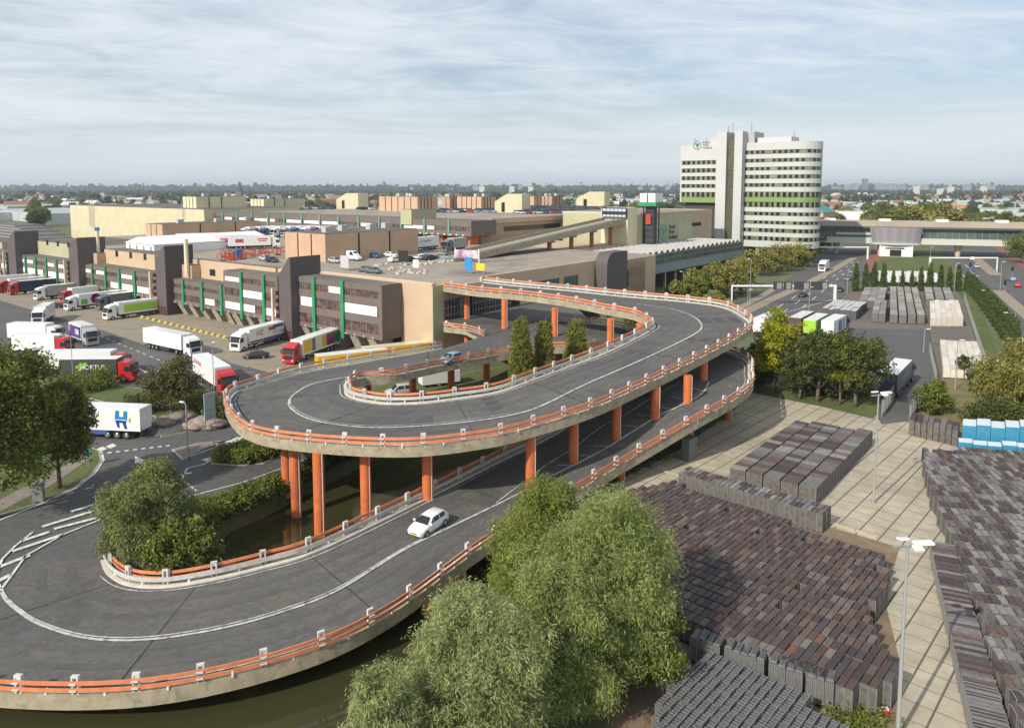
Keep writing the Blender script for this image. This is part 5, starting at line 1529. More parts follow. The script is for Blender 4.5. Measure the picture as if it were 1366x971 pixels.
def truck(kind, fx, fy, rz, cabm, boxm, label, L=None, h=0.0, sidem=None, stripe=None, word=None, group=None, roofm=None, cat='lorry', wordm=None, rear=False, deco=None, H=4.0):
    """origin on the ground under the front bumper (or rear doors when rear=True), +x forward"""
    p = at(fx, fy, h)
    semi = kind == 'semi'
    L = L or (16.2 if semi else 9.8)
    if rear: p = p + Vector((math.cos(rz), math.sin(rz))) * L
    t = empty('articulated_lorry' if semi else 'box_lorry', (p.x, p.y, h + .03), rz); tag(t, label, cat, group)
    W_ = 1.26
    cl_ = 2.25
    # cab: profile extruded across, with a roof deflector
    prof = [(-cl_, .55), (-.02, .55), (0, 1.0), (-.04, 1.75), (-.35, 2.95), (-.75, 3.35), (-cl_, 3.75 if semi else 3.5)]
    b_ = MB(); n_ = len(prof)
    vs = [(x, -W_ * (.98 if z < 3 else .9), z) for x, z in prof] + [(x, W_ * (.98 if z < 3 else .9), z) for x, z in prof]
    b_.add(vs, [tuple(range(n_)), tuple(range(2 * n_ - 1, n_ - 1, -1))] + [(i, n_ + i, n_ + (i + 1) % n_, (i + 1) % n_) for i in range(n_)], cabm)
    cab = b_.build('cab', t)
    MB().quad((.0, -1.12, 1.86), (.0, 1.12, 1.86), (-.29, 1.08, 2.82), (-.29, -1.08, 2.82), GLASS).build('windscreen', t)
    for s in (-1, 1):
        q = [(-.35, s * 1.25, 1.9), (-1.25, s * 1.25, 1.9), (-1.25, s * 1.22, 2.7), (-.55, s * 1.22, 2.7)]
        MB().poly3(q if s > 0 else q[::-1], GLASS).build('side_window', t)
        MB().box(-.35, -.15, s * 1.42 - .12, s * 1.42 + .12, 1.95, 2.7, BLACK).build('mirror', t)
        MB().box(-.03, .03, s * .95 - .18, s * .95 + .18, .72, .92, LAMPG).build('headlight', t)
    MB().box(.003, .04, -.85, .85, .98, 1.66, BLACK).build('grille', t)
    MB().box(-.5, .05, -1.22, 1.22, .3, .68, cabm).build('bumper', t)
    MB().box(-.36, .0, -1.1, 1.1, 2.84, 3.0, BLACK).build('sun_visor', t)
    x1 = -cl_ - (.55 if semi else .12)
    z0 = 1.12 if semi else 1.05
    rm = roofm or PW
    bx = MB(); bx.box(-L, x1, -1.275, 1.275, z0, H - .05, boxm); box = bx.build('cargo_box', t)
    MB().box(-L + .02, x1 - .02, -1.26, 1.26, H - .049, H, rm).build('roof', box)
    if sidem:
        for s in (-1, 1):
            q = [(-L + .35, s * 1.281, z0 + .35), (x1 - (.35 if not deco else 1.4), s * 1.281, z0 + .35), (x1 - (.35 if not deco else 1.4), s * 1.281, H - .25), (-L + .35, s * 1.281, H - .25)]
            MB().poly3(q if s < 0 else q[::-1], sidem).build('side_panel', box)
    if stripe:
        for s in (-1, 1):
            for (a, b2, c_, d, m_) in stripe:
                q = [(a * -L, s * 1.286, z0 + c_), (b2 * -L, s * 1.286, z0 + c_), (b2 * -L, s * 1.286, z0 + d), (a * -L, s * 1.286, z0 + d)]
                MB().poly3(q if s > 0 else q[::-1], m_).build('livery', box)
    if word:
        for s in (-1, 1):
            for (wd, xf, zf, sz, m_) in word:
                text_obj(wd, sz, m_, box, (-L * xf, s * 1.30, z0 + zf), (math.pi / 2, 0, 0 if s < 0 else math.pi))
    # rear doors
    MB().box(-L - .03, -L - .003, -1.2, -.02, z0 + .1, H - .15, boxm if boxm in (PW,) else boxm).build('rear_door', box)
    MB().box(-L - .03, -L - .003, .02, 1.2, z0 + .1, H - .15, boxm).build('rear_door', box)
    for s in (-1, 1): MB().box(-L - .06, -L - .031, s * 1.12 - .07, s * 1.12 + .07, z0 - .2, z0 + .5, TAIL).build('tail_light', t)
    ch = MB(); ch.box(-L + .1, -.6, -.45, .45, .62, z0 - .003, CHAS)
    if semi:
        ch.box(-L + 5.6, -L + 9.2, -1.2, -1.1, .45, 1.05, CHAS); ch.box(-L + 5.6, -L + 9.2, 1.1, 1.2, .45, 1.05, CHAS)
    else: ch.box(-L + 3.6, -cl_ - .8, -1.2, 1.2, .5, 1.0, CHAS)
    ch.box(-L, -L + .12, -1.1, 1.1, .4, .6, CHAS)
    ch.build('chassis', t)
    xs = [-1.35] + ([-4.7, -L + 4.6, -L + 3.3, -L + 2.0] if semi else [-L + 2.5])
    for x in xs:
        for s in (-1, 1): wheel_pair(t, x, s * 1.08, .5, .32)
    return t
MAG = paint('magenta', (.30, .01, .12)); LG = paint('lime', (.35, .62, .06)); GY = paint('box_grey', (.33, .33, .32)); DG = paint('panel_dark', (.06, .065, .06)); YB = paint('cream_box', (.72, .66, .5))
DK = BA - math.pi / 2      # noses toward the yard
gp = 'lorries backed up to the dock offices'
t = truck('semi', 384, 487, DK + .35, PR, PW, 'red lorry with a yellow and purple trailer backed up to the nearest dock', group=gp,
      stripe=((.20, .36, .3, 2.6, PYE), (.37, .44, .3, 2.6, PGY), (.44, .58, .3, 2.6, YB), (.58, .68, .3, 2.6, paint('gold', (.55, .42, .05))), (.68, .85, .3, 2.6, MAG), (.85, .97, .3, 2.6, PTE)))
truck('semi', 313, 470, DK + .28, PW, PW, 'white lorry with red and blue lettering backed up beside the black pickup', group=gp,
      stripe=((.18, .98, .1, .45, PPU), (.45, .98, -.35, .1, PB), (.52, .66, 1.7, 2.4, PR), (.6, .8, 2.0, 2.6, PB)), word=(('HZ', .36, 1.7, 1.5, PR), ('H.Z. Logistics', .75, 1.2, .9, PGY)))
truck('semi', 140, 427.5, DK + .02, PW, PW, 'white lorry with a lime green trailer panel ending in purple backed up to the dock', group=gp,
      stripe=((.25, .76, .4, 2.3, LG), (.77, .97, .1, 2.7, MAG)), word=(('SUL', .87, 1.5, 1.3, PW),))
truck('semi', 130, 414, DK + .02, PGY, PGY, 'dark blue grey lorry between two white ones at the dock', group=gp)
t = truck('semi', 88, 415, DK + .02, PW, PW, 'white lorry with a purple flower painted on its trailer', group=gp, stripe=((.2, .3, .2, 1.6, PGN),))
fl = MB()
for k in range(7):
    a = 2 * math.pi * k / 7; c_ = Vector((-7.0 + .75 * math.cos(a), 2.65 + .75 * math.sin(a)))
    for s in (-1, 1):
        q = [(c_.x + .62 * math.cos(b2), s * 1.29, c_.y + .62 * math.sin(b2)) for b2 in np.linspace(0, 2 * math.pi, 8, endpoint=False)]
        fl.poly3(q if s < 0 else q[::-1], MAG)
fl.build('painted_flower', t)
truck('rigid', 82, 405, DK + .1, PR, PW, 'red and white lorry half hidden at the foot of the dark tower', group=gp)
truck('semi', 47, 401, DK, PW, GY, 'white lorry with a plain grey trailer backed up to the dock', group=gp)
t = truck('semi', 12, 394, DK, PR, PDB, 'red lorry with a dark navy trailer at the far left dock', group=gp)
truck('semi', -2, 391, DK, PR, PW, 'red lorry cut off at the left edge beside the navy trailer', group=gp)
truck('semi', -30, 388, DK, PB, PW, 'blue lorry outside the left edge of the yard', group=gp)
# free standing in the yard
truck('semi', 262, 476, heading(at(212, 465), at(262, 476)), PW, PW, 'plain white articulated lorry driving along the apron of the yard', stripe=None)
truck('rigid', 50, 434.5, R(-72), PW, PW, 'white box lorry facing the camera on the open yard at the left', L=10.5)
truck('rigid', 124, 462, R(-42), PS, PW, 'white box lorry with a blue and purple side driving away from the docks', L=9.5, stripe=((.28, .96, .2, 2.6, paint('violet', (.13, .06, .28))), (.4, .62, .9, 2.0, PW), (.30, .40, .3, 2.5, PB)))
truck('rigid', 95, 474, R(-5), PR, PW, 'red lorry with white box nosing out from behind the big tree', L=11)
truck('rigid', 82, 457, R(-6), PW, PW, 'white lorry partly hidden behind the big tree', L=11)
HG = paint('fresh_green', (.22, .5, .03))
t = truck('rigid', 181, 508, R(2), PR, DG, 'red lorry with a dark grey box lettered in white beside the big tree', L=11.6, word=(('HORTUS', .54, 1.55, 1.05, PW),))
lf = MB()
for dx, dz in ((0, 0), (.5, .35), (-.4, .45), (.15, .85), (.8, .9)):
    for s in (-1, 1):
        q = [(-8.3 + s * 0 + dx - .35, s * 1.30, 2.2 + dz - .25), (-8.3 + dx + .3, s * 1.30, 2.2 + dz - .1), (-8.3 + dx + .35, s * 1.30, 2.2 + dz + .35), (-8.3 + dx - .2, s * 1.30, 2.2 + dz + .25)]
        lf.poly3(q if s < 0 else q[::-1], HG)
lf.build('leaf_emblem', t)
truck('rigid', 172, 497, R(3), PR, PW, 'red cabbed lorry with long white box parked behind the dark grey one', L=14.5)
t = truck('semi', 306, 528, R(-52), PR, PW, 'red articulated lorry with white trailer turning beside the ramp', L=15.0, word=(('PORTENA', .80, 2.0, .9, mat('rose_letter', (.5, .12, .12), .5)),), roofm=PW)
# big white trailer with blue and green H emblem
a = at(193, 585); b2 = at(150, 578)
hd = heading(a, b2)
t = truck('semi', 196, 583, math.pi + R(-7), PW, PW, 'long white articulated lorry with a blue and green H emblem turning at the junction', L=16.4, rear=True, word=(('HANNON', .53, 2.1, .95, mat('grey_letter', (.10, .13, .2), .5)), ('Logistics', .51, 1.25, .7, PB)), stripe=((.45, .72, -.55, -.05, PB),), H=4.0)
em = MB(); EB = paint('emblem_blue', (.02, .22, .50)); EN = paint('emblem_navy', (.01, .05, .28)); EG = paint('emblem_lime', (.20, .55, .05))
def epoly(pts, m):
    for s in (-1, 1):
        q = [(-16.2 + 2.3 - x if s > 0 else -16.2 + 2.3 - x, s * 1.292, 1.35 + z) for x, z in pts]
        em.poly3(q if s > 0 else q[::-1], m)
for pts, m_ in (([(-.95, 1.25), (-.35, 1.25), (-.25, 2.4), (-.8, 2.4)], EB), ([(.25, 1.6), (.8, 1.6), (.85, 2.35), (.3, 2.35)], EB), ([(-.35, 1.25), (.8, 1.2), (.8, 1.6), (-.3, 1.6)], EB),
                ([(-.9, 1.15), (-.35, 1.15), (-.3, .1), (-.6, .2)], EN), ([(.1, .85), (.55, .85), (.75, .0), (.35, .05)], EN), ([(-.35, 1.15), (.75, 1.1), (.6, .8), (-.32, .8)], EN),
                ([(.85, 1.15), (1.25, 1.6), (1.25, .7)], EG)):
    epoly(pts, m_)
em.build('emblem', t)
# yellow low box trailers by the ramp
for k, (fx, fy) in enumerate(((430, 496), (492, 485))):
    p = at(fx, fy); tt = empty('flat_trailer', (p.x, p.y, 0), R(28)); tag(tt, ('yellow and white low trailer parked behind the ramp rail, the nearer one', 'yellow low trailer with pale roof parked next to the dock office corner')[k], 'trailer')
    MB().box(-1, 11.5, -1.25, 1.25, 1.0, 3.0, PYE).build('body', tt); MB().box(-1, 11.5, -1.2, 1.2, 3.002, 3.1, (PW, YB)[k]).build('cover', tt)
    MB().box(-.9, 11, -.6, .6, .6, .999, CHAS).build('chassis', tt)
    for x in (8, 9.3, 10.6):
        for s in (-1, 1): wheel_pair(tt, x, s * 1.05, .48, .3)
car_px('sedan', PBK, 342, 478, R(190), 'black pickup like car parked between the lorries on the apron')
car_px('sedan', PBK, 72, 411, R(195), 'black car parked in front of the red and white lorry')
car_px('hatch', PBK, 566, 468, AV, 'black car parked against the beige hall corner behind the rail')
# lorry park on the east
gq = 'lorries in the park beyond the trees'
HV = heading(at(1010, 449), at(1048, 430))
truck('semi', 1011, 450, HV, PR, PW, 'white trailer with red cab nearest the upper ramp loop', L=13.5, rear=True, group=gq)
truck('semi', 1060, 448, HV, PDB, mat('brown_tarp', (.10, .06, .05), .6), 'white roofed brown lorry behind the yellow green tree', L=13.5, rear=True, group=gq)
truck('semi', 1079, 452, HV, PGN, LG, 'bright green lorry between the brown and the blue white ones', L=13.5, rear=True, group=gq, roofm=PW, sidem=PGN)
truck('semi', 1103, 453, HV - .03, PDB, PW, 'blue and white lorry at the right end of the parked group', L=13.0, rear=True, group=gq, stripe=((.5, .7, .2, 2.4, PB), (.3, .45, .3, 2.4, PLB)))
truck('semi', 1208, 506, heading(at(1166, 540), at(1208, 506)) + .05, PDB, PDB, 'navy lorry with white roof parked at the gate of the slab yard', L=15, group=gq, stripe=((.3, .75, 1.3, 1.6, PLB), (.4, .7, .8, 1.0, PLB)))
truck('rigid', 1096, 363, R(238), PW, PW, 'white lorry driving toward the camera on the west road', L=9)
# white trailers behind the poplars
for k in range(5):
    truck('semi', 1184 + 15.5 * k, 381.5, R(88), PBK, PW, 'white trailer parked in the row behind the straight poplars', L=11, group='white trailers behind the poplars', rear=True, h=0.03)
# cars on the roads
for kind, pm, x, y, ang, lab in (('sedan', PBK, 1071, 396, R(235), 'black car on the near lanes under the sign gantry'), ('hatch', PBK, 1120, 389, R(235), 'dark car on the west road right of the gantry mast'),
        ('hatch', PGY, 1131, 374, R(235), 'grey car further up the west road'), ('mpv', PGY, 1344, 436, R(250), 'dark people carrier alone on the near east road'),
        ('sedan', PB, 1295, 362, R(240), 'blue car in the queue on the east road'), ('sedan', PW, 1297, 347, R(240), 'white car leading the queue on the east road'),
        ('sedan', PS, 1303, 357, R(240), 'silver car in the queue on the east road'), ('sedan', PBK, 1301, 372, R(240), 'black car last in the queue on the east road'),
        ('hatch', PLB, 1351, 375, R(60), 'light blue car on the far lanes of the east road'), ('hatch', PR, 1357, 383, R(60), 'red car on the far lanes of the east road'),
        ('sedan', PB, 1048, 356, R(240), 'dark blue car parked under the trees by the office tower'), ('mpv', PBK, 1028, 349, R(240), 'black car parked beside the office tower legs'), ('mpv', PBK, 989, 392, R(240), 'black car parked under the tree left of the west road')):
    car_px(kind, pm, x, y, ang, lab)
# cars on the parking deck
for kind, pm, x, y, ang, lab in (('van', PW, 470, 347.5, AU, 'white delivery van beside the salmon block on the parking deck'), ('sedan', PB, 499, 344, AU, 'blue car right of the white van on the deck'),
        ('hatch', PS, 447, 351, AU, 'silver car in front of the salmon block corner'), ('sedan', PW, 521, 343, AU, 'white car beside the blue car on the deck'), ('hatch', PW, 527, 350, AV, 'white car behind the black notice board on the deck'),
        ('hatch', PBK, 546, 349, AV, 'black car behind the black notice board on the deck'), ('sedan', PW, 560, 347, AV, 'white car beside the black one in mid deck'), ('hatch', PW, 566, 346, AV, 'second white car of the pair in mid deck'),
        ('sedan', PBK, 574, 347, AV, 'black car between white and blue ones in mid deck'), ('hatch', PLB, 593, 346, AU, 'light blue car right of the black one on the deck'),
        ('sedan', PGY, 489, 363, AU, 'grey car near the roof edge above the green post office'), ('sedan', PGY, 498, 364.5, AU, 'dark grey car nearest the roof edge'),
        ('hatch', PS, 354, 348, AU, 'silver car behind the nearest dark tower at the deck edge'), ('hatch', PBK, 363, 350, AU, 'dark car behind the nearest dark tower at the deck edge')):
    car_px(kind, pm, x, y, ang, lab, h=13.03, group='cars on the parking deck')
t = truck('semi', 540, 336.5, heading(at(540, 336, 13), at(600, 329, 13)) + math.pi, PW, PW, 'white articulated lorry on the parking deck under the upper hall', h=13.03, L=15.5, word=(('E.C. TRANSPORT', .55, 1.6, .8, PGY),), stripe=((.02, .98, -.3, -.02, PB),))
truck('semi', 592, 337, AV + math.pi, PGY, GY, 'grey lorry in a loading bay under the upper hall', h=13.03, L=9)
# trailers and lorries at the left of the deck
gz = 'white trailers with red print on the deck'
for k, (fx, fy) in enumerate(((373, 331), (352, 330), (332, 329.5), (301, 326.5))):
    truck('semi', fx, fy, heading(at(316, 333, 13), at(373, 331, 13)), PW, PW, ('front white trailer with red print on the deck left of the salmon block', 'second white trailer with red print on the deck', 'third white trailer with red print on the deck', 'rear white trailer with red print by the tent')[k], h=13.03, L=15, group=gz,
          stripe=((.25, .45, 1.75, 2.1, PR), (.27, .43, 1.2, 1.45, PR), (.72, .88, 1.0, 2.1, mat('rose_print', (.5, .08, .10), .6)),))
rs = random.Random(3)
for k in range(9):
    x = 322 + k * 13.5
    pm = (PW, PGY, PB, PW, PS, PB, PW, PPU, PW)[k]
    nm = ('white', 'grey', 'blue', 'white', 'silver', 'blue', 'white', 'purple', 'white')[k]
    truck('semi', x, 317.5 - k * .15, AV + math.pi, pm, PW, '%s cab lorry in the row before the upper hall, number counted from left by its %s neighbour' % (nm, nm) if False else '%s cabbed lorry in the long row parked before the upper hall' % nm, h=13.03, L=15, group='%s cabbed lorries in the row before the upper hall' % nm)
# simple distant cars on the upper roof: no parts at this size
PROTO = []
def tiny(pm):
    b_ = MB(); b_.box(-2.2, 2.2, -.88, .88, .25, .92, pm); b_.add([(-1.6, -.8, .921), (1.2, -.8, .921), (1.2, .8, .921), (-1.6, .8, .921), (-1.1, -.62, 1.45), (.5, -.62, 1.45), (.5, .62, 1.45), (-1.1, .62, 1.45)],
        [(0, 1, 5, 4), (1, 2, 6, 5), (2, 3, 7, 6), (3, 0, 4, 7)], GLASS); b_.quad((-1.1, -.62, 1.451), (.5, -.62, 1.451), (.5, .62, 1.451), (-1.1, .62, 1.451), pm)
    for x in (-1.35, 1.35):
        for s in (-1, 1): b_.tube((x, s * .9 - .1, .32), (x, s * .9 + .1, .32), .32, .32, TYRE, 8)
    return b_.build('parked_car')
names = [('white', PW), ('black', PBK), ('silver', PS), ('red', PR), ('blue', PB), ('grey', PGY), ('light blue', PLB)]
protos = {n_: tiny(pm) for n_, pm in names}; used = set()
rs = random.Random(12)
def park(px, py, h, ang):
    n_ = rs.choice(['white', 'white', 'silver', 'silver', 'black', 'grey', 'blue', 'red', 'light blue'])
    o = protos[n_] if n_ not in used else protos[n_].copy()
    if n_ in used: COL.objects.link(o)
    used.add(n_)
    p = at(px, py, h); o.location = (p.x, p.y, h + .05); o.rotation_euler = (0, 0, ang)
    tag(o, '%s car in the rows on the upper roof car park' % n_, 'car', '%s cars on the upper roof' % n_)
for r_ in range(9):
    y = 285.8 - r_ * .98
    x = 697.0 if r_ == 0 else 690
    while x < 822:
        if rs.random() < .8: park(x, y + rs.uniform(-.1, .1) - (x - 690) * .012, 20.62, AU + (0 if rs.random() < .6 else math.pi))
        x += 5.6 - r_ * .3
for x0, x1, y in ((572, 660, 284.0), (590, 690, 282.0), (410, 446, 279.5), (480, 506, 280), (350, 440, 277.5)):
    x = x0
    while x < x1:
        if rs.random() < .75: park(x, y, 20.62, AU)
        x += 6.0
for x in range(0, 90, 9): pass
# small things on the deck: red trolley trains, blue box, notice boards, planters
RT = mat('red_frame', (.50, .08, .04), .6)
def deckthing(px, py): p = at(px, py, 13.0); return (p.x, p.y, 13.03)
rs = random.Random(8); first = None
for k in range(26):
    x = rs.uniform(290, 378); y = 345 - (x - 290) * .07 + rs.uniform(-3, 4)
    if first is None:
        first = empty('tow_trolley', deckthing(x, y), AU)
        MB().box(-1.1, 1.1, -.6, .6, .25, .4, RT).build('base', first)
        f = MB()
        for a in (-1.05, 1.05):
            for b2 in (-.55, .55): f.box(a - .06, a + .06, b2 - .06, b2 + .06, .4, 1.7, RT)
            f.box(a - .06, a + .06, -.55, .55, 1.7, 1.82, RT)
        f.build('frame', first); o = first
    else: o = copy_tree(first); o.location = deckthing(x, y); o.rotation_euler.z = AU + rs.uniform(-.3, .3)
    tag(o, 'red steel tow trolley in the crowd on the deck behind the beige wall', 'trolley', 'red tow trolleys on the deck')
bx = empty('blue_cabin', deckthing(317, 345.5), AU); tag(bx, 'small blue cabin among the red trolleys on the deck', 'cabin')
MB().box(-.9, .9, -.9, .9, 0, 2.5, mat('cabin_blue', (.02, .20, .50), .5)).build('body', bx); MB().box(-.4, .4, -.96, -.905, .1, 2.1, PDB).build('door', bx)
def board(px, py, w, h, m, label, leg=1.2):
    t = empty('notice_board', deckthing(px, py), AU + .1); tag(t, label, 'sign')
    MB().box(-w / 2, w / 2, -.06, .06, leg, leg + h, m).build('panel', t)
    for s in (-1, 1): MB().tube((s * w * .4, 0, 0), (s * w * .4, 0, leg), .06, .06, STEEL, 6).build('leg', t)
board(538, 354, 3.0, 2.8, mat('board_black', (.02, .02, .02), .5), 'black notice board standing among the planters on the deck', .8)
board(625, 365, 1.9, 3.0, mat('board_blue', (.02, .25, .62), .5), 'tall blue sign panel on the deck above the ramp end', .6)
board(641, 366, 2.2, 1.6, mat('board_yellow', (.75, .55, .02), .5), 'yellow sign panel on the deck above the ramp end', .8)
board(555, 362, 1.6, 1.8, WHITE, 'white sign panel among the planters on the deck', .8)
board(460, 361, 2.6, 2.8, mat('board_grey', (.5, .5, .5), .5), 'grey sign panel standing behind the roof edge', .6)
p = at(623, 350, 13); t = empty('banner_frame', (p.x, p.y, 13.02), AU + .2); tag(t, 'purple and white banner in a frame on the deck by the bridge ramp', 'banner')
MB().box(-3.4, 3.4, -.08, .08, 1.0, 3.1, mat('banner_print', (.20, .05, .18), .6, col2=(.75, .72, .74), nscale=.6)).build('panel', t)
for s in (-1, 1): MB().box(s * 3.5 - .1, s * 3.5 + .1, -.1, .1, 0, 3.5, WHITE).build('post', t)
first = None; PLM = mat('planter_concrete', (.50, .47, .42), .9)
for k in range(44):
    f = k / 43
    x = 500 + 110 * f + rs.uniform(-5, 5); y = 357 - 9 * f + rs.uniform(-3, 6) * (1 - f)
    if k % 3 == 0: x, y = 530 + rs.uniform(0, 38), 361 + rs.uniform(0, 6)
    if first is None:
        first = MB().prism([(.75, 0), (.4, .62), (-.4, .62), (-.75, 0), (-.4, -.62), (.4, -.62)], 0, .55, PLM).build('concrete_block'); o = first
    else: o = first.copy(); COL.objects.link(o)
    o.scale = (.62, .62, .8); o.location = deckthing(x, y); tag(o, 'small pale concrete block in the scatter along the deck lanes', 'block', 'concrete blocks on the deck')
# yellow stones along the dock
YS = mat('yellow_stone', (.60, .45, .10), .9, noise=.15)
fs_ = None
for k in range(15):
    f = k / 14; x = 190 + (300 - 190) * f; y = 424 + (451 - 424) * f
    p = at(x, y)
    if fs_ is None:
        fs_ = MB().tube((0, 0, 0), (0, 0, .35), .55, .5, YS, 10).add([(.5 * math.cos(a), .5 * math.sin(a), .352) for a in np.linspace(0, 2 * math.pi, 10, endpoint=False)] + [(0, 0, .6)], [(i, (i + 1) % 10, 10) for i in range(10)], YS).build('bollard_stone'); o = fs_
    else: o = fs_.copy(); COL.objects.link(o)
    o.location = (p.x, p.y, .02); tag(o, 'round yellow stone in the row along the dock apron', 'marker', 'yellow stones along the dock')
# ------------------------------------------------------------------ trolley park
def inside(p, poly):
    x, y = p; c = False; n_ = len(poly)
    for i in range(n_):
        (x1, y1), (x2, y2) = poly[i], poly[i - 1]
        if (y1 > y) != (y2 > y) and x < (x2 - x1) * (y - y1) / (y2 - y1) + x1: c = not c
    return c
BROWNS = [(.080, .052, .046), (.095, .062, .052), (.062, .046, .046), (.12, .08, .066), (.09, .072, .068), (.07, .048, .045), (.14, .115, .105), (.072, .056, .06), (.11, .092, .086), (.055, .042, .042), (.20, .165, .145), (.10, .062, .05), (.085, .055, .05), (.068, .064, .074), (.19, .085, .055), (.083, .06, .055), (.075, .05, .048), (.10, .07, .062)]
BOARD = mat('board_brown', (1, 1, 1), .85, noise=.25, nscale=3, rnd=BROWNS)
GREYS = [(.12, .12, .125), (.09, .09, .10), (.16, .155, .15), (.105, .105, .105), (.075, .075, .085), (.14, .125, .12)]
BOARDG = mat('board_grey', (1, 1, 1), .6, noise=.25, nscale=3, rnd=GREYS)
LGREY = [(.20, .19, .185), (.15, .145, .14), (.235, .22, .205), (.13, .115, .11), (.17, .165, .165)]
MIX = mat('board_mixed', (1, 1, 1), .8, noise=.25, nscale=3, rnd=BROWNS[:6] + LGREY)
def stackmat(name, c1, c2):
    m = mat(name, c1, .8, col2=c2, nscale=2.5, detail=6)
    stripes(m, (0, 0, 1), .115, .05, (.035, .032, .03), .85)
    return m
SIDE = stackmat('stack_edges', (.10, .09, .082), (.26, .24, .215))
SIDEG = stackmat('stack_edges_grey', (.22, .215, .20), (.13, .125, .12))
GALV = mat('galvanised_frame', (.27, .275, .275), .5, .4, noise=.15, nscale=3)
TR_MESH = {}
def trolley_mesh(a, b_, h, key):
    """two shared meshes: frame with the folded shelf stack, and the board on top"""
    if key in TR_MESH: return TR_MESH[key]
    side = SIDEG if key[0] == 'g' else SIDE
    f = MB(); x, y = a / 2 - .03, b_ / 2 - .03
    f.box(-x, x, -y, y, .22, h - .12, side)
    for k in range(1, 4):
        q = -x + 2 * x * k / 4; f.box(q - .02, q + .02, -y - .012, y + .012, .22, h - .13, GALV)
    for sx_ in (-1, 1):
        for sy_ in (-1, 1):
            f.box(sx_ * x - .028, sx_ * x + .028, sy_ * y - .028, sy_ * y + .028, .1, h - .125 if key[0] != 'm' else h + .02, GALV)
            f.tube((sx_ * (x - .1), sy_ * (y - .1) - .03, .1), (sx_ * (x - .1), sy_ * (y - .1) + .03, .1), .1, .1, TYRE, 8)
    fo_ = f.build('frame'); fm = fo_.data; bpy.data.objects.remove(fo_)
    t = MB()
    if key[0] == 'g':
        t.box(-x - .0, x, -y + .0, -y + .05, h - .06, h + .05, GALV)
        for k in range(4):
            q = -x + .08 + k * (2 * x - .16) / 3
            t.box(q - .03, q + .03, -y + .02, y - .02, h - .06, h - .01, mat('slat_grey', (.15, .15, .155), .8, noise=.3, nscale=3))
        t.box(-x + .03, x - .03, -y + .03, y - .03, h - .119, h - .061, mat('tray_dark', (.085, .085, .09), .7, noise=.3, nscale=2))
    elif key[0] == 'm':
        t.box(-x + .0, x - .0, -y + .03, y - .03, h - .119, h - .02, MIX)
        t.box(-x + .03, -x + .09, -y + .03, y - .03, h - .019, h + .03, GALV)
    else: t.box(-x - .01, x + .01, -y - .01, y + .01, h - .119, h - .01, BOARD)
    to = t.build('board'); tm = to.data; bpy.data.objects.remove(to)
    TR_MESH[key] = (fm, tm); return TR_MESH[key]
CAND = []
def field(poly_px, ang, a, b_, key, label, group, h=1.9, jitter=.04, hj=.0, poly_w=None, skip=.01, gapx=0, every=0, seed=0, gapy=0, gap1=0):
    poly = poly_w or [tuple(at(*p, h)) for p in poly_px]
    c, s = math.cos(ang), math.sin(ang)
    loc = [(x * c + y * s, -x * s + y * c) for x, y in poly]
    x0, x1 = min(p[0] for p in loc), max(p[0] for p in loc); y0, y1 = min(p[1] for p in loc), max(p[1] for p in loc)
    rs = random.Random(seed); i = 0
    X = x0 + a / 2
    while X < x1:
        Y = y0 + b_ / 2
        while Y < y1:
            w = (X * c - Y * s, X * s + Y * c)
            if inside(w, poly) and rs.random() > skip:
                CAND.append((math.hypot(*w), w[0] + rs.uniform(-jitter, jitter), w[1] + rs.uniform(-jitter, jitter), ang + rs.uniform(-.012, .012), a, b_, h + (rs.uniform(-hj, hj) if rs.random() < .8 else rs.uniform(-3 * hj, hj)), key, label, group))
            Y += b_ + (gapy or .015)
        X += a + (gap1 or .02); i += 1
        if every and i % every == 0: X += gapx
GA = 'trolleys with brown board tops in the big block left of the lane'
field([(832, 652), (897, 641), (1176, 738), (1184, 748), (1180, 790), (1150, 800), (1168, 835), (1168, 860), (1198, 882), (1196, 900), (1175, 918), (1128, 915), (918, 826), (850, 760)], YA, 1.02, .5, 'b', 'trolley topped with a brown or grey board in the big block left of the lane', GA, hj=.03, seed=1, jitter=.015, gap1=.13)
def line_row(p0, p1, h, a, b_, key, label, group, depth=1, dgap=.05, gaps=(), seed=0):
    """units side by side from photo point p0 to p1 (front top edge), rows stacked away behind"""
    rs = random.Random(seed)
    A, B = at(*p0, h), at(*p1, h); d = (B - A); L_ = d.length; e = d.normalized(); nn = Vector((-e.y, e.x)); ang = math.atan2(e.y, e.x)
    for r_ in range(depth):
        s = a / 2; i = 0
        while s < L_:
            p = A + e * s + nn * (b_ / 2 + r_ * (b_ + dgap))
            CAND.append((p.length, p.x + rs.uniform(-.015, .015), p.y + rs.uniform(-.03, .03), ang + rs.uniform(-.01, .01), a, b_, h + rs.uniform(-.02, .02), key, label, group))
            s += a + .02; i += 1
            if i in gaps: s += .25
line_row((905, 629), (1100, 685), 2.05, .5, 1.05, 'm', 'upright trolley in the long wall like row behind the big brown block', 'trolleys in the long wall like row', depth=2, seed=2)
q0, q1, q2, q3 = (at(*p, 1.9) for p in ((973, 622), (1062, 560), (1164, 575), (1090, 652)))
for k in range(5):
    a0 = q0.lerp(q3, (k + .5) / 5); a1 = q1.lerp(q2, (k + .5) / 5); e = (a1 - a0).normalized(); L_ = (a1 - a0).length; s = .5
    rs_ = random.Random(k)
    while s < L_:
        p = a0 + e * s; CAND.append((p.length, p.x, p.y, math.atan2(e.y, e.x) + rs_.uniform(-.01, .01), 1.02, 1.72, 1.9 + rs_.uniform(-.02, .02), 'm', 'grey brown wrapped trolley in the five parallel rows behind the long wall row', 'trolleys in the five parallel rows')); s += 1.05
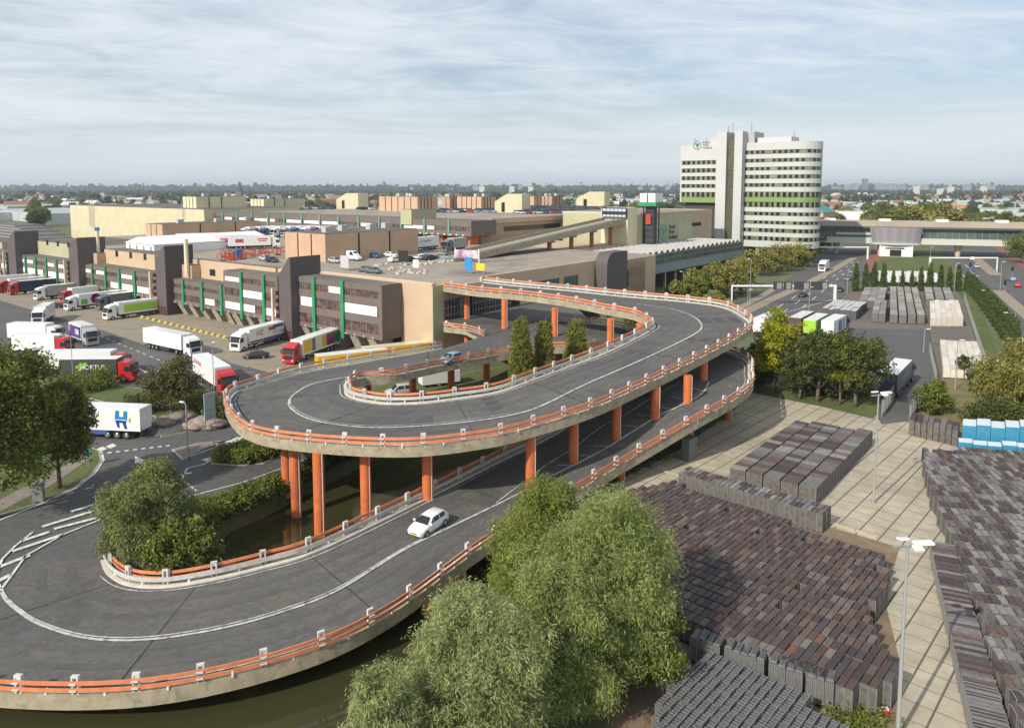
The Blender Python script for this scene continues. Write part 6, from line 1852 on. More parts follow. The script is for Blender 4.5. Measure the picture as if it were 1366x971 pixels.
line_row((920, 848), (1122, 914), 1.95, .5, 1.3, 'g', 'bare galvanised trolley in the silver row in front of the big brown block', 'galvanised trolleys in the silver row', depth=1, gaps=(4, 9, 13, 16), seed=11)
field([(940, 870), (1062, 925), (1130, 962), (1120, 1020), (860, 1020), (874, 932), (905, 895)], YA, 1.02, .5, 'g', 'bare galvanised trolley in the block at the bottom edge of the photo', 'galvanised trolleys at the bottom edge', h=1.75, seed=12, gap1=.12)
L0 = [at(*p, 1.9) for p in ((1233, 597), (1240, 640), (1256, 684), (1273, 720), (1291, 773), (1311, 831), (1332, 892), (1352, 950))]
field(None, R(-14), .52, 1.12, 'm', 'trolley with dark board top in the huge block right of the lane', 'trolleys in the huge block at the right', poly_w=[tuple(p) for p in L0] + [(L0[-1].x - 1.5, L0[-1].y - 6), (48, 34), (60, 60), (68, 84)], hj=.04, seed=13, jitter=.02, gapy=.34)
field([(1238, 727), (1263, 723), (1352, 985), (1300, 985)], R(66), .36, 1.9, 'm', 'trolley of galvanised frames in the single file beside the lane', 'trolleys in the single file beside the lane', h=1.5, seed=14)
CAND.sort(key=lambda q: q[0])
stf = MB(); NEAR = 300
SM = [mat('board_stuff_%d' % i, c, .85, noise=.25, nscale=3) for i, c in enumerate(BROWNS[:8] + LGREY)]
rs = random.Random(4)
for i, (d, x, y, an, a, b_, h, key, lab, grp) in enumerate(CAND):
    if i < NEAR:
        fm, tm = trolley_mesh(a, b_, round(h, 1), (key, a, b_, round(h, 1)))
        o = bpy.data.objects.new('trolley', fm); COL.objects.link(o); o.location = (x, y, .02); o.rotation_euler = (0, 0, an); tag(o, lab, 'trolley', grp)
        t = bpy.data.objects.new('board', tm); COL.objects.link(t); t.parent = o
    else:
        c, s = math.cos(an), math.sin(an)
        def bxx(x0, x1, y0, y1, z0, z1, m):
            pts = [(x + px_ * c - py_ * s, y + px_ * s + py_ * c, z) for z in (z0, z1) for py_ in (y0, y1) for px_ in (x0, x1)]
            stf.add(pts, [(0, 2, 3, 1), (4, 5, 7, 6), (0, 1, 5, 4), (2, 6, 7, 3), (0, 4, 6, 2), (1, 3, 7, 5)], m)
        X, Y = a / 2 - .03, b_ / 2 - .03
        bxx(-X, X, -Y, Y, .14, h - .12, SIDEG if key == 'g' else SIDE)
        bxx(-X, X, -Y, Y, h - .119, h - .01, rs.choice(SM[:8] if key == 'b' else SM[2:]))
        for a_ in (-1, 1):
            for b2 in (-1, 1): bxx(a_ * X - .028, a_ * X + .028, b2 * Y - .028, b2 * Y + .028, .02, h - .125, GALV)
if stf.v: tag(stf.build('trolley_block'), 'farther rows of stacked trolleys that fill the slab yard', 'trolleys', kind='stuff')
print('trolleys', len(CAND))
# ---- pallets, crates further off
def stack_rows(name, label, cat, group, px_c, ang, nx, ny, a, b_, h, m, z=0.03, px_h=0.0, gap=.12, tops=None, split=0):
    p = at(*px_c, px_h); c, s = math.cos(ang), math.sin(ang); first = None
    for i in range(nx):
        for j in range(ny):
            X, Y = i * (a + gap), j * (b_ + .06)
            if first is None:
                f = MB()
                f.box(-a / 2, a / 2, -b_ / 2, b_ / 2, .12, h, m)
                for q in (-a / 3, 0, a / 3): f.box(q - .07, q + .07, -b_ / 2, b_ / 2, 0, .119, mat('pallet_wood', (.30, .22, .13), .9))
                first = f.build(name); o = first
                if tops:
                    MB().box(-a / 2 + .02, a / 2 - .02, -b_ / 2 + .02, b_ / 2 - .02, h + .002, h + .05, tops).build('cover', first)
            else:
                o = copy_tree(first)
            o.location = (p.x + X * c - Y * s, p.y + X * s + Y * c, z); o.rotation_euler = (0, 0, ang)
            tag(o, label, cat, group)
GS = stackmat('crate_stack', (.30, .27, .245), (.19, .175, .165)); GT = mat('crate_top', (1, 1, 1), .85, noise=.15, nscale=1, rnd=[(.33, .295, .265), (.27, .25, .23), (.38, .34, .31), (.24, .22, .21)])
RA = R(64)
def rowset(name, label, cat, group, corners, nx, ny, h, m, tops=None, fx=.92, fy=.97, z=.03):
    """stacks in rows over a plot given by four plan corners (front-left, front-right, back-right, back-left)"""
    A, B, C_, D = (at(*p, 0) for p in corners)
    du = ((B - A) + (C_ - D)) / 2 / nx; dv = ((D - A) + (C_ - B)) / 2 / ny; first = None
    c0 = (A + B + C_ + D) / 4; a0 = math.atan2(du.y, du.x)
    def loc2(v): return Vector((v.x * math.cos(a0) + v.y * math.sin(a0), -v.x * math.sin(a0) + v.y * math.cos(a0)))
    U_, V_ = loc2(du) * fx / 2, loc2(dv) * fy / 2
    def quadp(k): return [tuple(-U_ * k - V_ * k), tuple(U_ * k - V_ * k), tuple(U_ * k + V_ * k), tuple(-U_ * k + V_ * k)]
    for i in range(nx):
        for j in range(ny):
            p = c0 + du * (i - (nx - 1) / 2) + dv * (j - (ny - 1) / 2)
            if first is None:
                f = MB(); f.prism(quadp(1), .12, h, m); f.prism(quadp(.9), 0, .119, mat('pallet_wood', (.30, .22, .13), .9))
                first = f.build(name); o = first
                MB().prism(quadp(.97), h + .002, h + .06, tops or m).build('cover', first)
            else: o = copy_tree(first)
            o.location = (p.x, p.y, z); o.rotation_euler = (0, 0, a0); o.scale = (1, 1, random.uniform(.93, 1.05)); tag(o, label, cat, group)
rowset('crate_stack', 'grey brown crate stack in the wide left block of the far stack yard', 'crates', 'crate stacks in the left block of the far yard', ((1146, 412), (1178, 412), (1184, 393), (1152, 393)), 3, 5, 2.2, GS, GT, .98)
rowset('crate_stack', 'grey brown crate stack in the narrow column beside the left block', 'crates', 'crate stacks in the narrow column', ((1163, 430), (1180, 431), (1184, 412), (1166, 412)), 2, 4, 2.2, GS, GT, .96)
rowset('crate_stack', 'grey crate stack in the four long columns of the far stack yard', 'crates', 'crate stacks in the four long columns', ((1186, 432), (1234, 433), (1224, 393), (1186, 392)), 4, 8, 2.2, GS, GT, .84)
rowset('crate_stack', 'grey crate stack in the three short columns behind the white bags', 'crates', 'crate stacks in the three short columns', ((1234, 410), (1273, 410), (1268, 394), (1231, 393)), 3, 4, 2.2, GS, GT, .84)
rowset('crate_stack', 'dark grey crate stack beside the west road verge', 'crates', 'dark crate stacks beside the west road', ((1098, 424), (1140, 427), (1158, 414), (1112, 411)), 6, 3, 2.3, stackmat('dark_crates', (.17, .165, .165), (.10, .10, .10)), BOARDG, .95)
WB = mat('white_bag', (.66, .60, .50), .8, noise=.1, nscale=1.5, bump=.4, bscale=3); WB2 = mat('white_bag_top', (1, 1, 1), .8, noise=.08, nscale=1, rnd=[(.66, .60, .52), (.60, .54, .46), (.70, .65, .58)])
rowset('white_bag_stack', 'cream white wrapped stack in the upper pale block of the stack yard', 'wrapped stack', 'cream wrapped stacks, upper block', ((1241, 439), (1284, 438), (1278, 413), (1239, 414)), 6, 4, 2.6, WB, WB2, .98)
rowset('white_bag_stack', 'cream white wrapped stack in the lower pale block next to the pine bush', 'wrapped stack', 'cream wrapped stacks, lower block', ((1258, 505), (1316, 507), (1303, 466), (1253, 463)), 6, 6, 1.5, WB, WB2, .97)
rowset('plank_row', 'dark plank row between the two pale blocks', 'planks', 'dark plank rows between the pale blocks', ((1243, 460), (1300, 461), (1293, 440), (1240, 440)), 1, 5, .9, GS, mat('plank_dark', (.14, .12, .11), .9), .98, .75)
BLU = mat('blue_crate', (.05, .26, .40), .5, noise=.1, nscale=2); stripes(BLU, (0, 0, 1), .4, .04, (.01, .16, .28), .8)
rowset('blue_crate_stack', 'bright blue wrapped stack with white top in the front row', 'crates', 'blue stacks, front row', ((1278, 613), (1376, 621), (1374, 611), (1276, 604)), 5, 1, 1.9, BLU, mat('blue_top', (.62, .68, .72), .6), .97, .6)
rowset('blue_crate_stack', 'bright blue wrapped stack with white top in the back row', 'crates', 'blue stacks, back row', ((1280, 604), (1380, 611), (1374, 597), (1284, 591)), 5, 1, 3.4, BLU, mat('blue_top', (.62, .68, .72), .6), .97, .7)
rowset('crate_stack', 'grey brown stack left of the blue wrapped stacks', 'crates', 'grey brown stacks left of the blue ones', ((1212, 580), (1277, 597), (1280, 585), (1216, 570)), 8, 2, 2.0, SIDE, MIX, .9)

# ------------------------------------------------------------------ lamps, gantries, signs, fences
def street_lamp(pxb, pyb, pyt, label, heads='single', r=.11, h=0.0, ang=0.0, lean=0, group=None):
    p = at(pxb, pyb, h); z1 = hz(p.x, p.y, pyt) - h
    t = empty('street_lamp', (p.x, p.y, h + .02), ang); tag(t, label, 'street lamp', group)
    MB().tube((0, 0, 0), (0, 0, z1), r, r * .6, mat('lamp_post_grey', (.40, .41, .41), .45, .3), 10).build('pole', t)
    MB().tube((0, 0, 0), (0, 0, .3), r * 1.8, r * 1.8, STEEL, 10).build('base', t)
    if heads == 'flood':
        MB().box(-.9, 1.5, -.05, .05, z1 - .15, z1 - .03, STEEL).build('arm', t)
        for x, y, tt in ((.95, 0, 0), (.25, -.55, .3), (.1, .6, -.3)):
            o = MB().box(-.55 if x > .5 else -.25, .55 if x > .5 else .25, -.22, .22, 0, .14, WHITE).build('floodlight', t); o.location = (x, y, z1); o.rotation_euler = (tt, 0, 0)
            MB().box(-.2, .2, -.15, .15, -.02, -.003, LAMPG).build('lamp_glass', o)
    else:
        d = 2.0 if heads == 'arm' else .7
        MB().tube((0, 0, z1), (d, 0, z1 + .15), r * .5, r * .4, STEEL, 6).build('arm', t)
        o = MB().box(d - .35, d + .35, -.14, .14, z1 + .08, z1 + .2, WHITE).build('lamp_head', t)
    return t
street_lamp(1197, 985, 727, 'tall flood light mast with three white heads nearest the camera at the right', 'flood', .13, ang=.1)
street_lamp(1165, 671, 526, 'flood light mast standing in the middle of the slab yard', 'flood', .12, ang=.3)
street_lamp(251, 612, 539, 'lamp post on the small traffic island left of the ramp', 'single', ang=R(150))
street_lamp(98, 515, 448, 'thin lamp post in front of the dark grey lorry box', 'arm', .07, ang=R(180))
street_lamp(286, 535, 459, 'lamp post beside the red and white lorry at the ramp', 'single', .08, ang=R(90))
street_lamp(36, 410, 391, 'lamp post on the apron at the far left', 'single', .07)
street_lamp(911, 398, 363, 'lamp post below the glazed gallery', 'single', .09, ang=R(160))
for x, yb, yt, a, lab in ((1079, 419, 384, R(20), 'lamp post at the verge left of the grey crate stacks'), (1130, 393, 363, 0, 'lamp post on the verge beside the first poplar'), (1000, 411, 346, R(180), 'lamp post at the left kerb of the west road'),
        (997, 416, 387, 0, 'short lamp post beside the ramp end of the west road'), (1305, 398, 369, R(180), 'lamp post in the poplar row at the east road'), (1320, 418, 388, R(180), 'lamp post with bent arm at the kerb of the east road'),
        (1352, 463, 418, R(180), 'nearest lamp post with bent arm beside the east road'), (1334, 387, 350, 0, 'lamp post on the east road island tip'), (1273, 389, 352, 0, 'lamp post behind the three short crate columns'),
        (1198, 388, 366, 0, 'lamp post behind the four long crate columns'), (1274, 520, 455, 0, 'thin lamp post on the rough grass by the cream stacks'), (1160, 345, 300, 0, 'lamp post by the cycle path near the entrance'), (1240, 362, 330, 0, 'lamp post right of the white entrance house'), (1232, 470, 440, 0, 'lamp post at the edge of the lorry park')):
    street_lamp(x, yb, yt, lab, 'arm' if 'bent' in lab else 'single', .09, ang=a)
def gantry(pm, yb, pe, ybm, label, boards):
    """mast at pixel pm/ground row yb, beam reaching to pe"""
    p = at(pm, yb); z = hz(p.x, p.y, ybm); e = at(pe, yb) ; 
    d = e - p; L_ = d.length; t = empty('sign_gantry', (p.x, p.y, 0), math.atan2(d.y, d.x)); tag(t, label, 'gantry')
    MB().box(-.3, .3, -.3, .3, 0, z, WHITE).build('mast', t); MB().box(.301, L_, -.2, .2, z - .5, z - .05, WHITE).build('beam', t)
    k0 = 1
    MB().box(L_ - .3, L_, -.201, .201, 0, z - .51, WHITE).build('mast', t)
    for a, b_, c_ in boards:
        o = MB().box(a * L_, b_ * L_, .25, .4, z - 1.3, z + .9, mat('board_back', (.05, .04, .04), .6)).build('sign_panel', t)
        MB().box(a * L_ + .3, a * L_ + 1.6, .401, .45, z - 1.1, z + .6, STEEL).build('stiffener', o)
    return t
gantry(1113, 407, 975, 380, 'white sign gantry with four dark boards over the near west road', ((.07, .24, 0), (.25, .40, 0), (.42, .5, 0), (.51, .60, 0)))
gantry(1157, 346, 1084, 329, 'plain white gantry over the west road before the bridge building', ())
gantry(1240, 362, 1330, 343, 'thin white signal gantry over the east road', ())
def sign(px, pyb, pyt, w, hgt, m, label, name='road_sign', ang=0.0, legs=2):
    p = at(px, pyb); z1 = hz(p.x, p.y, pyt)
    t = empty(name, (p.x, p.y, .02), ang); tag(t, label, 'sign')
    MB().box(-w / 2, w / 2, -.05, .05, z1 - hgt, z1, m).build('panel', t)
    for s in ((-1, 1) if legs == 2 else (0,)): MB().tube((s * w * .42, .1, 0), (s * w * .42, .1, z1 - .05), .07, .07, STEEL, 8).build('post', t)
    return t
t = sign(281, 575, 524, 1.6, 3.6, mat('map_panel', (.42, .48, .46), .5), 'tall pale green map board beside the ramp and the stones', 'map_board', R(55))
for k in range(4): MB().box(-.8, .8, -.07, -.052, hz(t.location.x, t.location.y, 524) - .9 * k - .5, hz(t.location.x, t.location.y, 524) - .9 * k - .44, STEEL).build('seam', t)
sign(273, 560, 547, .9, 1.1, mat('sign_green', (.05, .35, .10), .5), 'small green sign in the shrubs beside the map board', legs=1)
sign(118, 622, 597, .9, .9, mat('sign_teal', (.02, .25, .22), .5), 'small teal sign at the grass tip under the big tree', legs=1)
sign(176, 548, 537, 1.0, .7, mat('sign_blue', (.02, .25, .50), .5), 'small blue sign behind the white articulated lorry', legs=1)
t = sign(290, 603, 589, .06, .05, WHITE, 'red and white give way sign on the traffic island', legs=1)
z_ = hz(t.location.x, t.location.y, 589)
MB().poly3([(-.5, -.08, z_), (0, -.08, z_ - .9), (.5, -.08, z_)], mat('sign_red', (.6, .03, .03), .5)).build('panel', t)
MB().poly3([(-.32, -.09, z_ - .1), (0, -.09, z_ - .68), (.32, -.09, z_ - .1)], WHITE).build('face', t)
p = at(52, 692 - 22); t = empty('utility_cabinet', (p.x, p.y, .1), .3); tag(t, 'grey utility cabinet standing in the lawn under the big tree', 'cabinet')
MB().box(-.5, .5, -.3, .3, 0, 1.9, mat('cabinet_grey', (.20, .22, .20), .6)).build('body', t); MB().box(-.55, .55, -.35, .35, 1.902, 1.98, STEEL).build('lid', t); MB().box(-.45, .45, -.33, -.303, .1, 1.8, mat('cabinet_door', (.25, .27, .25), .5)).build('door', t)
# signal lights and bollards by the east road
for px_, py_ in ((1350, 372), (1340, 392), (1294, 366)):
    p = at(px_, py_); t = empty('traffic_light', (p.x, p.y, .1)); tag(t, 'black traffic light %s' % {1350: 'on the far side of the east road', 1340: 'on the island tip of the east road', 1294: 'beside the queue of cars'}[px_], 'traffic light')
    MB().tube((0, 0, 0), (0, 0, 3.2), .07, .07, STEEL, 8).build('post', t); MB().box(-.35, .35, -.15, .15, 2.6, 4.2, BLACK).build('signal_head', t)
def fence(name, pts, hgt, label, m, step=2.5, slats=.16, rails=True, panel=True, mesh=False):
    t = empty(name, (0, 0, 0)); tag(t, label, 'fence')
    for i in range(len(pts) - 1):
        a, b_ = Vector(pts[i]), Vector(pts[i + 1]); d = b_ - a; L_ = d.length; e = d.normalized(); nn = Vector((-e.y, e.x))
        f = MB()
        def bar(s0, s1, z0, z1, w=.03):
            q = [a + e * s + nn * k for s in (s0, s1) for k in (-w, w)]
            vs = [(*q[0], z0), (*q[1], z0), (*q[3], z0), (*q[2], z0), (*q[0], z1), (*q[1], z1), (*q[3], z1), (*q[2], z1)]
            f.add(vs, [(0, 3, 2, 1), (4, 5, 6, 7), (0, 1, 5, 4), (1, 2, 6, 5), (2, 3, 7, 6), (3, 0, 4, 7)], m)
        s = 0
        while s < L_:
            if mesh is False: bar(s, s + .07, .1, hgt - .05, .012)
            s += slats
        for z in (.25, hgt - .3, hgt - .08): bar(0, L_, z, z + .06, .02)
        f.build('panel', t)
        for k in range(int(L_ / step) + 1):
            p_ = a + e * k * step; MB().box(p_.x - .05, p_.x + .05, p_.y - .05, p_.y + .05, 0, hgt + .05, m).build('post', t)
FM = mat('fence_steel', (.30, .33, .30), .6, .2); FG = mat('fence_green', (.05, .075, .055), .7)
fence('gate_fence', [tuple(at(1176, 556)), tuple(at(1199, 524))], 2.4, 'pale steel gate leaf left of the passage out of the slab yard', FM, slats=.22)
fence('gate_fence', [tuple(at(1213, 562)), tuple(at(1229, 534))], 2.4, 'pale steel gate leaf right of the passage out of the slab yard', FM, slats=.22)
fence('yard_fence', [(9.3, 46), (5.4, 60), (4.6, 71), (10, 78.0), (19.9, 88.3), (30.3, 103)], 2.0, 'dark green mesh fence between the slab yard and the canal bank', FG, slats=.25)
fence('yard_fence', [tuple(at(1240, 470)), tuple(at(1249, 512))], 2.0, 'thin fence between the lorry park and the pale stacks', FM, slats=.4)
fence('yard_fence', [tuple(at(1286, 400)), tuple(at(1319, 505))], 2.0, 'thin fence between the pale stacks and the grass strip', FM, slats=.4)
p = at(919, 612, 0); t = empty('steel_cabinet', (p.x, p.y, .02), YA); tag(t, 'grey steel lattice cabinet beside the column at the yard corner', 'cabinet')
MB().box(-.9, .9, -.5, .5, 0, 2.6, mat('cabinet_mesh', (.16, .17, .17), .6)).build('body', t)
# boulders
for k, (px_, py_, s_) in enumerate(((222, 567, 1.5), (234, 563, 1.7), (244, 560, 1.5), (262, 572, 1.3), (272, 569, 1.9), (283, 570, 1.6))):
    import bmesh
    bmx = bmesh.new(); bmesh.ops.create_icosphere(bmx, subdivisions=3, radius=1)
    rs = random.Random(k)
    ph = [rs.uniform(0, 6) for _ in range(6)]
    for v in bmx.verts:
        n_ = 1 + .16 * math.sin(3 * v.co.x + ph[0]) * math.cos(3 * v.co.y + ph[1]) + .1 * math.sin(6 * v.co.z + ph[2] + 4 * v.co.x)
        v.co = Vector((v.co.x * 1.25 * n_, v.co.y * n_, v.co.z * .62 * n_))
    me = bpy.data.meshes.new('boulder'); bmx.to_mesh(me); bmx.free(); me.polygons.foreach_set('use_smooth', [True] * len(me.polygons))
    me.materials.append(overlay(mat('boulder_stone', (.30, .24, .20), .95, noise=.2, nscale=2, bump=.6, bscale=6), (.17, .14, .12), 1.2, .5, .65, .7) if 'boulder_stone' not in MATS else MATS['boulder_stone'])
    o = bpy.data.objects.new('boulder', me); COL.objects.link(o); p = at(px_, py_); o.location = (p.x, p.y, .5); o.scale = (s_, s_, s_ * .7); o.rotation_euler = (0, 0, rs.uniform(0, 6))
    tag(o, 'rounded brown boulder in the rockery beside the map board', 'boulder', 'boulders in the rockery')
# red and white thing at the foot of the near mast
p = at(1178, 950); t = empty('traffic_cone', (p.x, p.y, .02)); tag(t, 'red and white barrier base lying near the foot of the near mast', 'barrier')
MB().box(-.45, .45, -.2, .2, 0, .16, PR).build('base', t); MB().box(-.3, .3, -.1, .1, .161, .3, WHITE).build('block', t)
# ------------------------------------------------------------------ trees
LEAF1 = leafmat('leaf_green', (.14, .175, .03), (.20, .225, .05), .5)
LEAFW = leafmat('leaf_willow', (.20, .255, .07), (.31, .355, .125), .45)
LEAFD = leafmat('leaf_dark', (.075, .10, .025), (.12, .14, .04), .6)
LEAFY = leafmat('leaf_yellow_green', (.36, .36, .025), (.25, .28, .02), .5)
LEAFO = leafmat('leaf_olive', (.22, .22, .055), (.29, .27, .075), .3)
LEAFC = leafmat('leaf_conifer', (.16, .19, .035), (.25, .24, .05), .8)
LEAFB = leafmat('leaf_brownish', (.16, .13, .05), (.11, .11, .035), .8)
BARK = mat('bark', (.13, .10, .075), .95, noise=.3, nscale=4, bump=.6, bscale=10)
def leaf_mesh(name, centers, radii, n_clump, per, size, aspect, m, droop=0.0, spread=.5, seed=0, tintv=.22, shell=.55, up=.0):
    """foliage: clumps seeded near the surface of the lobes, each clump a spray of leaf faces"""
    g_ = np.random.default_rng(seed)
    C = np.array(centers, float); Rr_ = np.array(radii, float)
    if Rr_.ndim == 1: Rr_ = np.repeat(Rr_[:, None], 3, 1)
    wts = (Rr_[:, 0] * Rr_[:, 1] + Rr_[:, 0] * Rr_[:, 2]); wts /= wts.sum()
    idx = g_.choice(len(C), n_clump, p=wts)
    d = g_.normal(size=(n_clump, 3)); d /= np.linalg.norm(d, axis=1)[:, None]
    rad = shell + (1.04 - shell) * g_.random(n_clump) ** .55
    rad *= 1 + .16 * np.sin(d[:, 0] * 5 + idx * 1.7) * np.cos(d[:, 2] * 4 + idx)
    cc = C[idx] + d * Rr_[idx] * rad[:, None]
    ok = cc[:, 2] > .15; cc = cc[ok]; d = d[ok]; n_clump = len(cc)
    tint = 1 + tintv * g_.normal(size=n_clump).clip(-2, 2)
    N = n_clump * per
    k = np.repeat(np.arange(n_clump), per)
    off = g_.normal(size=(N, 3)) * spread
    off[:, 2] -= droop * np.abs(g_.normal(size=N)) * spread * 1.6
    off += d[k] * (g_.random(N)[:, None]) * spread * .5
    p = cc[k] + off
    ax = g_.normal(size=(N, 3)) * (.9 if droop == 0 else .38) + d[k] * .6
    ax[:, 2] -= droop * 1.5
    ax /= np.linalg.norm(ax, axis=1)[:, None]
    nn = g_.normal(size=(N, 3)) * .8 + d[k] * .9; nn[:, 2] += .4
    sd = np.cross(ax, nn); sd /= np.maximum(1e-6, np.linalg.norm(sd, axis=1))[:, None]
    s = size * (.6 + .8 * g_.random(N))
    L_ = ax * (s * aspect * .5)[:, None]; W_ = sd * (s * .5)[:, None]
    vs = np.empty((N, 4, 3)); vs[:, 0] = p - L_; vs[:, 1] = p + W_ ; vs[:, 2] = p + L_; vs[:, 3] = p - W_
    vs[:, :, 2] = np.maximum(vs[:, :, 2], .05)
    me = bpy.data.meshes.new(name)
    me.vertices.add(N * 4); me.vertices.foreach_set('co', vs.reshape(-1))
    me.loops.add(N * 4); me.loops.foreach_set('vertex_index', np.arange(N * 4, dtype=np.int32))
    me.polygons.add(N); me.polygons.foreach_set('loop_start', np.arange(0, N * 4, 4, dtype=np.int32))
    try: me.polygons.foreach_set('loop_total', np.full(N, 4, dtype=np.int32))
    except Exception: pass
    me.update(calc_edges=True)
    a = me.color_attributes.new('tint', 'FLOAT_COLOR', 'POINT')
    tt = np.repeat((tint[k] * (1 + .1 * g_.normal(size=N)))[:, None], 4, 1).reshape(-1).clip(.35, 1.8)
    col = np.ones((N * 4, 4)); col[:, :3] = tt[:, None]; a.data.foreach_set('color', col.reshape(-1))
    me.materials.append(m)
    return me
def trunk_part(t, h, r, branches, seed=0, top=.75):
    rs = random.Random(seed); b_ = MB()
    P = [Vector((0, 0, -.2))]
    for k in range(1, 5): P.append(Vector((rs.uniform(-.12, .12) * k * r * 4, rs.uniform(-.12, .12) * k * r * 4, h * top * k / 4)))
    for k in range(4): b_.tube(P[k], P[k + 1], r * (1 - .2 * k), r * (1 - .2 * (k + 1)), BARK, 9)
    for k in range(branches):
        i = rs.choice((1, 2, 3)); a = rs.uniform(0, 6.28); l = h * rs.uniform(.2, .34)
        q = P[i] + Vector((math.cos(a) * l, math.sin(a) * l, l * .8)); b_.tube(P[i], q, r * .4, r * .12, BARK, 6)
    b_.build('trunk', t, True)
def tree(name, px, py, ztop, width, m, label, cat='tree', clumps=500, per=22, size=.22, aspect=2.0, droop=0, spread=.35, seed=0, low=.3, nl=9, shell=.5, tintv=.2, w=None, h0=0.0, depth=None, branches=6, tr=True, group=None, pos=None, sub=.17):
    p = Vector(pos) if pos else at(px, py, h0)
    t = empty(name, (p.x, p.y, h0), 0); tag(t, label, cat, group)
    rs = random.Random(seed + 100); R0 = width / 2; H = ztop
    cs, rr = [], []
    zc = H * (low + 1) / 2; hh_ = H * (1 - low) / 2
    cs.append((0, 0, zc)); rr.append((R0 * .62, R0 * .62, hh_ * .8))
    for k in range(nl):
        a = 2 * math.pi * k / nl * 2.4 + rs.uniform(-.4, .4); f = (k + .5) / nl; z = zc + hh_ * (1.25 * f - .68)
        rad = R0 * .58 * math.sqrt(max(.12, 1 - ((z - zc) / hh_) ** 2)); q = R0 * rs.uniform(.30, .5)
        cs.append((math.cos(a) * rad, math.sin(a) * rad * (depth or 1), z)); rr.append((q, q, q * rs.uniform(.75, 1.1)))
    cs.append((rs.uniform(-.2, .2) * R0, 0, H - R0 * .36)); rr.append((R0 * .42, R0 * .42, R0 * .36))
    # break every lobe up into smaller sprays so that light catches the tops and gaps stay dark
    S_, Q_ = [], []
    q0_ = sub * R0
    for (x, y, z), r_ in zip(cs, rr):
        nsub = max(5, int(2.3 * (r_[0] / q0_) ** 2))
        for _ in range(nsub):
            d = Vector((rs.gauss(0, 1), rs.gauss(0, 1), rs.gauss(.25, 1))).normalized(); f = rs.uniform(.72, 1.08)
            q = q0_ * rs.uniform(.6, 1.25); zz = z + d.z * r_[2] * f
            if zz < .3: continue
            S_.append((x + d.x * r_[0] * f, y + d.y * r_[1] * f, zz)); Q_.append((q, q, q * rs.uniform(.7, 1.0) * (1.25 if droop else .8)))
    o = bpy.data.objects.new('crown', leaf_mesh('crown', S_, Q_, clumps, per, size, aspect, m, droop, min(spread, q0_ * .45), seed, tintv, shell)); COL.objects.link(o); o.parent = t
    if tr: trunk_part(t, H, max(.1, R0 * .07), branches, seed)
    return t
# foreground willows
tree('willow_tree', 0, 0, 11.9, 10.6, LEAFW, 'big pale green willow with drooping leaves in the right foreground', clumps=4300, per=40, size=.05, aspect=5.5, droop=.3, spread=.33, sub=.15, seed=1, low=.0, nl=16, pos=(5.9, 47.0), shell=.45, tintv=.2)
tree('willow_tree', 0, 0, 10.7, 7.4, leafmat('leaf_willow_b', (.17, .22, .04), (.24, .27, .065), .45), 'darker green willow beside the lower ramp deck', clumps=2300, per=38, size=.06, aspect=4.5, droop=.35, spread=.34, seed=2, low=.05, nl=11, pos=(1.9, 53.0), tintv=.2)
tree('willow_tree', 0, 0, 10.0, 8.6, leafmat('leaf_willow_d', (.25, .295, .11), (.37, .40, .18), .45), 'pale willow crown cut off by the bottom edge', clumps=3900, per=40, size=.046, aspect=5.5, droop=.3, spread=.30, sub=.13, seed=3, low=.0, nl=14, pos=(-2.3, 38.0), tintv=.2)
tree('willow_tree', 0, 0, 9.2, 4.6, leafmat('leaf_willow_d', (.25, .295, .11), (.37, .40, .18), .45), 'low willow top at the bottom edge above the canal', clumps=1500, per=38, size=.048, aspect=5.5, droop=.42, spread=.3, seed=4, low=.0, nl=9, pos=(-6.6, 33.5))
tree('shrub', 0, 0, 5.4, 5.0, LEAF1, 'dark green bush between the big willow and the galvanised trolleys', 'shrub', clumps=700, per=28, size=.09, aspect=2.2, spread=.3, seed=5, low=.0, nl=8, pos=(8.3, 44.5), tr=False)
tree('willow_tree', 198, 748, 8.6, 7.2, leafmat('leaf_willow_c', (.17, .21, .065), (.24, .27, .10), .45), 'round willow inside the lower ramp loop at the left', clumps=2200, per=36, size=.075, aspect=4, droop=.4, spread=.36, seed=6, low=.02, nl=11)
tree('shrub', 245, 762, 4.2, 5.5, LEAF1, 'dark green shrub at the right foot of the loop willow', 'shrub', clumps=500, per=26, size=.16, aspect=2, spread=.3, seed=7, low=0, nl=7, tr=False)
tree('willow_tree', 0, 0, 9.8, 7.2, LEAFW, 'pale willow crown filling the space between the two big willows', clumps=2600, per=38, size=.05, aspect=5.5, droop=.3, spread=.33, seed=51, low=.0, nl=11, pos=(2.3, 42.0), tintv=.2)
# left trees
tree('lime_tree', -6, 692, 17.5, 11.5, LEAF1, 'tallest leafy tree at the left edge in front of the lorries', clumps=1500, per=30, size=.20, aspect=1.7, spread=.5, seed=8, low=.22, nl=15, tintv=.25)
tree('lime_tree', 80, 652, 11.6, 6.8, leafmat('leaf_green_b', (.14, .165, .04), (.21, .225, .06), .5), 'leafy tree with thin trunk on the lawn right of the tallest one', clumps=900, per=28, size=.19, aspect=1.7, spread=.45, seed=9, low=.25, nl=12, tintv=.28)
tree('young_tree', 229, 560, 7.6, 7.8, LEAFB, 'brownish round crowned tree on the planted island', clumps=420, per=24, size=.19, aspect=1.6, spread=.32, seed=10, low=.32, nl=9, tintv=.25)
tree('shrub', 118, 520, 2.0, 8, LEAF1, 'low flowering shrub with yellow tips behind the big tree', 'shrub', clumps=260, per=22, size=.16, spread=.3, seed=11, low=0, nl=6, tr=False)
tree('shrub', 196, 548, 1.4, 7, LEAFD, 'low dark shrub behind the white articulated lorry', 'shrub', clumps=200, per=22, size=.16, spread=.3, seed=12, low=0, nl=6, tr=False)
